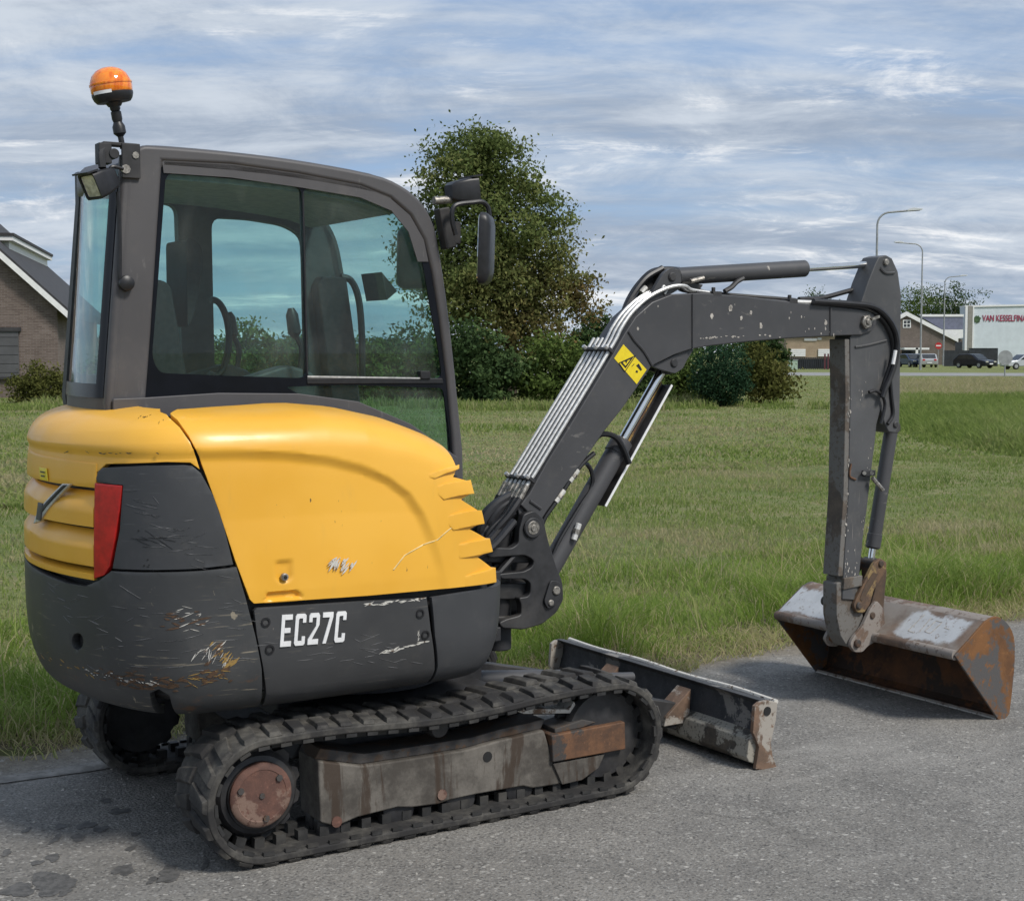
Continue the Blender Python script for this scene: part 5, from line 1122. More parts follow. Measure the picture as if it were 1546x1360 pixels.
def mat_meadow():
    t = NT('meadow_ground'); P = t.P
    a = t.noise(.35, 6, .6); b = t.noise(2.2, 6, .65, t.map((1, 1, 1), (3, 1, 0))); c = t.noise(18, 4, .7)
    k = t.mix(t.rng(a, .35, .65), (.17, .215, .075), (.235, .255, .105))
    k = t.mix(t.rng(b, .46, .68, 0, .75), k, (.34, .29, .17))
    k = t.mix(t.rng(c, .35, .7, 0, .6), k, (.075, .095, .032))
    return t.bsdf(k, .95, 0, t.bump(t.noise(26, 5, .7), .8, .05), .1)
def mat_asphalt():
    t = NT('worn_asphalt')
    big = t.noise(.55, 5, .6); mid = t.noise(3.2, 6, .65); fine = t.noise(75, 3, .6)
    k = t.mix(t.rng(big, .3, .7), (.205, .194, .175), (.275, .261, .238))
    k = t.mix(t.rng(mid, .35, .75, 0, .55), k, (.125, .121, .116))
    st = t.voro(120, out=1); sx_ = t.n('ShaderNodeSeparateColor'); t.l(st, sx_.inputs[0])
    k = t.mix(t.rng(sx_.outputs[0], .80, 1.0, 0, .55), k, (.42, .41, .385))
    k = t.mix(t.rng(sx_.outputs[1], .72, 1.0, 0, .65), k, (.055, .054, .052))
    st2 = t.voro(75, out=1); s2 = t.n('ShaderNodeSeparateColor'); t.l(st2, s2.inputs[0])
    k = t.mix(t.rng(s2.outputs[0], .955, 1.0, 0, .75), k, (.50, .48, .44))
    k = t.mix(t.rng(fine, .3, .75, 0, .45), k, (.09, .088, .084))
    wv = t.noise(2.2, 5, .7, color=True); va = t.n('ShaderNodeVectorMath', operation='ADD'); sc_ = t.n('ShaderNodeVectorMath', operation='SCALE'); sc_.inputs['Scale'].default_value = .35
    t.l(wv, sc_.inputs[0]); t.l(t.P, va.inputs[0]); t.l(sc_.outputs[0], va.inputs[1])
    cr = t.voro(.55, va.outputs[0], 'DISTANCE_TO_EDGE'); ck = t.math('MULTIPLY', t.rng(cr, .004, .012, 1, 0), t.rng(t.noise(.8, 3, .5, t.map((1, 1, 1), (3, 9, 0))), .50, .58))
    k = t.mix(t.math('MULTIPLY', ck, .25), k, (.045, .043, .04))
    k = t.mix(t.rng(t.noise(1.2, 6, .7, t.map((.35, 1.6, 1), (2, 5, 0))), .50, .72, 0, .45), k, (.34, .325, .30))
    # dirt near the grass edge (object Y is the distance across the road)
    xyz = t.xyz(); y = t.math('ADD', xyz[1], t.math('MULTIPLY', t.noise(1.6, 6, .65), .9))
    k = t.mix(t.rng(y, 1.05, 1.55, 0, .75), k, t.mix(t.rng(t.noise(24, 5, .7), .3, .7), (.13, .105, .072), (.25, .215, .16)))
    return t.bsdf(k, t.rng(mid, .3, .7, .75, .95), 0, t.bump(t.math('ADD', t.voro(85), t.noise(150, 3, .6)), .55, .006), .25)
def mat_dirt():
    t = NT('dry_verge_soil')
    k = t.mix(t.rng(t.noise(9, 7, .7), .3, .7), (.085, .066, .042), (.20, .17, .12))
    k = t.mix(t.rng(t.noise(2.5, 5, .6, t.map((1, 1, 1), (5, 5, 0))), .5, .65, 0, .8), k, (.09, .105, .035))
    return t.bsdf(k, .95, 0, t.bump(t.noise(40, 6, .7), .7, .03), .1)
gr = MB().add([(-900, -900, 0), (900, -900, 0), (900, 1500, 0), (-900, 1500, 0)], [(0, 1, 2, 3)]).build('ground', mat_meadow(), None, 0, 0); tag(gr, 'mown grass meadow reaching to the hedge', None, None, 'structure')
def road_sheet(name, X, edge, near_y, z, mat, kind='structure'):
    v = []; n = len(X)
    for x, e in zip(X, edge): v += [(x, near_y if not callable(near_y) else near_y(x), z), (x, e, z)]
    o = MB().add(v, [(2*i, 2*i+2, 2*i+3, 2*i+1) for i in range(n-1)]).build(name, mat, None, 0, 0)
    o.location = (EX_LOC[0], EX_LOC[1], 0); o.rotation_euler.z = EX_RZ; tag(o, None, None, None, kind); return o
X = np.concatenate([np.linspace(-60, -6, 40), np.linspace(-5.9, 12, 420), np.linspace(12.1, 150, 60)])
edge = 1.06 + .25*(fnoise(X, X*0+1.3, .8)-.5)*2 + .10*(vnoise(X, X*0+4., 5)-.5) - .00*X + .10*np.clip((X-1)/3, 0, 1) - .2*np.clip((X-4)/2, 0, 1)
rd = road_sheet('road', X, edge, -9., .004, mat_asphalt()); tag(rd, 'worn grey asphalt road the excavator stands on')
vg = road_sheet('verge', X, edge + .55 + .35*fnoise(X, X*0+8.3, 1.1), lambda x: float(np.interp(x, X, edge))-.12, .002, mat_dirt()); tag(vg, 'strip of dry soil and litter between asphalt and grass')
kx = np.linspace(-14, .2, 40)
def mat_kerb():
    t = NT('pale_concrete_kerb'); k = t.mix(t.rng(t.noise(14, 7, .7), .35, .7), (.15, .14, .125), (.30, .285, .26)); return t.bsdf(k, .9, 0, t.bump(t.noise(50, 5, .7), .4, .004))
ks = road_sheet('kerb_strip', kx, .80+.012*np.sin(kx*3.1)+.01*np.sin(kx*11), lambda x: .70+.012*math.sin(x*2.7+1)+.01*math.sin(x*9), .008, mat_kerb()); tag(ks, 'pale flush concrete strip along the road edge at the left')

# dark oil and tar spots on the asphalt, one ragged sheet each
t_ = NT('dark_tar'); M['tar'] = t_.bsdf(t_.mix(t_.rng(t_.noise(40, 5, .7), .35, .65), (.06, .058, .055), (.12, .116, .11)), .7, 0, t_.bump(t_.noise(80, 4, .6), .5, .004))
tar = MB()
spots = [(-0.9503, 0.1008, 0.0312, 0.043199999999999995), (-1.1032, 0.0044, 0.028799999999999996, 0.046079999999999996), (-1.1861, 0.0384, 0.0192, 0.036000000000000004), (-1.0706, -0.0688, 0.021599999999999998, 0.043199999999999995), (-0.9818, -0.1933, 0.012, 0.0288), (-1.1668, -0.1201, 0.021599999999999998, 0.043199999999999995), (-1.2393, -0.0916, 0.016800000000000002, 0.043199999999999995), (-1.0397, -0.3314, 0.016800000000000002, 0.0288), (-1.4228, -0.148, 0.014399999999999998, 0.036000000000000004), (-1.2978, -0.2809, 0.024, 0.03744), (-1.3577, -0.3051, 0.016800000000000002, 0.0288), (-1.1273, -0.5316, 0.0312, 0.0576), (-1.0147, -0.6533, 0.0384, 0.07200000000000001), (-1.3623, -0.5291, 0.072, 0.10080000000000001), (-1.4727, -0.5296, 0.043199999999999995, 0.07200000000000001), (-1.3512, -0.6329, 0.0192, 0.0288), (-0.9546, 0.2576, 0.021599999999999998, 0.0288), (-1.0755, -0.673, 0.016800000000000002, 0.0288), (-1.3047, 0.0601, 0.014399999999999998, 0.0288), (-0.8763, -0.6286, 0.012, 0.043199999999999995)]
rs = random.Random(4)
for X_, Y_, a, b in spots:
    n = 40; P = []
    ph = [rs.uniform(0, 6.28) for _ in range(4)]
    for k in range(n):
        t = 2*math.pi*k/n; rr = 1 + .22*math.sin(2*t+ph[0]) + .16*math.sin(3*t+ph[1]) + .10*math.sin(5*t+ph[2]) + .06*math.sin(9*t+ph[3]) + rs.uniform(-.05, .05)
        # the blobs run across the line of sight of the photographer, i.e. along (0.85,-0.53) of the machine's frame
        lx, ly = a*rr*math.cos(t), b*rr*math.sin(t); P.append((X_ + .85*lx + .53*ly, Y_ - .53*lx + .85*ly, .006))
    tar.add(P, [tuple(range(n))])
to = tar.build('tar_spots', M['tar'], None, 0, 0); to.location = (EX_LOC[0], EX_LOC[1], 0); to.rotation_euler.z = EX_RZ
tag(to, 'dark tar and oil spots scattered on the asphalt behind the tracks', None, None, 'stuff')

# loose grit on the asphalt, thicker towards the edge
gm_ = MB(); rg = random.Random(12)
for k in range(2600):
    X_ = rg.uniform(-4, 7); e_ = float(np.interp(X_, X, edge)); Y_ = e_ - abs(rg.gauss(0, .35)) if rg.random() < .8 else rg.uniform(-2.6, e_); s_ = rg.uniform(.002, .0075) if rg.random() < .93 else rg.uniform(.008, .016); a = rg.uniform(0, 3)
    P = [(X_+s_*math.cos(a+q*1.57)*rg.uniform(.7, 1.2), Y_+s_*math.sin(a+q*1.57)*rg.uniform(.7, 1.2), .003) for q in range(4)]; gm_.add(P + [(X_, Y_, .004+s_*rg.uniform(.5, .9))], [(0, 1, 4), (1, 2, 4), (2, 3, 4), (3, 0, 4)])
M['grit'] = simple('grit_stone', (.30, .285, .26), .9, 0, .5, 3)
go_ = gm_.build('grit', M['grit'], None, 0, 0); go_.location = (EX_LOC[0], EX_LOC[1], 0); go_.rotation_euler.z = EX_RZ; tag(go_, 'loose grit scattered over the asphalt and its edge', None, None, 'stuff')

# ------------------------------------------------------------------ grass blades
def mat_blade(name, stops, transl=.55):
    t = NT(name); at = t.n('ShaderNodeAttribute'); at.attribute_name = 'tint'
    rp = t.n('ShaderNodeValToRGB'); t.l(at.outputs['Fac'], rp.inputs[0]); e = rp.color_ramp.elements
    while len(e) < len(stops): e.new(.5)
    for x, (p, c) in zip(e, stops): x.position = p; x.color = (*c, 1)
    d = t.n('ShaderNodeBsdfDiffuse'); tl = t.n('ShaderNodeBsdfTranslucent'); t.l(rp.outputs[0], d.inputs[0]); t.l(rp.outputs[0], tl.inputs[0])
    mx = t.n('ShaderNodeMixShader'); mx.inputs[0].default_value = transl; t.l(d.outputs[0], mx.inputs[1]); t.l(tl.outputs[0], mx.inputs[2])
    t.l(mx.outputs[0], t.out.inputs[0]); return t.m
def bulk_mesh(name, verts, loops_per, faces, tint, mat):
    """verts (n,3); faces list of flat index arrays with their sizes; tint per face"""
    me = bpy.data.meshes.new(name); me.vertices.add(len(verts)); me.vertices.foreach_set('co', verts.astype(np.float32).ravel())
    me.loops.add(len(faces)); me.loops.foreach_set('vertex_index', faces.astype(np.int32))
    me.polygons.add(len(loops_per)); st = np.concatenate([[0], np.cumsum(loops_per)[:-1]])
    me.polygons.foreach_set('loop_start', st.astype(np.int32)); me.polygons.foreach_set('loop_total', loops_per.astype(np.int32))
    at = me.attributes.new('tint', 'FLOAT', 'FACE'); at.data.foreach_set('value', tint.astype(np.float32))
    me.materials.append(mat); me.update(calc_edges=True); me.validate()
    o = bpy.data.objects.new(name, me); col.objects.link(o); return o
def grass(name, x, y, h, w, tint, mat, lean=.55, z=None):
    n = len(x); a = rng.random(n)*2*np.pi; la = rng.random(n)*2*np.pi; L = h*lean*(.3+rng.random(n))
    z = np.zeros(n) if z is None else z
    dx, dy = np.cos(a)*w/2, np.sin(a)*w/2; lx, ly = np.cos(la)*L, np.sin(la)*L
    V = np.zeros((n, 5, 3))
    V[:, 0] = np.stack([x-dx, y-dy, z-.01], 1); V[:, 1] = np.stack([x+dx, y+dy, z-.01], 1)
    V[:, 2] = np.stack([x+lx*.35+dx*.75, y+ly*.35+dy*.75, z+h*.6], 1); V[:, 3] = np.stack([x+lx*.35-dx*.75, y+ly*.35-dy*.75, z+h*.6], 1)
    V[:, 4] = np.stack([x+lx, y+ly, z+h*(1-.25*rng.random(n))], 1)
    F = (np.array([0, 1, 2, 3, 3, 2, 4])[None]+5*np.arange(n)[:, None]).ravel()
    return bulk_mesh(name, V.reshape(-1, 3), np.tile([4, 3], n), F, np.repeat(tint, 2), mat)
GR = [(0, (.118, .176, .042)), (.35, (.210, .280, .075)), (.6, (.300, .350, .125)), (.8, (.40, .365, .20)), (1, (.52, .45, .29))]
GT = [(0, (.105, .155, .028)), (.35, (.205, .295, .058)), (.6, (.290, .385, .105)), (.8, (.42, .39, .19)), (1, (.54, .46, .29))]
m_gr = mat_blade('grass_blades', GR); m_gt = mat_blade('tall_grass_blades', GT)
def edge_at(X_): return np.interp(X_, X, edge)
# tall rank grass along the road
n = 105000; gx = rng.uniform(-7, 9.5, n); gy = edge_at(gx) + .02 + 3.2*rng.random(n)**1.35
pn = fnoise(gx, gy, 1.1); pn2 = fnoise(gx+31, gy+17, 2.7); de = gy-edge_at(gx)
keep = rng.random(n) < np.clip(de/.35, .12, 1)*np.clip(pn2*2.6-.55, .06, 1); gx, gy, pn, pn2, de = gx[keep], gy[keep], pn[keep], pn2[keep], de[keep]
tall = np.clip((gx+2.0)/3.5, .0, 1)*np.clip(1-np.abs(de-.75)/1.25, .10, 1)*np.clip(vnoise(gx+3, gy, 1.9)*1.9-.25, .12, 1.15)
h = (.06 + .30*tall*np.clip(pn*1.7-.2, .15, 1.1))*(.6+.7*rng.random(len(gx)))*np.clip(de/.45, .3, 1)
h = np.where(gx < -.6, (.10+.16*pn)*(.6+.8*rng.random(len(gx)))*np.clip(de/.4, .3, 1), h)
tint = np.clip(.05+.85*(pn2-.5)+.30+.28*rng.random(len(gx)) - .12*tall, 0, 1); tint = np.where(rng.random(len(gx)) < .10+.4*np.clip(1-de/.5, 0, 1), .78+.22*rng.random(len(gx)), tint)
p = m2w(gx, gy)
o = grass('tall_grass', p[:, 0], p[:, 1], h, .0055+.004*rng.random(len(gx)), tint, m_gt, .95); tag(o, 'tall rank green grass with dry straws along the asphalt edge', None, None, 'stuff')
# flattened dry straw in a ragged strip where grass meets the asphalt
n = 26000; gx = rng.uniform(-7, 9.5, n); gy = edge_at(gx) - .10 + .55*rng.random(n)**1.2; k = rng.random(n) < np.clip(fnoise(gx, gy*2, 1.4)*2.2-.45, .05, 1); gx, gy = gx[k], gy[k]
p = m2w(gx, gy); n = len(gx); o = grass('dry_straw', p[:, 0], p[:, 1], .03+.07*rng.random(n), .004+.004*rng.random(n), np.clip(.62+.4*rng.random(n), 0, 1), m_gt, 2.2); tag(o, 'flattened dry straw strewn along the asphalt edge', None, None, 'stuff')
# seed heads and taller stalks rising from the rank grass
n = 1100; gx = rng.uniform(-3, 9.5, n); gy = edge_at(gx) + .3 + 3.2*rng.random(n); k = fnoise(gx, gy, 1.1) > .45; gx, gy = gx[k], gy[k]; n = len(gx)
p = m2w(gx, gy); o = grass('grass_stalks', p[:, 0], p[:, 1], .20+.24*rng.random(n), .005+.003*rng.random(n), .66+.30*rng.random(n), m_gt, .9); tag(o, 'pale seed stalks standing above the rank grass', None, None, 'stuff')
# mown grass behind it, thinning with distance
n = 190000; q = rng.random(n); gy = 3.0 + 9.5*q**1.25; gx = rng.uniform(-6, 1, n)*0 + rng.uniform(-9, 17, n)
pn = fnoise(gx, gy, .7); pn2 = fnoise(gx+11, gy+47, 1.9); keep = rng.random(n) < np.clip(pn2*2-.25, .1, 1)
gx, gy, pn, pn2 = gx[keep], gy[keep], pn[keep], pn2[keep]
h = (.022+.060*np.clip(pn*1.6-.3, 0, 1))*(.6+.8*rng.random(len(gx))); tint = np.clip(.10+.95*(fnoise(gx+5, gy+3, .45)-.5)+.33+.45*(pn2-.5)+.30*rng.random(len(gx)), 0, 1)
tint = np.where(rng.random(len(gx)) < .14, .75+.2*rng.random(len(gx)), tint); p = m2w(gx, gy)
o = grass('mown_grass', p[:, 0], p[:, 1], h, .008+.006*rng.random(len(gx)), tint, m_gr, .9); tag(o, 'short mown meadow grass with straw coloured patches', None, None, 'stuff')
n = 150000; gy = 16 + 84*rng.random(n)**1.7; gx = (rng.random(n)*.86-.43)*gy*1.02
mx_, my_ = w2m(gx, gy); k = my_ > 11; gx, gy = gx[k], gy[k]
pn = fnoise(gx, gy, .28); pn2 = fnoise(gx+11, gy+47, .9)
h = (.03+.075*np.clip(pn*1.6-.4, 0, 1))*(.6+.8*rng.random(len(gx))); tint = np.clip(.12+.95*(fnoise(gx+5, gy*2+3, .22)-.5)+.33+.45*(pn2-.5)+.28*rng.random(len(gx)), 0, 1); tint = np.where(rng.random(len(gx)) < .12, .8, tint)
o = grass('far_mown_grass', gx, gy, h, .022+.018*rng.random(len(gx)), tint, m_gr, 1.1); tag(o, 'mown grass of the far half of the meadow', None, None, 'stuff')
# tall green grass on the low bank at the right and weeds before the shrubs
n = 80000; gy = rng.uniform(24, 82, n); u0 = np.interp(gy, [24, 27, 32, 40, 82], [.345, .295, .255, .245, .235]); fr_w = rng.random(n)*.16; gx = gy*(u0 + fr_w)
pn = fnoise(gx, gy, .35); h = (.16+.42*pn)*(.5+.8*rng.random(n))*np.clip(fr_w/.03, .25, 1); tint = np.clip(-.05+.6*pn+.35*rng.random(n), 0, .85)
tint = np.where(gy > 52, np.clip(.62+.4*rng.random(n), 0, 1), tint)
o = grass('bank_grass', gx, gy, h, .018+.022*rng.random(n), tint, m_gr, .9); tag(o, 'long green grass of the low bank at the right, dry along its top', None, None, 'stuff')
n = 20000; gy = rng.uniform(42.5, 47.5, n); gx = gy*(-.36+rng.random(n)*.60); k = fnoise(gx, gy*.6, .55) > .46; gx, gy = gx[k], gy[k]; n = len(gx)
pn = fnoise(gx, gy, .5); h = (.10+.5*np.clip(pn*1.9-.75, 0, 1))*(.4+.8*rng.random(n)); tint = np.clip(.0+.6*pn+.4*rng.random(n), 0, 1)
o = grass('weeds', gx, gy, h, .03+.03*rng.random(n), tint, m_gr, .5); tag(o, 'tall weeds and grass at the foot of the shrubs', None, None, 'stuff')

# ------------------------------------------------------------------ trees and shrubs
M['bark'] = simple('bark', (.075, .058, .042), .9, 0, .4, 8, .6)
LEAF = {
 'walnut': mat_blade('walnut_leaves', [(0, (.075, .105, .034)), (.4, (.140, .178, .060)), (.65, (.185, .190, .070)), (.85, (.180, .140, .058)), (1, (.19, .125, .055))], .3),
 'dark': mat_blade('dark_shrub_leaves', [(0, (.026, .046, .020)), (.5, (.058, .095, .038)), (1, (.105, .150, .052))], .22),
 'green': mat_blade('green_shrub_leaves', [(0, (.044, .072, .020)), (.5, (.100, .145, .040)), (1, (.15, .20, .055))], .28),
 'conifer': mat_blade('conifer_sprays', [(0, (.012, .030, .018)), (.5, (.028, .060, .032)), (1, (.055, .098, .050))], .15),
 'olive': mat_blade('olive_leaves', [(0, (.055, .065, .020)), (.5, (.115, .120, .036)), (1, (.19, .17, .07))], .28),
}
def crown_mesh(name, blobs, n, size, mat, parent, seed, shell=.5, brown=None, up=.0, clump=0, sig=.3):
    g = np.random.default_rng(seed); B = np.array(blobs, float); vol = np.prod(B[:, 3:6], 1)**.8; pk = g.choice(len(B), n, p=vol/vol.sum())
    d = g.normal(size=(n, 3)); d /= np.linalg.norm(d, axis=1)[:, None]; r = shell + (1-shell)*g.random(n)**.6; lump = 1 + .22*np.sin(d[:, 0]*7+pk)*np.sin(d[:, 2]*6+pk*2) + .10*g.normal(size=n)
    c = B[pk, :3] + d*B[pk, 3:6]*(r*lump)[:, None]
    if clump:   # leaves gather in clumps, with gaps between them
        ci = g.integers(0, clump, n); c = c[ci] + g.normal(size=(n, 3))*np.array([sig, sig, sig*.62])*(.55+.8*g.random(clump))[ci][:, None]; d = d[ci]
    nr = d*.6 + g.normal(size=(n, 3))*.75; nr[:, 2] += up; nr /= np.linalg.norm(nr, axis=1)[:, None]
    a = np.cross(nr, g.normal(size=(n, 3))); a /= np.linalg.norm(a, axis=1)[:, None]; b = np.cross(nr, a); s = size*(.55+.8*g.random(n))[:, None]
    V = np.stack([c-a*s*.5, c-b*s*.27+a*s*.05, c+a*s*.5, c+b*s*.27+a*s*.05], 1)
    cl = fnoise(c[:, 0]*1.3+c[:, 1], c[:, 2]*1.3+seed, .8)
    tint = np.clip(.08+.55*cl+.32*g.random(n), 0, 1)
    if brown is not None: tint = np.clip(tint*.75 + brown(c)*.5, 0, 1)
    k = c[:, 2] > .03; V = V[k]; tint = tint[k]; m = len(V)
    o = bulk_mesh(name, V.reshape(-1, 3), np.full(m, 4), np.arange(4*m), tint, mat); o.parent = parent; return o
def plant(name, label, cat, base, blobs, n, size, kind, seed, group=None, trunk=True, h=2., shell=.5, brown=None, stems=4, clump=0, sig=.3):
    t = empty(name, base); tag(t, label, cat, group)
    crown_mesh('crown', blobs, n, size, LEAF[kind], t, seed, shell, brown, 0., clump, sig)
    g = random.Random(seed); mb = MB()
    if trunk:
        mb.tube([(0, 0, -.1), (.05, 0, h*.25), (-.04, .05, h*.5), (.03, 0, h*.85)], [h*.035, h*.028, h*.022, h*.008], 8, 0)
        for k in range(9):
            b = blobs[g.randrange(len(blobs))]; z0 = h*g.uniform(.18, .5)
            mb.tube([(0, 0, z0), (b[0]*.4, b[1]*.4, z0*.5+b[2]*.5), (b[0], b[1], b[2]+b[5]*.4)], [h*.014, h*.009, h*.003], 6, 0)
        mb.build('trunk', M['bark'], t, 0, 60)
    else:
        for k in range(stems):
            b = blobs[k % len(blobs)]; mb.tube([(b[0]*.3, b[1]*.3, -.05), (b[0]*.7, b[1]*.6, b[2]*.6), (b[0]+g.uniform(-.2, .2), b[1], b[2]+b[5]*.5)], [.04, .03, .01], 6, 0)
        mb.build('stem', M['bark'], t, 0, 60)
    return t
def px_blobs(L, k): return L
# walnut tree, turning brown low down
wb = [(-1.207, 0, 9.232, 1.018, 1.018, 0.937), (-1.764, -0.6, 7.911, 1.68, 1.68, 1.546), (-0.125, 0.5, 8.036, 1.578, 1.578, 1.452), (0.758, -0.3, 6.285, 1.833, 1.833, 1.686), (-0.884, 0, 6.035, 2.342, 2.342, 2.154), (1.772, 0.2, 4.528, 1.324, 1.324, 1.218), (-1.772, -0.4, 4.276, 2.138, 2.138, 1.967), (0.38, 0.4, 4.024, 2.189, 2.189, 2.014), (-2.898, 0.2, 7.911, 1.018, 1.018, 0.937), (-3.284, 0.4, 6.035, 1.324, 1.324, 1.218), (2.482, 0, 4.226, 0.865, 0.865, 0.796), (2.788, 0.2, 3.368, 0.611, 0.611, 0.562), (1.972, -0.2, 5.533, 0.764, 0.764, 0.703), (0.761, -0.3, 2.762, 1.527, 1.527, 1.405), (-1.014, 0.2, 2.762, 1.782, 1.782, 1.639), (-2.785, 0, 4.276, 1.527, 1.527, 1.405), (-2.062, 0.2, 9.331, 0.916, 0.916, 0.843), (-0.301, -0.3, 9.232, 1.018, 1.018, 0.937), (-1.208, 0.2, 8.485, 1.273, 1.273, 1.171), (1.465, 0.3, 6.786, 0.815, 0.815, 0.749), (-3.272, 0, 8.908, 0.56, 0.56, 0.515)]
plant('walnut_tree', 'tall broad walnut tree turning brown at the bottom, standing behind the cab', 'tree', (-0.0763, 56.0, 0), wb, 58000, .165, 'walnut', 21, h=8.2, shell=.18, clump=1000, sig=.31, brown=lambda c: np.clip((6.4-c[:, 2])/6 + .10*np.clip(c[:, 0], -2, 3), 0, .9))
def bush(name, label, cat, d, bl, n, size, kind, seed, group=None, trunk=False, h=2., shell=.45, base=None): return None
SH = [
 ('shrub', 'big dark green shrub right behind the front of the cab', 'shrub', [-0.8635, 50], [(0.0019000000000000128, 0.0, 1.75, 0.9545454545454546, 0.9545454545454546, 0.9545454545454546), (-0.4528, 0.0, 1.0707, 1.0227272727272727, 1.0227272727272727, 1.0227272727272727), (0.38670000000000004, 0.0, 0.844, 0.9090909090909091, 0.9090909090909091, 0.9090909090909091), (0.000300000000000078, 0.0, 0.3902, 1.0227272727272727, 1.0227272727272727, 1.0227272727272727), (-0.6773999999999999, 0.0, 2.2022, 0.6363636363636364, 0.6363636363636364, 0.6363636363636364)], 9000, .17, 'dark', 31),
 ('shrub', 'rounded mid green shrub between the dark one and the boom', 'shrub', [1.437, 51], [(-0.0021999999999999797, 0.0, 1.2882, 1.0431818181818182, 1.0431818181818182, 1.0431818181818182), (-0.6961, 0.0, 0.9415, 0.9272727272727272, 0.9272727272727272, 0.9272727272727272), (0.7621999999999998, 0.0, 1.0571, 0.9736363636363636, 0.9736363636363636, 0.9736363636363636), (0.11519999999999997, 0.0, 0.4787, 1.1590909090909092, 1.1590909090909092, 1.1590909090909092), (1.0384999999999998, 0.0, 1.5192, 0.6954545454545454, 0.6954545454545454, 0.6954545454545454)], 9000, .16, 'green', 32),
 ('shrub', 'dark shrub half hidden behind the raised boom', 'shrub', [3.9757, 54], [(-0.3769999999999998, 0.0, 1.9942, 0.7854545454545454, 0.7854545454545454, 0.7854545454545454), (0.2389000000000001, 0.0, 1.2611, 1.030909090909091, 1.030909090909091, 1.030909090909091), (0.9756, 0.0, 1.0164, 0.9818181818181818, 0.9818181818181818, 0.9818181818181818), (-0.3708999999999998, 0.0, 0.649, 1.1045454545454545, 1.1045454545454545, 1.1045454545454545), (0.6122000000000005, 0.0, 0.2814, 1.030909090909091, 1.030909090909091, 1.030909090909091)], 8000, .17, 'dark', 33),
 ('shrub', 'ragged green shrub just left of the clipped conifer', 'shrub', [5.7155, 48], [(-0.00709999999999944, 0.0, 1.0979, 0.5672727272727273, 0.5672727272727273, 0.5672727272727273), (-0.2869999999999999, 0.0, 0.6625, 0.5672727272727273, 0.5672727272727273, 0.5672727272727273), (0.21630000000000038, 0.0, 0.4446, 0.5672727272727273, 0.5672727272727273, 0.5672727272727273), (-0.44289999999999985, 0.0, 1.0979, 0.3927272727272727, 0.3927272727272727, 0.3927272727272727)], 4500, .13, 'green', 34),
 ('conifer_bush', 'egg shaped clipped dark conifer under the boom', 'conifer', [6.5865, 46], [(-0.008899999999999686, 0.0, 1.0833, 0.9409090909090909, 0.9409090909090909, 0.9827272727272728), (-0.0052000000000003155, 0.0, 0.7078, 0.899090909090909, 0.899090909090909, 0.6690909090909091)], 11000, .09, 'conifer', 35),
 ('shrub', 'loose reddish brown and green shrub right of the clipped conifer', 'shrub', [8.5079, 49], [(-0.1227999999999998, 0.0, 1.0843, 0.6236363636363637, 0.6236363636363637, 0.6236363636363637), (0.21410000000000018, 0.0, 0.8177, 0.5790909090909091, 0.5790909090909091, 0.5790909090909091), (-0.11629999999999896, 0.0, 0.5286, 0.6681818181818182, 0.6681818181818182, 0.6681818181818182), (0.5515000000000008, 0.0, 0.5286, 0.44545454545454544, 0.44545454545454544, 0.44545454545454544), (-0.3514999999999997, 0.0, 1.6391, 0.44545454545454544, 0.44545454545454544, 0.44545454545454544)], 4200, .15, 'olive', 36),
 ('shrub', 'small dark shrub under the boom left of the pale house', 'shrub', [16.014, 90], [(-0.22129999999999939, 0.0, 1.9536, 0.9818181818181818, 0.9818181818181818, 0.9818181818181818), (-1.0351, 0.0, 1.75, 0.9818181818181818, 0.9818181818181818, 0.9818181818181818), (0.5235000000000021, 0.0, 1.1389, 0.6545454545454545, 0.6545454545454545, 0.6545454545454545), (-0.6183999999999994, 0.0, 1.0166, 0.8181818181818182, 0.8181818181818182, 0.8181818181818182)], 4500, .24, 'dark', 37),
 ('shrub', 'yellow green rounded bush in front of the brick house', 'shrub', [-15.9254, 49], [(0.05819999999999936, 0.0, 0.6843, 0.7127272727272728, 0.7127272727272728, 0.7127272727272728), (-0.436399999999999, 0.0, 0.4619, 0.49, 0.49, 0.49), (0.6113, 0.0, 0.5286, 0.6236363636363637, 0.6236363636363637, 0.6236363636363637), (0.09590000000000032, 0.0, 0.3728, 0.7572727272727273, 0.7572727272727273, 0.7572727272727273), (0.9419000000000004, 0.0, 0.3728, 0.5345454545454545, 0.5345454545454545, 0.5345454545454545)], 6500, .12, 'olive', 38),
]
for nm, lb_, ct, bs, bl, n_, sz_, kd, sd in SH: plant(nm, lb_, ct, (bs[0], bs[1], 0), bl, n_, sz_, kd, sd, trunk=False, clump=0 if kd == 'conifer' else 110, sig=.20)
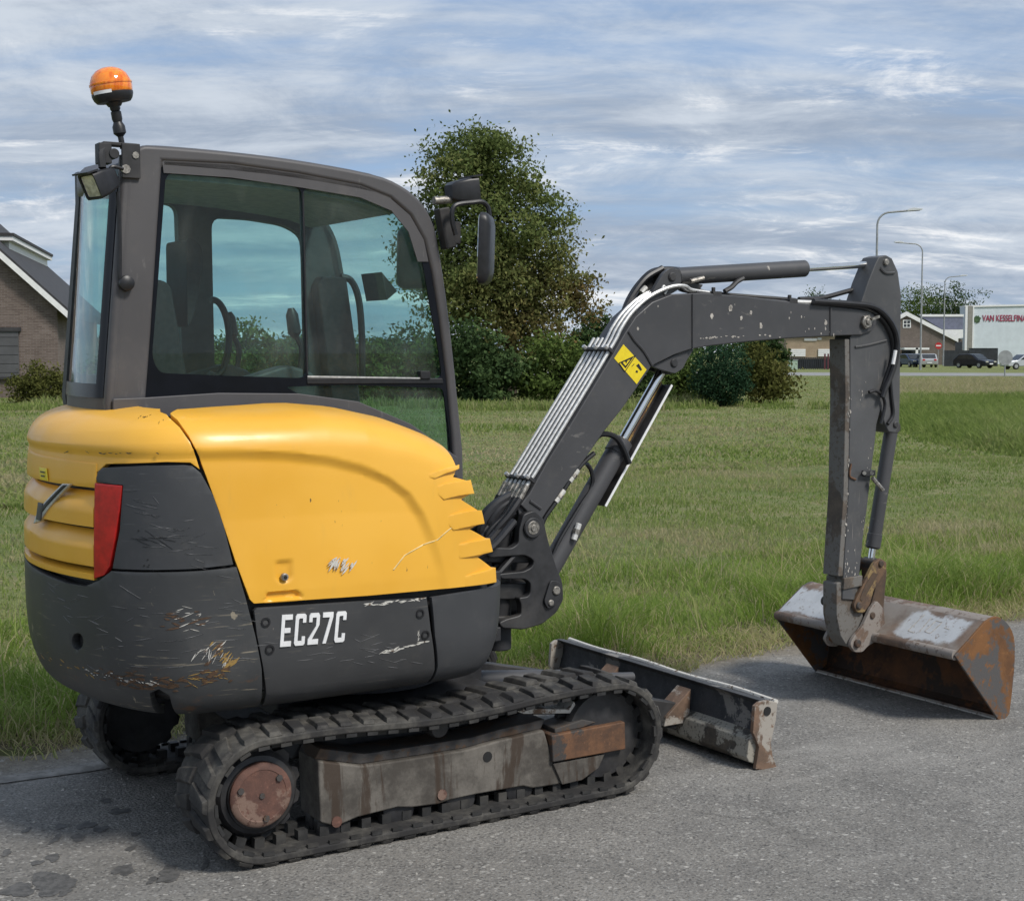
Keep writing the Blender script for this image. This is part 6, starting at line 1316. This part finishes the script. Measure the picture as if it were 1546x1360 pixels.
# shrubs of the hedge seen through the cab windows
hedge = [(-14.0142, 52, 2.0), (-12.354, 51, 2.3), (-11.1782, 52, 1.9), (-9.7071, 53, 3.0), (-7.9501, 51, 2.4), (-6.688, 52, 2.2), (-5.1687, 51, 2.3), (-3.8521, 52, 2.6), (-2.5032, 51, 2.5)]
hl = ['hedge shrub seen through the rear pane of the cab', 'hedge shrub seen at the left edge of the cab side window', 'low hedge shrub behind the cab pillar and headrest', 'tallest hedge shrub, its round top standing out in the door window',
      'hedge shrub right of the tall round one in the door window', 'hedge shrub behind the window divider of the cab', 'hedge shrub seen through the front sliding pane', 'hedge shrub beside the wing mirror seen through the cab', 'hedge shrub at the front pillar of the cab']
for i, (x, y, hh) in enumerate(hedge):
    bl = [(-.5, 0, hh*.40, .85, .8, hh*.42), (.45, .1, hh*.45, .85, .8, hh*.45), (0, -.2, hh*.72, .75, .7, hh*.28), (.1, 0, hh*.25, 1.25, .9, hh*.27)]
    plant('shrub', hl[i], 'shrub', (x, y, 0), bl, 4200, .17, ('green', 'dark', 'green')[i % 3], 60+i, 'shrubs of the garden hedge behind the cab', trunk=False, clump=90, sig=.22)
# trees far behind the buildings
for i, (u, d, hh, kd, lb_) in enumerate([(67.9734, 250, 14, 'green', 'bright green tree above the brick gable, left of the lamp posts'), (73.7313, 255, 13, 'dark', 'dark tree behind the roof between the two lamp posts'), (76.2955, 252, 14, 'dark', 'dark tree behind the roof next to the white hall'), (92.5392, 290, 10.0, 'dark', 'low dark tree top peeping over the white hall'), (49.7851, 240, 12.0, 'dark', 'distant tree hidden mostly behind the boom'), (34.225, 200, 9.0, 'dark', 'distant dark tree beyond the conifer bush'), (8.5109, 150, 5.6, 'dark', 'dark tree beyond the hedge left of the boom bend'), (-59.045, 160, 15.0, 'dark', 'dark tree showing above the ridge of the brick house')]):
    bl = [(-.24*hh, 0, .55*hh, .22*hh, .2*hh, .28*hh), (.2*hh, 0, .6*hh, .22*hh, .2*hh, .3*hh), (0, 0, .74*hh, .2*hh, .2*hh, .24*hh), (0, .1, .4*hh, .3*hh, .25*hh, .26*hh)]
    plant('tree', lb_, 'tree', (u, d, 0), bl, 6500, .36, kd, 90+i, h=hh*.8, clump=120, sig=.055*hh)
tl_b = []
g_ = random.Random(9)
for x in np.arange(-330, 331, 9.): tl_b.append((float(x), 420+g_.uniform(-10, 10), g_.uniform(1.5, 3.2), 8, 6, g_.uniform(3, 5.2)))
tlo = crown_mesh('treeline', tl_b, 26000, 1.5, LEAF['dark'], None, 77, .5); tag(tlo, 'far line of woodland along the horizon', None, None, 'stuff')

# ------------------------------------------------------------------ brick house at the left
def mat_brick(name, a, b, mortar, sc=1.):
    t = NT(name); br = t.n('ShaderNodeTexBrick'); mp = t.n('ShaderNodeCombineXYZ'); xyz = t.xyz()
    t.l(t.math('ADD', xyz[0], xyz[1]), mp.inputs[0]); t.l(xyz[2], mp.inputs[1]); t.l(mp.outputs[0], br.inputs['Vector'])
    br.inputs['Scale'].default_value = sc; br.inputs['Brick Width'].default_value = .22; br.inputs['Row Height'].default_value = .0625; br.inputs['Mortar Size'].default_value = .007
    t.l((*a, 1), br.inputs['Color1']); t.l((*b, 1), br.inputs['Color2']); t.l((*mortar, 1), br.inputs['Mortar'])
    k = t.mix(t.rng(t.noise(1.1, 5, .6), .35, .7, 0, .35), br.outputs[0], tuple(x*.55 for x in a))
    return t.bsdf(k, .9, 0, t.bump(br.outputs[1], -.4, .01))
M['brick'] = mat_brick('brown_brick', (.115, .082, .068), (.18, .138, .118), (.21, .19, .175))
M['brick2'] = mat_brick('dark_brown_brick', (.12, .095, .078), (.17, .135, .115), (.19, .17, .15))
M['brick3'] = mat_brick('buff_brick', (.30, .22, .145), (.38, .285, .19), (.42, .36, .28))
M['tile'] = simple('dark_roof_tiles', (.035, .034, .036), .7, 0, .3, 4, .3)
M['trim'] = simple('white_painted_trim', (.78, .78, .77), .5, 0, .06, 5)
M['grey_door'] = simple('grey_garage_door', (.085, .085, .09), .5, 0, .1, 3)
M['pane'] = simple('dark_window_pane', (.03, .035, .04), .06, 0, .2, 2)
M['metal'] = simple('galvanised_steel', (.33, .34, .35), .5, .3, .15, 4)
M['hallwhite'] = simple('white_cladding', (.60, .66, .70), .5, 0, .06, 1)
M['solar'] = simple('blue_grey_solar_panels', (.17, .18, .25), .3, 0, .12, 3)
M['darkfence'] = simple('dark_fence_paint', (.02, .024, .03), .6, 0, .3, 2)
house = empty('brick_house', (-17.1, 55, 0), R(11)); tag(house, 'brown brick house with steep dark roof, white bargeboard and grey garage door at far left', 'house')
W_, E_, S_ = 11., 3.5, .93
MB().prism([(0, 0), (0, E_), (-W_/2, E_+S_*W_/2), (-W_, E_), (-W_, 0)], 0, 17).build('wall', M['brick'], house, 0, 0)
for sg in (0, 1):
    a0, a1 = (.45, -W_/2) if sg == 0 else (-W_-.45, -W_/2)
    za, zb_ = E_-S_*.45, E_+S_*W_/2
    roof_ = MB().prism([(a0, za+.02), (a1, zb_+.02), (a1, zb_+.24), (a0, za+.24)], -.35, 17.3).build('roof', M['tile'], house, 0, 0)
for sg in (0, 1):
    a0, a1 = (.5, -W_/2) if sg == 0 else (-W_-.5, -W_/2)
    za, zb_ = E_-S_*.5, E_+S_*W_/2
    MB().prism([(a0, za-.14), (a1, zb_-.14), (a1, zb_+.13), (a0, za+.13)], -.39, -.34).build('bargeboard', M['trim'], house, 0, 0)
MB().box((.46, 8.5, E_-.45), (.14, 17.2, .14)).build('gutter', M['tile'], house)
dm = MB().box((-3.9, 10.5, 5.75), (3.3, 12.6, .9)).build('dormer', M['trim'], house, 0, 0)
MB().box((-3.9, 10.4, 6.22), (3.7, 13.2, .18)).build('dormer_fascia', M['trim'], dm, 0, 0)
MB().box((-3.9, 10.4, 6.37), (3.8, 13.3, .11)).build('dormer_roof', M['tile'], dm, 0, 0)
dr = MB().box((-2.9, -.03, 1.62), (3.0, .08, 1.72)).build('garage_door', M['grey_door'], house, 0, 0)
for k in range(5): MB().box((-2.9, -.075, .95+.33*k), (2.96, .014, .012)).build('door_groove', M['tile'], dr, 0, 0)
MB().box((-2.9, -.06, 2.56), (3.2, .14, .14)).build('lintel', M['tile'], house, 0, 0)
MB().box((-2.9, -.06, .74), (3.1, .16, .09)).build('sill', M['tile'], house, 0, 0)
wi = MB().box((-3.15, -.03, 4.45), (1.3, .08, 1.5)).build('window', M['trim'], house, 0, 0)
MB().box((-3.15, -.072, 4.45), (1.14, .01, 1.34)).build('pane', M['pane'], wi, 0, 0)
chy = MB().box((-W_/2+.4, 4, E_+S_*W_/2+.4), (.8, .8, 1.4)).build('chimney', M['brick'], roof_, 0, 0)

# ------------------------------------------------------------------ buildings beyond the far road
def facade(P): return [tuple(q) for q in P]
D1 = 186
bh = empty('brick_building', (52.0839, D1, 0)); tag(bh, 'dark brown brick building with a white gable edge and solar panels on its roof', 'building')
bx = bh.location.x
gp = [(x-bx, z) for x, z in [(47.0263, -0.777), (46.935, 4.5243), (50.1061, 6.2029), (56.4038, 3.0117), (56.4822, -0.777)]]; gp = [(x, max(z, 0)) if z < .6 else (x, z) for x, z in gp]
gp[0] = (gp[0][0], 0); gp[-1] = (gp[-1][0], 0)
MB().prism(gp, 0, 14).build('wall', M['brick2'], bh, 0, 0)
for A_, B_ in ((2, 3), (2, 1)):
    a, b = gp[A_], gp[B_]; dx_, dz_ = b[0]-a[0], b[1]-a[1]; b = (b[0]+dx_*.05, b[1]+dz_*.05)
    MB().prism([(a[0], a[1]+.02), (a[0], a[1]+.55), (b[0], b[1]+.55), (b[0], b[1]+.02)], -.3, 0.).build('gable_trim', M['trim'], bh, 0, 0)
    MB().prism([(a[0], a[1]+.02), (a[0], a[1]+.40), (b[0], b[1]+.40), (b[0], b[1]+.02)], .002, 14).build('roof', M['tile'], bh, 0, 0)
gw = MB().prism([(x-bx, z) for x, z in [(49.6942, 5.6995), (50.705, 5.6995), (50.7237, 4.6922), (49.7126, 4.6922)]], -.06, .02).build('window', M['trim'], bh, 0, 0)
for k in range(2):
    for l in range(2):
        q = [(x-bx, z) for x, z in [(49.7126, 4.6922), (50.705, 5.6995)]]; sx_, sz_ = (q[1][0]-q[0][0]), (q[1][1]-q[0][1])
        MB().box((q[0][0]+sx_*(.28+.44*k), -.07, q[0][1]+sz_*(.28+.44*l)), (sx_*.34, .02, sz_*.34)).build('pane', M['pane'], gw, 0, 0)
MB().prism([(x-bx, z) for x, z in [(52.1288, 6.119), (57.5185, 6.119), (57.5522, 4.5243), (54.8558, 4.5243)]], .6, .9).build('solar_roof', M['solar'], bh, 0, 0)
MB().prism([(x-bx, z) for x, z in [(51.9548, 6.4126), (57.5965, 6.4126), (57.6027, 6.119), (52.1288, 6.119)]], .5, .95).build('ridge_trim', M['trim'], bh, 0, 0)
MB().prism([(x-bx, z) for x, z in [(54.8566, 4.4823), (57.5531, 4.4823), (57.5753, 3.432), (56.3986, 3.2639)]], .5, .95).build('white_eaves_panel', M['trim'], bh, 0, 0)
MB().prism([(x-bx, z) for x, z in [(56.23, 3.2639), (57.5788, 3.2639), (57.6553, -0.3555), (56.3046, -0.3555)]], .8, 4).build('annex_wall', M['brick2'], bh, 0, 0)
MB().prism([(x-bx, z) for x, z in [(56.4898, 2.9277), (57.5016, 2.9277), (57.5264, 1.75), (56.5142, 1.75)]], .7, .83).build('window', M['pane'], bh, 0, 0)
cp_ = MB().prism([(x-bx, z) for x, z in [(49.1682, 2.1707), (52.2887, 2.1707), (52.2935, 1.9183), (49.1728, 1.9183)]], -3, -.31).build('carport_roof', M['trim'], bh, 0, 0)
for u in [48.2792, 50.7424]: MB().box((u-bx, -2.9, 1.08), (.3, .2, 2.15)).build('carport_post', M['trim'], bh, 0, 0)
MB().box((50.8785-bx, -.02, 1.0), (2.4, .05, 2.0)).build('garage_door', M['pane'], bh, 0, 0)
D2 = 196
hall = empty('white_hall', (64.6689, D2, 0)); tag(hall, 'long white clad business hall with red lettering and a grey corner column', 'building')
hx_ = hall.location.x
HW = [(60.7681, -1.0905), (60.5829, 7.6792), (76.8945, 8.0324), (77.139, -1.0905)]
MB().prism([(HW[0][0]-hx_, 0), (HW[1][0]-hx_, HW[1][1]), (HW[2][0]-hx_, HW[2][1]), (HW[2][0]-hx_, 0)], 0, 2).build('wall', M['hallwhite'], hall, 0, 0)
MB().prism([(x-hx_, z) for x, z in [(60.5801, 7.8117), (76.8909, 8.1649), (76.8969, 7.9441), (60.5848, 7.5909)]], -.15, 2).build('roof_edge', M['trim'], hall, 0, 0)
for u0, u1, mm in [(60.652, 60.9628, 'trim'), (61.0072, 61.5844, 'conc'), (61.6288, 61.8064, 'trim')]:
    if mm == 'conc': M.setdefault('conc', simple('concrete_column', (.27, .26, .23), .8, 0, .1, 3))
    MB().box(((u0+u1)/2-hx_, -.14, 3.8838), (u1-u0, .3, 7.7675)).build('corner_column', M[mm], hall, 0, 0)
M['signred'] = simple('red_sign_letters', (.35, .02, .07), .5); M['signgreen'] = simple('green_emblem', (.05, .10, .04), .6, 0, .5, 3)
def text_mesh(s, size, name, mat, parent, loc, squash=1., extrude=.02):
    cu = bpy.data.curves.new(name, 'FONT'); cu.body = s; cu.size = size; cu.extrude = extrude; cu.offset = .008
    tmp = bpy.data.objects.new(name+'_src', cu); col.objects.link(tmp); bpy.context.view_layer.update()
    me = bpy.data.meshes.new_from_object(tmp.evaluated_get(bpy.context.evaluated_depsgraph_get())); bpy.data.objects.remove(tmp); bpy.data.curves.remove(cu)
    me.transform(Matrix.Translation(loc) @ Matrix.Rotation(R(90), 4, 'X') @ Matrix.Diagonal((squash, 1, 1, 1))); me.name = name; me.materials.clear(); me.materials.append(mat)
    o = bpy.data.objects.new(name, me); col.objects.link(o); o.parent = parent; return o
ta, tb2 = (63.0205, 196.0, 5.735), (68.9421, 196.0, 6.7958)
tx = text_mesh('VAN KESSELFINA', 1.2, 'lettering', M['signred'], hall, (ta[0]-hx_, -.06, ta[2]-.0), 1.)
wt_ = max(v.co.x for v in tx.data.vertices) - min(v.co.x for v in tx.data.vertices)
tx.data.transform(Matrix.Translation((ta[0]-hx_, 0, 0)) @ Matrix.Diagonal(((tb2[0]-ta[0])/wt_, 1, 1, 1)) @ Matrix.Translation((-(ta[0]-hx_), 0, 0)))
em = (62.3047, 196.0, 6.0003)
MB().prism([(em[0]-hx_+.46*math.cos(t)*(1+.2*math.sin(5*t)), em[2]+.48*math.sin(t)*(1+.15*math.sin(7*t))) for t in np.linspace(0, 6.28, 24)[:-1]], -.10, -.03).build('emblem', M['signgreen'], hall, 0, 0)
# dark sheet fence in front of the hall
fn = empty('dark_yard_fence', (49.7136, 168, 0)); tag(fn, 'black boarded yard fence in front of the white hall', 'fence')
x0, x1, x2 = [49.7136, 52.5348, 55.8135]
hL, hR = 1.826, 2.016
for k in range(8): MB().box((.18+.355*k, 0, hL/2), (.345, .06, hL)).build('panel', M['darkfence'], fn, 0, 0)
for k in range(9): MB().box((2.84+.37*k+.18, -.05, hR/2), (.36, .06, hR)).build('panel', M['darkfence'], fn, 0, 0)
MB().box(((x2+x1)/2-x0, -.05, hR+.03), (x2-x1+.1, .12, .08)).build('top_rail', M['darkfence'], fn, 0, 0)
# pale house under the boom
D3 = 150
ph = empty('pale_house', (31.1109, D3, 0)); tag(ph, 'buff brick house with white shuttered windows seen below the boom', 'house')
px0 = ph.location.x
wl_ = [(28.188, -0.2879), (28.1402, 3.4454), (35.1391, 3.5809), (35.2009, -0.2879)]
MB().prism([(wl_[0][0]-px0, 0), (wl_[1][0]-px0, wl_[1][1]), (wl_[2][0]-px0, wl_[2][1]), (wl_[3][0]-px0, 0)], 0, 9).build('wall', M['brick3'], ph, 0, 0)
MB().prism([(-.4, wl_[1][1]), (9.4, wl_[1][1]), (4.5, wl_[1][1]+2.2)], wl_[0][0]-px0-.3, wl_[3][0]-px0+.3, 'X').build('roof', M['tile'], ph, 0, 0)
for q in [[(28.5771, 1.2069), (30.1318, 1.9536)], [(31.4348, 1.2069), (32.9885, 1.9536)], [(29.9842, 2.8014), (31.2727, 3.0387)], [(31.3426, 2.9031), (31.7476, 3.1065)]]:
    o = MB().box(((q[0][0]+q[1][0])/2-px0, -.05, (q[0][1]+q[1][1])/2), (q[1][0]-q[0][0], .1, q[1][1]-q[0][1])).build('shuttered_window', M['trim'], ph, 0, 0)
    for k in range(1, 4): MB().box(((q[0][0]+q[1][0])/2-px0, -.104, q[0][1]+(q[1][1]-q[0][1])*k/4), (q[1][0]-q[0][0], .01, .02)).build('shutter_slat', M['metal'], o, 0, 0)
f2 = empty('garden_fence', (26.6232, 140, 0)); tag(f2, 'dark metal bar fence before the pale house, below the boom', 'fence')
LF = 4.4478
M['maroon'] = simple('maroon_paint', (.10, .025, .035), .6)
for k in range(26): MB().box((LF*k/25, 0, .55), (.10, .05, 1.1)).build('bar', M['darkfence'], f2, 0, 0)
MB().box((LF/2, .06, .55), (LF, .05, .95)).build('backing_panel', M['darkfence'], f2, 0, 0)
MB().box((LF/2, 0, 1.12), (LF, .07, .06)).build('top_rail', M['darkfence'], f2, 0, 0)
for u in [3.121600000000001, 3.4346999999999994]: MB().box((u, -1.2, .75), (.14, .1, 1.5)).build('gate_post', M['maroon'], f2, 0, 0)

# far road with its pale edge
t2 = NT('far_road_surface'); M['far_road'] = t2.bsdf(t2.mix(t2.rng(t2.noise(.4, 5, .6), .3, .7), (.20, .20, .195), (.30, .30, .29)), .9)
fr_o = MB().add([(-260, 160, .006), (-260, 148, .006), (22, 104, .006), (140, 86, .006), (140, 96, .006), (22, 120, .006)], [(1, 2, 5, 0), (2, 3, 4, 5)]).build('far_road', M['far_road'], None, 0, 0); tag(fr_o, 'pale side road crossing beyond the meadow', None, None, 'structure')
# ------------------------------------------------------------------ street lamps, signs, cars
M['headw'] = simple('pale_lamp_head', (.62, .64, .66), .4, 0, .05, 4)
def lamp(d, u, vt, side, label):
    x = (u-773)/2200*d; H = (530-vt)/2200*d+1.75
    t = empty('street_lamp', (x, d, 0)); tag(t, label, 'street lamp', 'street lamps along the far road')
    L = 1.9; rad = .75
    arm = [(0, 0, 0), (0, 0, H*.5), (0, 0, H-rad)] + [(side*rad*(1-math.cos(a)), 0, H-rad+rad*math.sin(a)) for a in np.linspace(.3, 1.45, 5)] + [(side*L*.75, 0, H+.06), (side*L, 0, H+.10)]
    MB().tube(arm, [.085]*2 + [.06]*20, 10, 0).build('pole', M['metal'], t, 0, 60)
    MB().cyl((0, 0, 0), (0, 0, 1.2), .11, seg=12).build('pole_base', M['metal'], t)
    hd = MB().prism(roundpoly([(side*(L-.15), H+.06), (side*(L+.75), H+.13), (side*(L+.78), H+.22), (side*(L+.2), H+.27), (side*(L-.15), H+.16)], .05), -.14, .14).build('lamp_head', M['headw'], t, .03)
    MB().box((side*(L+.32), 0, H+.078), (.6, .2, .02), (0, -side*R(4.3), 0)).build('lamp_glass', M['pane'], hd)
lamp(88, 1320, 323, 1, 'tall street lamp rising behind the top of the stick, head to the right')
lamp(137, 1388.5, 370, -1, 'curved street lamp in front of the brick building, head to the left')
lamp(175, 1423, 419, 1, 'smallest and farthest street lamp, before the dark trees')
# no entry sign, round sign seen from behind, dark post
M['signred2'] = simple('red_sign_face', (.45, .02, .02), .5)
s = empty('no_entry_sign', (43.7745, 150, 0)); tag(s, 'small red no entry sign on a thin post before the brick building', 'road sign')
zc = 2.2928
MB().cyl((0, 0, 0), (0, 0, zc+.35), .035, seg=8).build('post', M['metal'], s)
pl_ = MB().cyl((0, -.08, zc), (0, -.05, zc), .34, seg=24).build('sign_plate', M['signred2'], s)
MB().box((0, -.085, zc), (.5, .012, .12)).build('white_bar', M['trim'], pl_)
s = empty('round_sign', (33.7711, 100, 0)); tag(s, 'pale round traffic sign on a post at the right edge, seen from behind', 'road sign')
zc = 1.2974
MB().cyl((0, 0, 0), (0, 0, zc), .05, seg=8).build('post', M['metal'], s); MB().cyl((0, -.06, zc), (0, -.03, zc), .48, seg=28).build('sign_plate', M['hallwhite'], s); MB().lathe([(.47, 0), (.50, 0), (.50, .04), (.47, .04)], (0, -.07, zc), (0, 1, 0), 28).build('sign_rim', M['metal'], s)
b = MB().cyl((0, 0, 0), (0, 0, 1.388), .09, seg=10).build('marker_post', M['darkfence']); b.location = (34.8605, 99, 0); tag(b, 'dark marker post beside the round sign at the right edge', 'post')
u_ = empty('utility_box', (26.3699, 137, 0)); tag(u_, 'small pale green utility cabinet beside the garden fence', 'cabinet')
MB().box((0, 0, .45), (.8, .4, .9)).build('housing', simple('pale_green_paint', (.35, .45, .36), .6), u_, .02); MB().box((0, 0, .93), (.9, .5, .06)).build('lid', M['metal'], u_)
def car(loc, rz, colour, label, name='parked_car'):
    m = simple('car_paint', colour, .25, .3, .05, 3); t = empty(name, loc, rz); tag(t, label, 'car', 'cars parked before the buildings')
    MB().prism(roundpoly([(-2.1, .28), (2.1, .28), (2.15, .62), (1.95, .78), (1.05, .90), (.35, 1.42), (-.2, 1.47), (-1.3, 1.43), (-1.95, .98), (-2.12, .85)], .12), -.86, .86).build('body', m, t, .09)
    for y in (-.868, .862): MB().prism([(.88, .92), (.30, 1.33), (-.2, 1.38), (-1.15, 1.34), (-1.55, .98)], y, y+.006).build('side_glass', M['pane'], t)
    MB().prism([(1.10, .92), (.42, 1.41), (.36, 1.41), (1.04, .90)], -.70, .70).build('windscreen', M['pane'], t); MB().prism([(-1.42, 1.40), (-1.98, 1.02), (-1.94, .99), (-1.38, 1.36)], -.68, .68).build('rear_glass', M['pane'], t)
    for x in (-1.3, 1.3):
        for y in (-.8, .8):
            wv = MB().cyl((x, y-.11, .32), (x, y+.11, .32), .32, seg=18, ch=.03).build('wheel', M['black'], t); MB().cyl((x, y-.118 if y < 0 else y+.105, .32), (x, y-.105 if y < 0 else y+.118, .32), .19, seg=12).build('rim', M['metal'], wv)
    for y in (-.6, .6):
        MB().box((2.10, y, .66), (.10, .36, .13)).build('headlight', M['lens'], t, .02); MB().box((-2.09, y, .80), (.08, .28, .18)).build('taillight', M['red'], t, .02)
    MB().box((2.15, 0, .45), (.02, .5, .11)).build('number_plate', M['trim'], t); MB().box((-2.13, 0, .50), (.02, .5, .11)).build('number_plate', M['trim'], t)
car((43.8553, 160, 0), R(-82), (.05, .07, .12), 'dark blue car nose-on beside the carport')
car((44.8128, 158, 0), R(84), (.45, .46, .47), 'silver car seen from behind beside the dark blue one')
car((47.5188, 150, 0), R(-58), (.02, .024, .035), 'black car parked before the black yard fence')
car((49.1164, 140, 0), R(190), (.55, .57, .60), 'white car cut off by the right edge of the picture')
